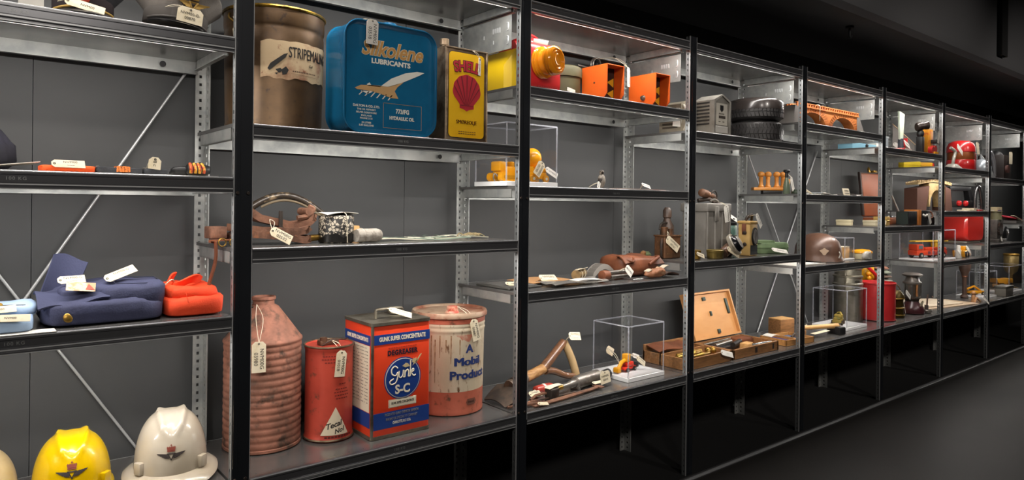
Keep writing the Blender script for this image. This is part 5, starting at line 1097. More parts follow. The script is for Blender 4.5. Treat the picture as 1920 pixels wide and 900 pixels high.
g = G(); g.lathe([(.036, 0), (.038, .004), (.038, .095), (.036, .10), (.034, .15), (.020, .175), (.016, .19), (.022, .195), (.022, .23), (.012, .245), (.001, .246)], 28); g.make('body', mat('dark_bottle', '#3d2f28', .4, c2='#57453a', ns=12), t)
g = G(); g.lathe([(.0385, .03), (.0392, .031), (.0392, .085), (.0385, .086)], 28); g.make('grey_label', flat('#a09a90', .7), t)
g = G(); g.tube([(-.01, -.01, .165), (-.06, -.03, .17), (-.10, -.04, .16), (-.115, -.045, .135)], .005, 8, smooth=4); g.make('bent_pipe', DARKIRON, t)
t = thing('oval_tag_tin', 'small brass lipped tin with a cream oval tag, in front of the rusty flask', 'tin', (2.165, .085, zD3 + .001), 0)
g = G(); g.lathe([(.026, 0), (.028, .003), (.028, .032), (.030, .034), (.030, .042), (.024, .044), (.001, .043)], 28); g.make('body', BRASS, t); tag(t, (-.03, -.034, .030), (-.5, -1.2, 0), .022, .05, ('NVM00',))
t = thing('twig_bundle', 'short brown wooden stub with green scraps, far left of the rusty flask', 'stub', (2.03, .29, zD3 + .001), .6)
g = G(); g.turned((-.03, 0, .014), (.05, 0, .02), [(0, .008), (.01, .014), (.06, .013), (.08, .006)]); g.make('wood_stub', WOODD, t); g = G(); g.blob((.06, -.01, .012), (.06, .05, .024), .8, 12, .008, 40, 2); g.make('green_scrap', flat('#5e6a45', .8), t)
t = thing('green_canister', 'green printed cylinder can with a dark cap behind the black dial', 'can', (2.640, .215, zD3 + .001), 0)
g = G(); g.lathe([(.040, 0), (.042, .003), (.042, .150), (.040, .153), (.001, .153)], 36); g.make('body', mat('green_print', '#58776c', .45, c2='#a9aa98', ns=22, lo=.52, hi=.6), t)
g = G(); g.lathe([(.041, .153), (.043, .156), (.043, .168), (.036, .172), (.036, .186), (.030, .192), (.001, .192)], 36); g.make('cap', BLACK, t); tag(t, (-.02, -.02, .205), (-.6, -.9, 0), .03, .05, (), m=TAGW)
t = thing('dial_gauge', 'round black dial with a white rim tilted against the cans', 'gauge', (2.435, .036, zD3 + .062), 0)
ax = Vector((.30, -.80, .45)).normalized(); c0 = Vector((0, .008, .004))
g = G(); g.turned(c0 - ax*.02, c0 + ax*.02, [(0, .044), (.004, .052), (.018, .056), (.022, .057), (.026, .054), (.026, .048)], 40); g.make('pale_rim', mat('pale_rim', '#a9a294', .4, .3), t)
g = G(); g.turned(c0 + ax*.0, c0 + ax*.03, [(0, .047), (.010, .047), (.016, .040), (.026, .038), (.028, .034)], 40); g.make('black_ring', mat('glossy_black', '#17171a', .2), t)
g = G(); g.turned(c0 + ax*.026, c0 + ax*.034, [(0, .033), (.004, .031), (.005, .001)], 40); g.make('dial_face', mat('grey_dial', '#8d8a86', .3, c2='#6d6a68', ns=30), t)
g = G(); g.cyl(c0 - ax*.03 + Vector((-.06, -.005, -.03)), c0 - ax*.018, .026, n=20); g.make('brown_socket', mat('brown_bakelite', '#5a4030', .4), t)
g = G(); g.tube([(0, .03, -.02), (0, .03, -.052), (-.04, .025, -.052)], .008, 8, smooth=3); g.make('foot', DARKIRON, t)
tag(t, (-.075, .0, -.012), (-.45, -1.0, 0), .030, .085, ('NVM00G',), (-.03, .02, .0))
t = thing('small_brass_tin', 'low olive and brass tin just right of the front upright', 'tin', (2.295, .06, zD3 + .001), 0)
g = G(); g.lathe([(.038, 0), (.040, .003), (.040, .028), (.042, .030), (.042, .040), (.038, .043), (.001, .043)], 32); g.make('body', mat('olive_brass', '#7d6a35', .4, .5, c2='#4f4526', ns=14), t)
CW = mat('cream_wood', '#c9a566', .5, c2='#b48f50', ns=6)
t = thing('cream_meter', 'cream wooden meter box with a dark oval dial and carrying strap', 'meter', (2.610, .080, zD3 + .001), .12)
g = G(); g.bb(-.046, .046, -.032, .032, 0, .165, .006, 3); g.make('case', CW, t)
g = G(); g.bb(-.050, .050, -.036, .036, .165, .180, .004); g.make('lid', CW, t)
decal(t, 'dark_panel', [rect(-.040, .040, .006, .056)], plane_y(-.0325), flat('#23282a', .4)); decal(t, 'oval_rim', [[(.004 + .033*math.cos(a), .100 + .046*math.sin(a)) for a in [2*PI*i/36 for i in range(36)]]], plane_y(-.0325), BLACK, .006)
decal(t, 'oval_dial', [[(.004 + .026*math.cos(a), .100 + .038*math.sin(a)) for a in [2*PI*i/36 for i in range(36)]]], plane_y(-.0388), mat('grey_dial', '#8d8a86', .3), .001)
decal(t, 'dial_hand', [[(.002, .080), (.006, .080), (.012, .125)]], plane_y(-.0402), BLACK)
for z in (.06, .12):
    g = G(); g.turned((-.046, -.005, z), (-.054, -.005, z), [(0, .010), (.004, .010), (.006, .005)], 14); g.make('side_knob', DARKIRON, t)
g = G(); g.sheet(lambda u, v: (-.048 - .003*math.sin(PI*u), -.012 + .022*v, .110 + .06*u), 8, 2, .003); g.make('leather_tab', LEATHER, t)
g = G(); g.tube([(-.03, .0, .181), (-.02, -.01, .205), (.0, .01, .19), (.02, -.01, .212), (.04, 0, .183)], .007, 8, smooth=5); g.make('strap', DARKIRON, t)
tag(t, (.005, -.042, .215), (-.1, -.6, 0), .034, .080, ('NVM00G', '~~~'), (.0, 0, .20), m=TAGW)
GN = mat('green_hammered', '#7f9670', .45, c2='#6d8460', ns=14, bump=.1, bs=120)
t = thing('green_battery_box', 'pale green metal box with a rounded end and raised lid', 'box', (2.895, .125, zD3 + .001), -.42)
g = G(); pl = rrect(.20, .095, .030, 6); g.loft([[(x*s, y*s, z) for x, y in pl] for z, s in ((0, .96), (.006, 1), (.050, 1), (.058, .96))]); g.make('body', GN, t)
g = G(); pl = rrect(.105, .090, .012, 4); g.loft([[(x - .045, y, z) for x, y in pl] for z in (.056, .070)]); g.make('raised_lid', GN, t)
g = G(); g.loft([[(x*s, y*s, z) for x, y in rrect(.206, .101, .032, 6)] for z, s in ((.030, 1), (.036, 1))]); g.make('flange', GN, t); tag(t, (-.045, -.085, .026), (-.95, -1.3, .1), .034, .09, ('NVM00',), m=TAGW)

# bottom shelf: wooden cases
t = thing('open_wooden_case', 'open pale wooden case with lid up, showing steel tools and a brown tray', 'case', (2.635, .155, zD4 + .001), 0)
w, d, h = .42, .235, .048; th = .010
g = G(); g.bb(-w/2, w/2, -d/2, -d/2 + th, 0, h, .001, 1); g.bb(-w/2, w/2, d/2 - th, d/2, 0, h, .001, 1); g.bb(-w/2, -w/2 + th, -d/2, d/2, 0, h); g.bb(w/2 - th, w/2, -d/2, d/2, 0, h); g.bb(-w/2 + .002, w/2 - .002, -d/2 + .002, d/2 - .002, 0, .006); g.make('box', WOODD, t)
L = bpy.data.objects.new('lid', None)
def lidm(g): return g.at((0, d/2 + .002, h), (-.34, 0, 0))
g = lidm(G()); g.bb(-w/2, w/2, 0, .012, .004, .255, .001, 1); g.bb(-w/2, w/2, -.018, 0, .004, .014); g.bb(-w/2, w/2, -.018, 0, .245, .255); g.bb(-w/2, -w/2 + .010, -.018, 0, .014, .245); g.bb(w/2 - .010, w/2, -.018, 0, .014, .245)
ld = g.make('lid', mat('lid_wood', '#c8925a', .5, c2='#bb844c', ns=4, lo=.35, hi=.7, stretch=(2, 10, 4)), t)
DG = flat('#2c3a33', .5)
for x, z, a, b in ((-.03, .218, .026, .020), (.0, .135, .012, .026), (.03, .035, .022, .022), (.165, .165, .018, .085), (-.19, .09, .012, .04)):
    g = lidm(G()); g.box((x, -.004, z), (a, .010, b), .002); g.make('lid_fitting', DG, ld)
g = G(); g.bb(-.19, .02, .0, .095, .012, .030); g.make('inner_tray', flat('#3a3a3c', .4, .4), t)
for i, (x0, y0, x1, y1, r_, m) in enumerate(((-.17, .085, .10, .095, .006, STEEL), (-.15, .03, .02, .05, .012, STEEL), (.00, -.06, .19, -.085, .006, CHROME), (.02, -.075, .18, -.1, .004, STEEL), (-.05, -.01, .06, .02, .014, BLACK))):
    g = G(); g.cyl((x0, y0, .038), (x1, y1, .040), r_, n=12); g.make('steel_tool', m, t)
g = G(); g.bb(.08, .19, .02, .10, .012, .046, .003); g.make('brown_block', LEATHER, t); g = G(); g.bb(-.02, .02, -.08, -.03, .008, .05, .003); g.bb(.03, .06, -.06, -.02, .008, .048, .003); g.make('wood_block', WOODL, t)
g = G(); g.bb(-.015, .005, -d/2 - .002, -d/2, .012, .04); g.bb(.15, .165, -d/2 - .002, -d/2, .012, .04); g.make('catch', DARKIRON, t)
t = thing('wooden_tray', 'brown wooden tray of brass tubes with paper tag, left of the open case', 'tray', (2.225, .165, zD4 + .001), .0)
w, d, h = .36, .26, .052
g = G(); g.bb(-w/2, w/2, -d/2, -d/2 + th, 0, h, .001, 1); g.bb(-w/2, w/2, d/2 - th, d/2, 0, h + .03, .001, 1); g.bb(-w/2, -w/2 + th, -d/2, d/2, 0, h); g.bb(w/2 - th, w/2, -d/2, d/2, 0, h); g.bb(-w/2 + .002, w/2 - .002, -d/2 + .002, d/2 - .002, 0, .006); g.bb(-w/2, w/2, .02, .028, 0, h); g.make('tray', WOODD, t)
for i, (y, r_) in enumerate(((-.05, .013), (-.085, .010), (-.02, .011))):
    g = G(); g.turned((-.15 + .02*i, y, .042), (.05 + .05*i, y, .046), [(0, r_*.6), (.004, r_), (.12, r_), (.125, r_*1.3), (.14, r_*1.3), (.145, r_), (.19, r_*.9)]); g.make('brass_tube', BRASS, t)
for i in range(4):
    g = G(); g.ball((.09 + .02*i, -.06 + .022*(i % 2), .046), .014, 14, 8); g.make('brass_fitting', BRASS, t)
g = G(); g.sheet(lambda u, v: (-.17 + .25*u, .035 + .08*v, .060 + .02*v + .006*math.sin(6*u)), 14, 6, .004); g.make('leather_cover', LEATHER, t, 60)
tag(t, (.085, -.134, .056), (-.5, -1.25, .0), .028, .085, ('~~~',), (.06, -.12, .05), m=TAGW)
t = thing('wooden_block', 'plain brown wooden block standing behind the low open tray', 'block', (3.275, .265, zD4 + .001), -.15); g = G(); g.bb(-.062, .062, -.045, .045, 0, .095, .003); g.make('block', WOODD, t); g = G(); g.bb(-.060, .060, -.043, .043, .095, .0985, .001, 1); g.make('sliding_top', WOODL, t)
t = thing('open_tray_box', 'low open wooden tray with purple lining and a paper slip', 'tray', (3.09, .125, zD4 + .001), -.12)
w, d, h = .25, .17, .032; g = G(); g.bb(-w/2, w/2, -d/2, -d/2 + .008, 0, h); g.bb(-w/2, w/2, d/2 - .008, d/2, 0, h); g.bb(-w/2, -w/2 + .008, -d/2, d/2, 0, h); g.bb(w/2 - .008, w/2, -d/2, d/2, 0, h); g.bb(-.02, -.012, -d/2, d/2, 0, h); g.bb(-w/2 + .002, w/2 - .002, -d/2 + .002, d/2 - .002, 0, .005); g.make('box', WOOD, t)
g = G(); g.bb(-w/2 + .01, -.022, -d/2 + .01, d/2 - .01, .005, .018); g.make('purple_lining', flat('#4b3f6b', .8), t); g = G(); g.bb(-.01, w/2 - .01, -d/2 + .01, d/2 - .01, .005, .016); g.make('blue_lining', flat('#4a5570', .8), t)
g = G(); g.sheet(lambda u, v: (-.125 + .075*u, .01 + .06*v, .036 + .008*math.sin(3*u)), 8, 4, .001); g.make('paper_slip', TAGW, t, 60); g = G(); g.tube([(.0, -.03, .028), (.06, .0, .032), (.11, .03, .028)], .008, 8, smooth=3); g.make('dark_tool', DARKIRON, t)

# ------------------------------------------------------------------ bay with the arch bridge and brown helmet
zE2, zE3, zE4, zE5 = 1.696, 1.302, .901, .464
def arch_bridge(t, Ln, H, dp, spans, m, m2, rail=True):
    sp = Ln/spans; r_ = sp*.40
    n = 20
    for k in range(spans):
        cx = -Ln/2 + sp*(k + .5); top = H*.80
        arc_ = [(cx - r_*math.cos(PI*i/n), H*.02 + (H*.62)*math.sin(PI*i/n)) for i in range(n + 1)]
        poly = [(cx - sp/2, H*.02 if k else H*.3), (cx - r_, H*.02)] + arc_[1:-1] + [(cx + r_, H*.02), (cx + sp/2, H*.02 if k < spans - 1 else H*.3), (cx + sp/2, top), (cx - sp/2, top)]
        up_ = [(x, top) for x, z in arc_]
        g = G(); g.loft([[(a[0], y, a[1]) for a, y in ((p, -dp/2), (q, -dp/2), (q, dp/2), (p, dp/2))] for p, q in zip([(cx - sp/2, H*.02)] + arc_ + [(cx + sp/2, H*.02)], [(cx - sp/2, top)] + up_ + [(cx + sp/2, top)])]); o = g.make('arch_span', m, t, 30)
        g = G()
        for i in range(1, n): 
            x, z = arc_[i]; dx, dz = x - cx, z - H*.02; q = math.hypot(dx, dz); ex, ez = dx/q, dz/q
            for s in (-1, 1): g.loft([[(x + ex*b - ez*.003*e, s*(dp/2 + (.0005 if b == .002 else .0025)), min(top, z + ez*b + ex*.003*e)) for e in (-1, 1) for b in (.002,)] + [(x + ex*.04 - ez*.003*e, s*(dp/2 + .003), min(top, z + ez*.04 + ex*.003*e)) for e in (1, -1)], [(x + ex*.002 - ez*.003*e, s*dp/2, z + ez*.002 + ex*.003*e) for e in (-1, 1)] + [(x + ex*.04 - ez*.003*e, s*dp/2, min(top, z + ez*.04 + ex*.003*e)) for e in (1, -1)]])
        g.make('stone_ring', m2, o)
    g = G(); g.bb(-Ln/2 - .01, Ln/2 + .01, -dp/2 - .006, dp/2 + .006, H*.80, H*.86); g.make('deck', m, t)
    if rail:
        for s in (-1, 1):
            g = G(); k = int(Ln/.028)
            for i in range(k + 1): g.box((-Ln/2 + Ln*i/k, s*dp/2, H*.915), (.010, .008, H*.11))
            g.bb(-Ln/2 - .01, Ln/2 + .01, s*dp/2 - .005, s*dp/2 + .005, H*.96, H*1.0); g.make('parapet', m, t)
OB = mat('orange_bridge_wood', '#c97a3c', .55, c2='#b0622b', ns=12); OB2 = mat('orange_bridge_stone', '#b5672f', .6, c2='#9a5222', ns=20)
GC = mat('grey_card', '#7d7874', .8); DC = mat('dark_brown_card', '#3a2a24', .8)
t = thing('arch_bridge_model', 'orange wooden model of an arched bridge with a toothed parapet', 'model', (3.47, .115, zE2 + .001), .0)
arch_bridge(t, .74, .128, .06, 2, OB, OB2)
g = G(); g.prism([(.36, 0), (.46, 0), (.385, .105), (.36, .105)], -.035, .035); g.make('grey_end_slope', GC, t)
g = G(); g.prism([(-.42, 0), (-.36, 0), (-.36, .105), (-.40, .105)], -.035, .10); g.make('grey_end_slope', GC, t)
tag(t, (-.17, -.060, .120), (0, .12, .5), .045, .085, (), (-.16, -.03, .13), m=TAGW)
g = G(); g.bb(-.035, .035, -.06, .06, 0, .095, .003); solo(g, 'dark_box', DC, 'dark brown box at the left end of the orange bridge, behind the upright', 'box', (3.10, .27, zE2 + .001), .0)
g = G(); g.bb(-.05, .05, -.03, .03, 0, .016, .002); solo(g, 'white_box', TAGW, 'flat white box at the right end of the orange bridge shelf', 'box', (3.915, .10, zE2 + .001), .0)
SKW = mat('skittle_wood', '#cf8a3a', .4, c2='#b87228', ns=8, coat=.2)
t = thing('skittle_rack', 'row of four turned honey wood skittles with ball heads on a plank', 'skittles', (3.155, .275, zE3 + .001), -.75)
g = G(); g.bb(-.105, .100, -.032, .032, .022, .040, .004); g.make('plank', SKW, t); g = G(); g.bb(-.05, .06, -.025, .025, 0, .022, .004); g.make('dark_foot', BLACK, t)
for x in (-.055, -.015, .035, .072):
    g = G(); g.lathe([(.016, .040), (.018, .046), (.012, .056), (.011, .078), (.013, .096), (.010, .100), (.018, .106), (.0205, .116), (.018, .126), (.008, .133), (.001, .134)], 20, c=(x, 0, 0)); g.make('skittle', SKW, t)
g = G(); g.tube([(.09, -.01, .042), (.10, -.012, .09)], [.016, .009], 10); g.make('leaning_peg', SKW, t)
t = thing('black_stopper_bottle', 'slim bottle with a wide black stopper and hanging white tag', 'bottle', (3.085, .135, zE3 + .001), 0); t.scale = (.7, .7, 1)
g = G(); g.lathe([(.026, 0), (.028, .004), (.026, .05), (.016, .08), (.013, .092)], 20); g.make('body', mat('grey_green_glass', '#56604f', .2), t); g = G(); g.lathe([(.012, .092), (.013, .118), (.026, .124), (.028, .132), (.022, .138), (.001, .139)], 20); g.make('stopper', BLACK, t)
tag(t, (.004, -.034, .094), (0, -.55, 0), .034, .085, ('NVM00',), (0, -.01, .11), m=TAGW)
t = thing('wire_coil', 'small dark coil with pale wires right of the stoppered bottle', 'coil', (3.18, .13, zE3 + .001), 0)
for i in range(4):
    g = G(); g.tube([(.030*math.cos(a) + .004*i, .024*math.sin(a), .006 + .006*i) for a in [2*PI*k/20 for k in range(20)]], .0035, 6, closed=True); g.make('loop', flat('#33402f', .5), t)
for q in range(2):
    g = G(); g.tube([(.0, -.02, .022), (.04, -.03, .03 - .012*q), (.085, -.05, .004)], .0035, 6, smooth=4); g.make('pale_wire', STRING, t)
for i, (x, y, w2, d2, rz, c, l) in enumerate(((3.38, .13, .10, .12, .2, '#d8d3c6', 'folded cream leaflet just right of the grey-edged upright'), (3.53, .14, .12, .10, -.1, '#c9c4bd', 'small white sheets lying in the middle of the skittle shelf'), (3.80, .12, .14, .12, .1, '#8d8580', 'grey leaflet lying at the right end of the skittle shelf'))):
    t = thing('leaflet', l, 'leaflet', (x, y, zE3 + .001), rz, 'leaflets on the skittle shelf'); g = G(); g.sheet(lambda u, v: ((u - .5)*w2, (v - .5)*d2, .006 + .022*max(0, u - .4)*(i == 0) + .005*math.sin(5*u + i)), 10, 5, .002); g.make('sheet', flat(c, .7), t, 60)
    if i == 0: g = G(); g.bb(-w2*.5, -w2*.25, -d2*.5, d2*.4, .0095, .0115); g.make('blue_print', flat('#5a83a8', .6), t)
t = thing('name_card', 'cream lettered card standing at the front of the skittle shelf', 'card', (3.655, .065, zE3 + .001), 0); g = G(); g.at((0, 0, .022), (-.25, 0, 0)); g.box((0, 0, 0), (.085, .0015, .044)); g.make('card', TAGM, t); text(t, 'NVM00-G', .016, (0, -.004, .028), INK, sx=.9, rx=PI/2 - .25); decal(t, 'pen_line', [rect(-.028, .028, .010, .014)], lambda u, v, o: (u, -.0045 + (v - .022)*.25 - .0 - o, v), INK)
# brown helmet
t = thing('military_helmet', 'brown military helmet with a chipped patch and wide flared rim', 'helmet', (3.54, .18, zE4 + .014), .0)
HM = mat('brown_helmet_paint', '#5a4033', .38, .1, c2='#4b342a', ns=8, c3='#8d7660', ns3=12, lo3=.68, hi3=.71, bump=.05)
n = 56; rings = []
for z, rx_, ry_, fl in ((-.002, .143, .150, 0), (.004, .142, .148, 0), (.020, .130, .139, 0), (.035, .126, .136, 0), (.07, .123, .133, 0), (.105, .111, .120, 0), (.135, .085, .090, 0), (.152, .045, .05, 0), (.157, .002, .002, 0)): rings.append([(rx_*math.cos(2*PI*i/n), ry_*math.sin(2*PI*i/n), z - (.010 if z < .03 else 0)*max(0, -math.sin(2*PI*i/n + .5))) for i in range(n)])
g = G(); g.loft(rings); g.make('shell', HM, t, 60)
g = G(); g.tube([(.142*math.cos(2*PI*i/40), .149*math.sin(2*PI*i/40), -.002 - .010*max(0, -math.sin(2*PI*i/40 + .5))) for i in range(40)], .003, 6, closed=True); g.make('rim', DARKIRON, t)
decal(t, 'worn_patch', [[(-.10 + .022*math.cos(a)*(1 + .3*math.sin(3*a)), .05 + .018*math.sin(a)*(1 + .25*math.cos(4*a))) for a in [2*PI*i/18 for i in range(18)]]], lambda u, v, o: ((.1265 + o)*math.sin(u/.13 - .1), -(.1375 + o)*math.cos(u/.13 - .1), v), flat('#b39a82', .7))
g = G(); g.tube([(-.02, -.14, .012), (-.025, -.15, .035), (-.03, -.145, .05)], .0035, 6, smooth=3); g.make('strap_end', TAGW, t)
t = thing('paper_sheet', 'white paper sheet lying left of and under the brown helmet', 'paper', (3.185, .19, zE4 + .0005), 0); g = G(); g.bb(-.145, .165, -.15, .15, 0, .002); g.make('sheet', TAGW, t); g = G(); g.bb(-.145, .165, -.154, -.150, 0, .006); g.make('folded_edge', TAGW, t)
case('tall clear display case with a cream cube beside the brown helmet', (3.79, .165, zE4 + .0005), 0, .13, .13, .135, .008)
t = thing('cream_cube', 'cream wooden cube in the clear case beside the brown helmet', 'cube', (3.80, .16, zE4 + .0092), 0); g = G(); g.bb(-.036, .036, -.036, .036, 0, .068, .003); g.make('cube', WOODL, t); g = G(); g.bb(-.037, .037, -.037, .037, .068, .072, .001, 1); g.make('lid', TAGM, t)
t = thing('yellow_lid_jar', 'round glass jar with a domed yellow lid and crumpled bag', 'jar', (3.928, .085, zE4 + .001), 0); g = G(); g.lathe([(.052, 0), (.055, .004), (.055, .036), (.05, .04), (.001, .04)], 32); g.make('jar', mat('cream_jar', '#c9c0a0', .3), t)
g = G(); g.lathe([(.058, .038), (.060, .041), (.058, .050), (.04, .060), (.001, .064)], 32); g.make('yellow_lid', TY, t); g = G(); g.blob((-.030, -.045, .020), (.05, .04, .038), .8, 16, .016, 34, 6.1); g.make('crumpled_bag', mat('clear_bag', '#c9c5bd', .3, c2='#a29d95', ns=20), t, 60)
# bottom shelf
case('clear display case over the ochre toy car', (3.852, .19, zE5 + .0005), 0, .275, .225, .245)
t = thing('toy_car', 'ochre military toy car with dark wheels in the clear case', 'toy', (3.81, .18, zE5 + .0187), .3); OC = mat('ochre_camo', '#8a7428', .6, c2='#5b5a26', ns=22, lo=.48, hi=.55)
g = G(); g.bb(-.055, .055, -.026, .026, .014, .036, .004); g.bb(-.015, .05, -.024, .024, .036, .062, .006); g.bb(-.050, -.02, -.02, .02, .036, .046, .003); g.make('body', OC, t)
for x in (-.036, .036):
    for y in (-.028, .028): wheel(t, x, y, .015, .015, .012, DARKIRON, hub=OC)
g = G(); g.tube([(-.01, -.02, .06), (.02, -.01, .074), (.04, .01, .066)], .006, 6, smooth=3); g.make('folded_roof', flat('#a08c3c', .7), t)
t = thing('claw_mallet', 'long wooden handled mallet with dark head lying across the shelf seam', 'mallet', (3.39, .13, zE5 + .001), -.28)
g = G(); g.tube([(-.10, .0, .050), (.12, 0, .048), (.20, 0, .046)], [.012, .017], 12, smooth=3); g.make('handle', WOODL, t); g = G(); g.bb(.165, .215, -.05, .05, .0, .046, .006); g.make('head', BLACK, t)
g = G(); g.sheet(lambda u, v: (-.05 + .12*u, -.065 + .035*v, .022 + .014*u), 8, 3, .001); g.make('paper_tag', TAGM, t, 60); g = G(); g.bb(-.10, -.07, -.02, .02, 0, .040, .003); g.make('rear_wedge', WOODD, t)
t = thing('wire_loop', 'loop of pale wire lying left of the clear car case', 'loop', (3.655, .335, zE5 + .001), 0); g = G(); g.tube([(.04*math.cos(a), .022*math.sin(a), .006 + .004*math.sin(2*a)) for a in [2*PI*k/24 for k in range(24)]], .004, 6, closed=True); g.make('wire', STRING, t); g = G(); g.box((.038, 0, .006), (.014, .01, .010), .002); g.make('clip', STEEL, t)

# ------------------------------------------------------------------ bay with scraper, suitcase, red cylinder and lantern
zF2, zF3, zF4 = 1.622, 1.109, .464
t = thing('steel_churn', 'brushed steel churn with a neck and handle holes behind the clear car case', 'churn', (4.165, .285, zF4 + .001), 0)
CS = mat('brushed_churn', '#a8a294', .33, .8, c2='#8a8474', ns=10)
g = G(); g.lathe([(.090, 0), (.094, .005), (.094, .235), (.096, .240), (.096, .250), (.090, .255), (.088, .29), (.094, .293), (.094, .302), (.084, .308), (.084, .345), (.09, .35), (.09, .36), (.078, .362), (.001, .360)], 44); g.make('body', CS, t)
decal(t, 'handle_slot', [[(-.045 + .020*math.cos(a), .268 + .008*math.sin(a)) for a in [2*PI*i/20 for i in range(20)]]], wrapfn(.094), flat('#2c2822', .6))
for q in (-1, 1):
    g = G(); g.tube([(q*.094, -.02, .24), (q*.102, -.03, .28), (q*.102, -.03, .33), (q*.09, -.02, .355)], .005, 8, smooth=4); g.make('side_rod', CS, t)
t = thing('red_cylinder', 'tall plain red cylinder standing behind the front upright', 'cylinder', (4.345, .165, zF4 + .001), 0)
g = G(); g.lathe([(.104, 0), (.109, .004), (.109, .244), (.114, .248), (.114, .256), (.106, .258), (.102, .235), (.001, .232)], 52); g.make('body', mat('red_cylinder', '#b82a2c', .38, c2='#a52125', ns=5), t)
g = G(); g.tube([(.11*math.cos(2*PI*i/44), .11*math.sin(2*PI*i/44), .006) for i in range(44)], .004, 6, closed=True); g.make('foot_ring', flat('#7d1a1e', .4), t)
t = thing('yellow_blowlamp', 'yellow lamp with red bent handle rising behind the red cylinder', 'lamp', (4.50, .315, zF4 + .001), 0)
g = G(); g.lathe([(.055, 0), (.060, .005), (.060, .13), (.03, .16), (.022, .20), (.045, .23), (.055, .26), (.055, .33), (.05, .345), (.001, .35)], 32); g.make('body', mat('yellow_lamp', '#d9a41c', .35, c2='#b98312', ns=9), t)
g = G(); g.tube([(-.075, -.05, .345), (-.04, -.07, .31), (.0, -.075, .275), (.02, -.06, .25)], .012, 10, smooth=4); g.make('red_handle', RED, t)
for q in range(3):
    g = G(); g.ball((-.06 + .008*q, -.045, .30 - .032*q), .018, 14, 8); g.make('bulb', TY, t)
t = thing('brass_lantern', 'dark brass lantern with bands and a pale tag, right of the red cylinder', 'lantern', (4.56, .13, zF4 + .001), 0)
g = G(); g.lathe([(.050, 0), (.054, .004), (.054, .018), (.048, .022), (.046, .06), (.052, .064), (.052, .072), (.046, .076), (.044, .13), (.052, .136), (.046, .16), (.03, .185), (.022, .19), (.001, .19)], 32); g.make('body', mat('dark_brass', '#5b4a20', .35, .7, c2='#3d3216', ns=12), t)
for z in (.02, .068, .133):
    g = G(); g.tube([(.053*math.cos(2*PI*i/30), .053*math.sin(2*PI*i/30), z) for i in range(30)], .0035, 6, closed=True); g.make('brass_band', BRASS, t)
g = G(); g.tube([(-.045, 0, .14), (-.06, 0, .19), (0, 0, .225), (.06, 0, .19), (.045, 0, .14)], .003, 6, smooth=4); g.make('bail_handle', BRASS, t)
tag(t, (.015, -.056, .185), (-.1, -.95, 0), .034, .085, ('NVM00',), m=TAGW); tag(t, (.052, -.03, .10), (-.1, -.5, .3), .018, .09, (), m=TAGW)
t = thing('stacked_reflector_lamp', 'grey lamp with stacked reflector discs on thin posts behind the brass lantern', 'lamp', (4.70, .305, zF4 + .001), 0)
g = G(); g.lathe([(.06, 0), (.062, .004), (.062, .05), (.03, .07), (.028, .22)], 28); g.make('base', mat('grey_green_metal', '#75746a', .5, .3), t)
for z, r_, c in ((.225, .085, '#8f8a80'), (.255, .080, '#6d5a50'), (.285, .075, '#8a9080'), (.315, .06, '#9a6b58')):
    g = G(); g.lathe([(.02, z), (r_, z + .003), (r_ + .003, z + .010), (r_*.6, z + .026), (.015, z + .028)], 32); g.make('reflector_disc', flat(c, .45), t)
for q in range(3):
    a = 2*PI*q/3 + .4; g = G(); g.cyl((.06*math.cos(a), .06*math.sin(a), .04), (.06*math.cos(a), .06*math.sin(a), .228), .004, n=8); g.make('post', STEEL, t)
t = thing('storm_lantern', 'dark maroon storm lantern with a glass chimney and wide cap', 'lantern', (4.845, .135, zF4 + .001), 0)
MAR = mat('maroon_enamel', '#3d1c20', .3, coat=.3)
g = G(); g.lathe([(.074, 0), (.080, .005), (.082, .02), (.070, .055), (.048, .080), (.042, .09), (.001, .09)], 36); g.make('fuel_tank', MAR, t)
g = G(); g.lathe([(.044, .09), (.046, .105), (.056, .108), (.056, .118), (.045, .12)], 30); g.make('burner', DARKIRON, t)
g = G(); g.lathe([(.048, .118), (.052, .13), (.052, .205), (.048, .215)], 30); g.make('glass_chimney', clear('smoky_glass', tint=(.75, .72, .68), base=.12), t)
g = G(); g.lathe([(.052, .215), (.062, .218), (.062, .228), (.046, .24), (.040, .265), (.050, .268), (.064, .275), (.068, .283), (.05, .293), (.001, .297)], 36); g.make('cap', mat('grey_cap', '#6d6762', .35, .5), t)
for q in range(5):
    a = 2*PI*q/5; g = G(); g.cyl((.056*math.cos(a), .056*math.sin(a), .115), (.056*math.cos(a), .056*math.sin(a), .22), .0032, n=8); g.make('guard_rod', STEEL, t)
tag(t, (-.012, -.075, .100), (.25, .0, -.2), .032, .080, ('NVM00',), (0, -.05, .115)); 
t = thing('metal_scoop', 'small pale metal scoop with an upright blade right of the storm lantern', 'scoop', (4.955, .075, zF4 + .001), 0)
g = G(); g.lathe([(.018, 0), (.032, .006), (.036, .022), (.034, .024), (.028, .010), (.001, .006)], 24); g.make('bowl', STEEL, t); g = G(); g.sheet(lambda u, v: (-.012 + .024*v + .02*u, .005, .012 + .12*u), 8, 3, .003); g.make('upright_blade', mat('brown_blade', '#6b5548', .5), t); g = G(); g.sheet(lambda u, v: (-.03 + .01*v, -.02 + .03*v, .01 + .05*u), 5, 3, .002); g.make('side_fin', STEEL, t)
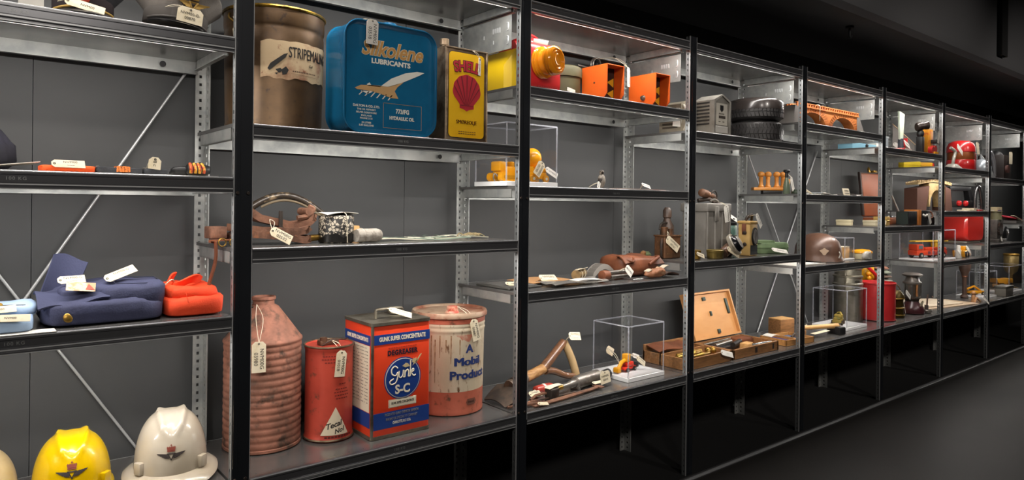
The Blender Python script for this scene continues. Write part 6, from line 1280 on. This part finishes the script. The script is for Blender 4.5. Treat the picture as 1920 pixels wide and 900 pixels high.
# second level: suitcase and boxes
SUIT = mat('suitcase_fibre', '#8a4a2c', .5, c2='#77401f', ns=5); SUD = flat('#2a1c16', .6)
t = thing('open_suitcase', 'open brown suitcase with dark edges, its lid standing against the back', 'suitcase', (4.62, .285, zF3 + .001), -.06)
w, h = .30, .315
g = G(); g.at((0, .045, .055), (-.10, 0, 0)); g.bb(-w/2, w/2, -.03, .0, 0, h, .012, 3); ld = g.make('lid', SUIT, t)
g = G(); g.at((0, .045, .055), (-.10, 0, 0)); g.tube([(x, -.015, z) for x, z in ((-w/2, .01), (-w/2, h), (w/2, h), (w/2, .01))], .012, 8); g.make('dark_edge', SUD, ld)
g = G(); g.bb(-w/2, w/2, -.10, .035, 0, .05, .008, 2); g.make('base', SUIT, t)
g = G(); g.at((0, .045, .055), (-.10, 0, 0)); g.turned((-.01, -.015, h + .008), (-.01, -.015, h + .05), [(0, .010), (.02, .008), (.022, .012), (.04, .004)]); g.box((.06, -.015, h + .016), (.05, .03, .016), .004); g.make('catch', BRASS, t)
g = G(); g.cyl((.13, -.035, .21), (.150, -.095, .05), .006, n=8); g.make('lid_stay', STEEL, t)
for i, (x, y, dz, a, b, c, rz, l) in enumerate(((4.075, .27, 0, .10, .09, .038, .3, 'low pale box lying left of the open suitcase'), (4.20, .13, 0, .11, .09, .036, -.2, 'cream carton with a tag in front of the open suitcase'), (4.36, .15, 0, .12, .08, .060, .25, 'gold coloured box with a pattern at the foot of the suitcase'))):
    t = thing('small_carton', l, 'box', (x, y, zF3 + .001 + dz), rz, 'small cartons before the suitcase'); m = flat(('#c9bd9a', '#cfc4a6', '#b08f48')[i], .65)
    g = G(); g.bb(-a/2, a/2, -b/2, b/2, 0, c*.6, .002); g.make('base', m, t); g = G(); g.bb(-a/2 - .002, a/2 + .002, -b/2 - .002, b/2 + .002, c*.6, c, .002); g.make('lid', m, t)
    if i == 1: tag(t, (-.02, -.05, .05), (-.4, -1.0, 0), .03, .06, ('NVM00',))
    if i == 2:
        g = G()
        for q in range(5): g.ball((-a/2 + .015 + .02*q, -b/2 - .002, c*.5), .007, 8, 6)
        g.make('bead_trim', BRASS, t)
t = thing('black_accordion', 'small black accordion with a wooden end and white buttons', 'accordion', (4.735, .10, zF3 + .001), -.08)
for i in range(9):
    g = G(); g.bb(-.135 + .013*i, -.127 + .013*i, -.045, .045, .004, .098, .002, 1); g.make('bellows_fold', BLACK, t)
g = G(); g.bb(-.138, -.016, -.038, .038, .008, .092); g.make('bellows_core', flat('#23302c', .6), t); g = G(); g.bb(-.012, .032, -.05, .05, 0, .110, .003); g.make('wooden_end', mat('orange_end', '#b06a2c', .45), t); g = G(); g.bb(.034, .16, -.05, .05, 0, .105, .006); g.make('black_end', BLACK, t)
for q in range(4):
    g = G(); g.ball((.055 + .026*q, -.052, .072 - .006*(q % 2)), .009, 12, 8); g.make('button', TAGW, t)
tag(t, (.105, -.062, .085), (0, -.5, 0), .030, .085, (), m=TAGW); g = G(); g.tube([(.14, -.05, .04), (.175, -.06, .06), (.175, -.05, .09), (.15, -.04, .10)], .006, 8, smooth=4); g.make('strap', LEATHER, t)
# upper level
t = thing('blue_folder', 'light blue folder lying at the left end of the shelf, seen under the bridge shelf', 'folder', (4.28, .265, zF2 + .001), 0); g = G(); g.bb(-.22, .14, -.05, .05, 0, .045, .003); g.make('cover', flat('#7fb3c9', .6), t); g = G(); g.bb(.141, .20, -.048, .048, .002, .06, .003); g.make('white_end', TAGW, t); g = G(); g.ball((-.02, -.054, .030), .012, 12, 8); g.make('black_knob', BLACK, t)
t = thing('red_notebook', 'red notebook with a white card on it, left of the pale green scraper', 'notebook', (4.50, .10, zF2 + .001), .1); g = G(); g.bb(-.08, .08, -.06, .06, 0, .018, .003); g.make('cover', RED, t); g = G(); g.bb(-.076, .081, -.061, .061, .004, .014); g.make('page_block', TAGW, t); tag(t, (-.04, -.045, .060), (-.35, -1.25, 0), .045, .09, ('NVM00',), m=TAGW)
t = thing('paint_scraper', 'upright scraper with a pale green blade and dark red handle', 'scraper', (4.70, .165, zF2 + .001), 0); g = G(); g.loft([[(x, y, z) for x, z in ((-.028, .10), (.02, .10), (.045, .285), (-.045, .300))] for y in (-.006, .006)]); g.make('blade', mat('pale_green_blade', '#b9c4b0', .5), t); g = G(); g.cyl((-.005, 0, 0), (-.005, 0, .105), .020, .018, 16); g.make('handle', flat('#3d4048', .5), t); g = G(); g.cyl((.040, -.01, .055), (.040, -.01, .11), .018, n=14); g.cyl((.040, -.01, 0), (.040, -.01, .055), .006, n=10); g.make('red_knob', RED, t)
g = G(); g.bb(-.03, .03, -.012, .012, 0, .006); g.make('foot', BLACK, t)
t = thing('pale_box_lid', 'translucent pale box behind the red notebook', 'box', (4.575, .29, zF2 + .001), 0); g = G(); g.bb(-.07, .10, -.05, .05, 0, .11, .004); g.make('box', flat('#8f9aa0', .4), t); g = G(); g.bb(-.073, .103, -.053, .053, .11, .125, .003); g.make('lid', flat('#a3adb2', .4), t)
t = thing('leaning_board', 'grey brown wedge board sloping down to the right of the scraper', 'board', (4.835, .215, zF2 + .001), -1.05); g = G(); g.prism([(-.06, 0), (.085, 0), (.085, .07), (-.06, .225)], -.008, .008); g.make('board', GC, t); g = G(); g.loft([[(x, y, z) for x, z in ((-.06, .226), (-.06, .232), (.088, .075), (.088, .069))] for y in (-.012, .012)]); g.make('cream_edge', flat('#c2a683', .7), t); tag(t, (-.055, -.03, .085), (-.3, -.75, 0), .03, .1, (), m=TAGW)
t = thing('black_camera_lamp', 'black camera-like lamp head on a dark post', 'lamp', (4.80, .075, zF2 + .001), 0); t.scale = (.72, .72, .92); g = G(); g.bb(-.025, .025, -.03, .03, 0, .13, .004); g.make('post', BLACK, t); g = G(); g.turned((-.045, .02, .205), (.055, -.05, .222), [(0, .03), (.01, .034), (.05, .034), (.07, .028), (.10, .032), (.122, .032), (.122, .024)], 22); g.make('head', mat('glossy_brown', '#2a211d', .25), t); g = G(); g.ball((0, 0, .155), (.034, .034, .034), 18, 10); g.make('joint', BLACK, t)
t = thing('construction_toy', 'yellow and red construction toy with a white tag next to the upright', 'toy', (4.945, .058, zF2 + .001), 0); g = G(); g.bb(-.045, .045, .0, .05, 0, .185, .004); g.make('yellow_panel', mat('yellow_orange_print', '#e0931a', .5, c2='#c85a1c', ns=22, lo=.52, hi=.58), t)
for q, (x, z) in enumerate(((-.03, .03), (.012, .04))):
    g = G(); g.cyl((x, -.03, z), (x, 0, z), .026, n=18); g.make('red_drum', RED, t)
g = G(); g.box((.02, -.02, .095), (.055, .04, .026), .003); g.make('dark_motor', BLACK, t); tag(t, (.025, -.045, .165), (0, .18, 0), .028, .085, (), m=TAGW); g = G(); g.bb(-.03, .04, -.04, -.002, .002, .018, .003); g.make('yellow_base', TY, t)
# ------------------------------------------------------------------ far bays
zG2, zG3, zG4, zG5 = 1.540, 1.212, .838, .464
for i, (x, y, l) in enumerate(((5.165, .285, 'left one of two yellow blocks seen under the shelf of the construction toy'), (5.345, .265, 'right one of two yellow blocks seen under the shelf of the construction toy'))):
    t = thing('yellow_block', l, 'block', (x, y, zG2 + .001), -.5, 'pair of yellow blocks'); g = G(); g.bb(-.075, .075, -.03, .03, 0, .050, .005); g.make('block', flat(('#e0c41a', '#e0a51e')[i], .5), t); g = G(); g.bb(-.077, .077, -.032, .032, .020, .024); g.make('seam_band', flat('#a8861a', .6), t)
t = thing('red_model', 'small red and black model right of the yellow blocks', 'model', (5.475, .26, zG2 + .001), 0); g = G(); g.bb(-.03, .03, -.03, .03, .01, .05, .004); g.make('body', RED, t); g = G(); g.bb(-.035, .035, -.035, .035, 0, .012, .002); g.make('base', BLACK, t)
t = thing('grey_clamp_stand', 'pale grey clamp stand with a white tag behind the upright', 'stand', (5.505, .10, zG2 + .001), 0); PG = flat('#a9a49b', .45, .2)
g = G(); g.tube([(-.02, 0, .0), (-.015, -.01, .07), (.03, 0, .10), (.05, 0, .14), (.01, .02, .17)], .012, 10, smooth=4); g.make('arm', PG, t, 60); g = G(); g.loft([[(x, y, z) for x, y in rrect(.15*s, .10*s, .03*s, 4)] for z, s in ((0, 1), (.012, .96), (.04, .5))]); g.make('foot', PG, t); tag(t, (.0, -.03, .185), (-.2, -.9, 0), .05, .10, (), m=TAGW)
t = thing('red_signal_lamp', 'round-topped red signal lamp with a brown band and cream tag', 'lamp', (5.86, .16, zG2 + .001), 0)
g = G(); g.lathe([(.098, 0), (.102, .005), (.102, .085), (.098, .09)], 40); g.make('lower_body', RED, t); g = G(); g.lathe([(.0975, .09), (.098, .092), (.098, .148), (.0975, .15)], 40); g.make('brown_band', mat('copper_band', '#8d4a22', .4, .4), t)
g = G(); g.lathe([(.098, .15), (.103, .155), (.102, .19), (.09, .225), (.06, .245), (.001, .252)], 40); g.make('domed_top', RED, t); g = G(); g.bb(.075, .11, -.08, -.01, .0, .15, .004); g.make('side_plate', RED, t); tag(t, (.055, -.100, .235), (-.1, -.06, 0), .060, .10, ())
t = thing('arch_bridge_model', 'cream wooden model bridge with one tall arch on brown supports', 'model', (5.31, .205, zG3 + .001), -.22)
CRW = mat('cream_model_wood', '#c4a878', .6, c2='#a88a58', ns=14); BC = mat('brown_card', '#5b3a2e', .8)
n = 18; r_ = .085
arc_ = [(.05 - r_*math.cos(PI*i/n), .03 + .13*math.sin(PI*i/n)) for i in range(n + 1)]
g = G(); g.loft([[(p[0], y, p[1]) if k_ == 0 else (p[0], y, .185 + .03*math.cos((p[0] - .0)*5)) for (k_, y) in ((0, -.04), (1, -.04), (1, .04), (0, .04))] for p in [(-.05, .06)] + arc_ + [(.15, .06)]]); g.make('arch', CRW, t, 30)
g = G(); g.sheet(lambda u, v: (-.20 + .42*u, -.05 + .10*v, .195 + .034*math.cos((u - .5)*2.4)), 24, 3, .010); g.make('deck', CRW, t, 40)
g = G()
for i in range(22):
    for y in (-.05, .05): g.box((-.19 + .40*i/21, y, .200 + .034*math.cos((i/21 - .5)*2.4)), (.010, .006, .014))
g.make('parapet_blocks', CRW, t)
g = G(); g.loft([[(x, y, z) for x, z in ((-.20, 0), (-.09, 0), (-.05, .19), (-.20, .17))] for y in (-.045, .06)]); g.make('brown_support', BC, t); g = G(); g.loft([[(x, y, z) for x, z in ((.15, 0), (.24, 0), (.215, .17), (.15, .19))] for y in (-.045, .06)]); g.make('brown_support', BC, t); tag(t, (.05, -.065, .21), (0, 0, 0), .022, .10, (), m=TAGW)
t = thing('twin_light_frame', 'black tapered frame with two small red lights and a bent grey pipe', 'frame', (5.90, .19, zG3 + .001), -.35)
g = G()
for q in (-1, 1): g.loft([[(q*.15 + s*.022, y, 0) for s, y in ((-1, -.03), (1, -.03), (1, .03), (-1, .03))], [(q*.10 + s*.018, y, .19) for s, y in ((-1, -.02), (1, -.02), (1, .02), (-1, .02))]])
g.bb(-.12, .12, -.025, .025, .165, .20, .004); g.bb(-.13, .13, -.03, .03, .03, .085, .004); g.make('frame', BLACK, t)
for q in (-.03, .045):
    g = G(); g.turned((q, -.028, .062), (q, -.050, .062), [(0, .024), (.014, .022), (.022, .012), (.022, .001)], 20); g.make('red_light', RED, t)
g = G(); g.tube([(.13, -.05, .0), (.135, -.05, .14), (.16, -.05, .205), (.20, -.04, .17), (.24, -.03, .02)], .014, 10, smooth=5); g.make('bent_pipe', mat('dark_chrome', '#7d7d7d', .25, .9), t)
t = thing('pale_booklets', 'cream booklets lying before the black twin light frame', 'booklet', (5.78, .075, zG3 + .001), .1); g = G(); g.bb(-.16, .05, -.045, .045, 0, .010, .001, 1); g.make('lower_booklet', TAGM, t); g = G(); g.bb(-.02, .12, -.04, .04, .0105, .024, .001, 1); g.make('upper_booklet', flat('#b9ad96', .7), t)
t = thing('red_folder', 'flat red folder at the right end of the cream bridge shelf', 'folder', (5.92, .065, zG3 + .0005), 0); g = G(); g.bb(-.03, .05, -.035, .045, 0, .012, .002); g.make('cover', RED, t); g = G(); g.bb(-.028, .051, -.034, .044, .003, .009); g.make('pages', TAGM, t)
case('wide clear display case over the red fire engine', (5.275, .19, zG4 + .0005), 0, .45, .24, .225, .010)
t = thing('toy_fire_engine', 'red toy fire engine with a yellow ladder in the wide clear case', 'toy', (5.26, .185, zG4 + .011), -.28); FR = mat('fire_red', '#c8401f', .4, c2='#b5321a', ns=8)
g = G(); g.bb(-.17, .17, -.04, .04, .022, .060, .006); g.bb(-.165, -.09, -.038, .038, .060, .105, .008); g.bb(-.07, .165, -.036, .036, .060, .082, .004); g.make('body', FR, t)
for x in (-.125, .08, .125):
    for y in (-.040, .040): wheel(t, x, y, .022, .022, .014)
g = G()
for y in (-.022, .022): g.cyl((-.17, y, .128), (.20, y, .128), .005, n=8)
for i in range(14): g.cyl((-.16 + .027*i, -.022, .128), (-.16 + .027*i, .022, .128), .003, n=6)
g.bb(.06, .10, -.02, .02, .082, .124, .004); g.make('ladder', mat('ladder_yellow', '#c9a020', .5), t)
g = G(); g.bb(-.150, -.105, -.0395, .0395, .072, .098); g.make('window', mat('toy_window', '#5d6468', .2), t)
for q in range(4):
    g = G(); g.bb(-.05 + .05*q, -.02 + .05*q, -.041, -.036, .030, .052, .001, 1); g.make('locker_door', flat('#7d3a44', .5), t)
t = thing('white_figure', 'small white standing figure right of the fire engine case', 'figurine', (5.60, .085, zG4 + .001), 0); g = G(); g.lathe([(.022, 0), (.024, .004), (.018, .03), (.020, .06), (.014, .075), (.016, .09), (.010, .102), (.001, .104)], 18); g.make('body', flat('#c9c5bd', .5), t); g = G(); g.tube([(-.018, -.005, .062), (-.03, -.015, .045), (-.025, -.02, .03)], .005, 6, smooth=3); g.make('arm', flat('#c9c5bd', .5), t)
t = thing('toy_loader', 'yellow toy wheel loader with paper tag right of the fire engine case', 'toy', (5.775, .115, zG4 + .001), .1)
for x in (-.035, .045):
    for y in (-.035, .035): wheel(t, x, y, .024, .024, .018, hub=TY)
g = G(); g.bb(-.055, .065, -.026, .026, .024, .055, .005); g.bb(-.01, .03, -.024, .024, .055, .088, .004); g.tube([(-.03, 0, .05), (-.075, 0, .045), (-.09, 0, .022)], .009, 8); g.make('body', TY, t); g = G(); g.sheet(lambda u, v: (-.115 + .03*u, -.042 + .084*v, .006 + .05*(1 - u)**2), 6, 4, .004); g.make('bucket', TY, t, 60); tag(t, (-.08, -.045, .085), (-.3, -1.1, 0), .045, .075, (), m=TAGW)
t = thing('pale_board', 'pale thin wooden board lying over another on the bottom shelf', 'board', (5.48, .19, zG5 + .001), -.16); PBW = mat('pale_board', '#b59f86', .6, c2='#a08a70', ns=5)
g = G(); g.sheet(lambda u, v: (-.36 + .74*u, -.12 + .26*v, .006 + .0*u), 10, 4, .006); g.make('lower_board', PBW, t); g = G(); g.sheet(lambda u, v: (-.40 + .62*u, -.08 + .24*v, .012 + .075*(1 - abs(v - .9))*max(0, .6 - u*.5)), 12, 6, .006); g.make('upper_board', mat('pale_board_top', '#c2b39d', .6, c2='#ad9d86', ns=5), t, 50)
for x, y in ((-.13, .06), (.02, .05), (-.25, .02)):
    g = G(); g.bb(x, x + .022, y, y + .008, .05, .062, .002, 1); g.make('dark_clip', DARKIRON, t)
for i, (x, y) in enumerate(((5.47, .345), (5.92, .075))):
    t = thing('wooden_peg_figure', ('wooden peg with a round head standing behind the pale boards', 'wooden peg with spread legs at the right end of the pale boards')[i], 'peg', (x, y, zG5 + .001), 0); g = G(); zz = .14 if i == 0 else .0; g.lathe([(.018, 0), (.020, .003), (.015, zz*.5 + .02), (.017, zz + .03), (.014, zz + .055), (.001, zz + .068)], 16); g.make('body', mat('peg_wood', '#9a6b42', .5), t); g = G(); g.ball((0, 0, zz + .075), (.018, .018, .016), 14, 8); g.make('head', mat('peg_wood', '#9a6b42', .5), t)
    if i: g = G(); g.cyl((-.01, -.02, .035), (-.07, -.03, .004), .009, .006, 8); g.cyl((.01, -.02, .035), (.06, -.03, .004), .009, .006, 8); g.make('leg', mat('peg_wood', '#9a6b42', .5), t); tag(t, (.02, -.06, .045), (-.4, -.9, 0), .03, .09, (), m=TAGW)
zH2, zH3, zH5 = 1.494, .936, .464
t = thing('wooden_pestle', 'large brown wooden pestle, broad at the top, in the far bay', 'pestle', (6.17, .22, zH5 + .001), 0); t.scale = (.62, .62, 1); g = G(); g.lathe([(.045, 0), (.05, .006), (.045, .02), (.028, .03), (.026, .15), (.032, .19), (.065, .24), (.075, .27), (.075, .40), (.06, .42), (.001, .425)], 28); g.make('body', mat('dark_pestle_wood', '#4d362a', .6, c2='#3a2820', ns=8), t); g = G(); g.tube([(.033*math.cos(2*PI*i/20), .033*math.sin(2*PI*i/20), .185) for i in range(20)], .005, 6, closed=True); g.make('cord', LEATHER, t)
case('low clear display case over the yellow toy crane', (6.42, .205, zH5 + .0005), 0, .32, .22, .22, .012)
t = thing('toy_crane', 'yellow toy crane lying in the low clear case', 'toy', (6.40, .20, zH5 + .0135), -.4); g = G(); g.bb(-.08, .06, -.03, .03, .012, .035, .004); g.tube([(.04, 0, .035), (-.03, 0, .075), (-.11, 0, .05)], .009, 8); g.make('body', TY, t)
for x in (-.055, .035):
    for y in (-.03, .03): wheel(t, x, y, .014, .014, .012)
t = thing('grey_cash_box', 'small grey lidded box at the front of the bottom shelf', 'box', (6.66, .065, zH5 + .001), 0); g = G(); g.bb(-.10, .10, -.04, .045, 0, .07, .004); g.make('body', flat('#6f6b63', .5, .3), t); g = G(); g.bb(-.105, .105, -.045, .05, .07, .09, .004); g.make('lid', flat('#58554e', .5, .3), t)
case('clear display case over the yellow dump truck at the far end', (7.10, .21, zH5 + .0005), 0, .42, .24, .24, .012)
t = thing('toy_dump_truck', 'yellow toy dump truck with big wheels in the far clear case', 'toy', (7.09, .205, zH5 + .0135), -.25)
g = G(); g.loft([[(x, y, z) for x, z in ((-.12, .065), (.03, .055), (.03, .095), (-.15, .105))] for y in (-.045, .045)]); g.make('dump_body', mat('dump_yellow', '#c98a1c', .5), t); g = G(); g.bb(.04, .11, -.04, .04, .03, .10, .006); g.bb(-.10, .10, -.025, .025, .025, .055, .003); g.make('cab', mat('dump_yellow', '#c98a1c', .5), t)
for x in (-.065, .075):
    for y in (-.042, .042): wheel(t, x, y, .032, .032, .022, hub=mat('dump_yellow', '#c98a1c', .5))
t = thing('red_enamel_case', 'large glossy red enamel case with rounded corners on the far shelf', 'case', (6.232, .275, zH3 + .001), 0)
RG = mat('red_enamel_gloss', '#cc2f28', .22, coat=.5)
g = G(); g.loft([[(x*s, y, z*s + .143) for x, z in rrect(.40, .25, .06, 6)] for y, s in ((-.115, .94), (-.10, .99), (-.08, 1), (.08, 1), (.095, .97))]); g.make('body', RG, t, 40)
g = G(); g.bb(-.16, .16, -.10, .09, 0, .018, .004); g.make('grey_foot', flat('#8a857c', .5), t)
t = thing('grey_mechanism', 'dark grey machine block with gears and a black wheel on the far shelf', 'machine', (6.74, .165, zH3 + .001), 0); MG = mat('grey_machine', '#5d5954', .5, .4, c2='#3f3b38', ns=26, lo=.45, hi=.6)
g = G(); g.bb(-.14, .02, -.06, .10, .03, .20, .006); g.bb(-.16, .04, -.08, .11, 0, .03, .003); g.make('block', MG, t)
g = G(); g.cyl((-.06, -.02, .20), (-.06, -.02, .27), .05, .045, 20); g.cyl((-.06, -.02, .27), (-.06, -.02, .275), .055, n=20); g.make('cylinder', mat('mossy_metal', '#6d6a4e', .6), t); g = G(); g.turned((.09, -.07, .075), (.09, .0, .075), [(0, .05), (.01, .065), (.03, .07), (.055, .065), (.07, .05)], 24); g.make('black_wheel', BLACK, t); g = G(); g.turned((.09, -.072, .075), (.09, -.08, .075), [(0, .025), (.008, .015)], 16); g.make('wheel_hub', STEEL, t)
g = G()
for i in range(14): a = 2*PI*i/14; g.box((-.10 + .05*math.cos(a), -.070, .12 + .05*math.sin(a)), (.012, .016, .012))
g.cyl((-.10, -.062, .12), (-.10, -.078, .12), .048, n=24); g.make('gear', DARKIRON, t); tag(t, (-.13, -.085, .05), (-.2, 0, 0), .03, .04, (), m=TAGW)
t = thing('chrome_iron', 'chrome electric iron standing tilted with a pale heel on the far upper shelf', 'iron', (6.50, .175, zH2 + .001), 0)
g = G(); g.loft([[(-.06 + x*s*1.0 + k_, y*s, z) for x, y in ((-.10, 0), (-.07, -.045), (.0, -.062), (.09, -.055), (.10, 0), (.09, .055), (0, .062), (-.07, .045))] for z, s, k_ in ((0, .6, .14), (.02, .75, .13), (.10, .55, .05), (.18, .25, -.03), (.215, .05, -.06))]); g.make('chrome_shell', mat('dull_chrome', '#c9cbcc', .3, .55), t, 60)
g = G(); g.ball((-.13, -.01, .085), (.085, .075, .085), 28, 16); g.make('pale_heel', mat('pale_blue_chrome', '#c3ccd4', .3, .45), t); g = G(); g.tube([(.14, -.03, .03), (.05, -.05, .16), (-.03, -.05, .235), (-.05, -.04, .2)], .014, 10, smooth=4); g.make('handle', mat('grey_handle', '#98979b', .35, .3), t, 60)
t = thing('dark_apparatus', 'dark brown boxy apparatus with a cream tag at the far right', 'apparatus', (6.90, .20, zH2 + .001), 0); g = G(); g.bb(-.12, .085, -.09, .12, 0, .23, .01); g.make('box', mat('dark_apparatus', '#241b18', .5), t); g = G(); g.lathe([(.05, .23), (.045, .25), (.02, .27), (.001, .272)], 20, c=(-.02, 0, 0)); g.make('top', BLACK, t); g = G(); g.cyl((-.06, -.09, .10), (-.06, -.11, .10), .035, n=20); g.make('dial', flat('#4d2f28', .4), t); tag(t, (.03, -.10, .26), (0, 0, 0), .09, .11, ())
zI = 1.10
t = thing('red_papers', 'red folded papers leaning at the far right end', 'papers', (7.15, .14, zI + .001), -.2); g = G(); g.sheet(lambda u, v: (-.14 + .22*u, -.09 + .18*v, .05 - .03*u + .03*v + .01*math.sin(5*u)), 10, 6, .008); g.make('red_sheet', flat('#b52a3c', .6), t, 60); g = G(); g.bb(-.10, .12, -.08, .08, 0, .026, .003); g.make('grey_stack', flat('#8f8c88', .6), t); g = G(); g.sheet(lambda u, v: (-.17 + .16*u, -.10 + .03*v, .075 - .05*u), 6, 2, .004); g.make('cream_edge', TAGM, t)
t = thing('lilac_box', 'cream and lilac carton behind the red papers', 'carton', (7.20, .30, zI + .001), 0); g = G(); g.bb(-.08, .08, -.04, .04, 0, .15, .003); g.make('carton', flat('#c4b590', .6), t); g = G(); g.bb(-.05, .05, -.043, -.040, .03, .12); g.make('lilac_panel', flat('#6a5a8a', .6), t)
t = thing('pale_round_tin', 'pale round tin beside the lilac carton at the far right', 'tin', (7.058, .315, zI + .001), 0); g = G(); g.lathe([(.05, 0), (.052, .003), (.052, .10), (.05, .103)], 28); g.make('body', flat('#a39e92', .5), t); g = G(); g.lathe([(.053, .10), (.054, .102), (.054, .118), (.05, .121), (.001, .12)], 28); g.make('lid', flat('#b7b09a', .5), t)
t = thing('brass_vase', 'pale brass vase on a stem at the far right end', 'vase', (7.42, .22, zH5 + .001), 0); g = G(); g.lathe([(.06, 0), (.06, .01), (.02, .02), (.014, .13), (.05, .16), (.062, .2), (.062, .33), (.058, .335), (.001, .33)], 28); g.make('body', mat('pale_brass', '#9a8455', .4, .6), t); g = G(); g.lathe([(.064, .315), (.067, .32), (.067, .33), (.063, .335)], 28); g.make('rim', BRASS, t)
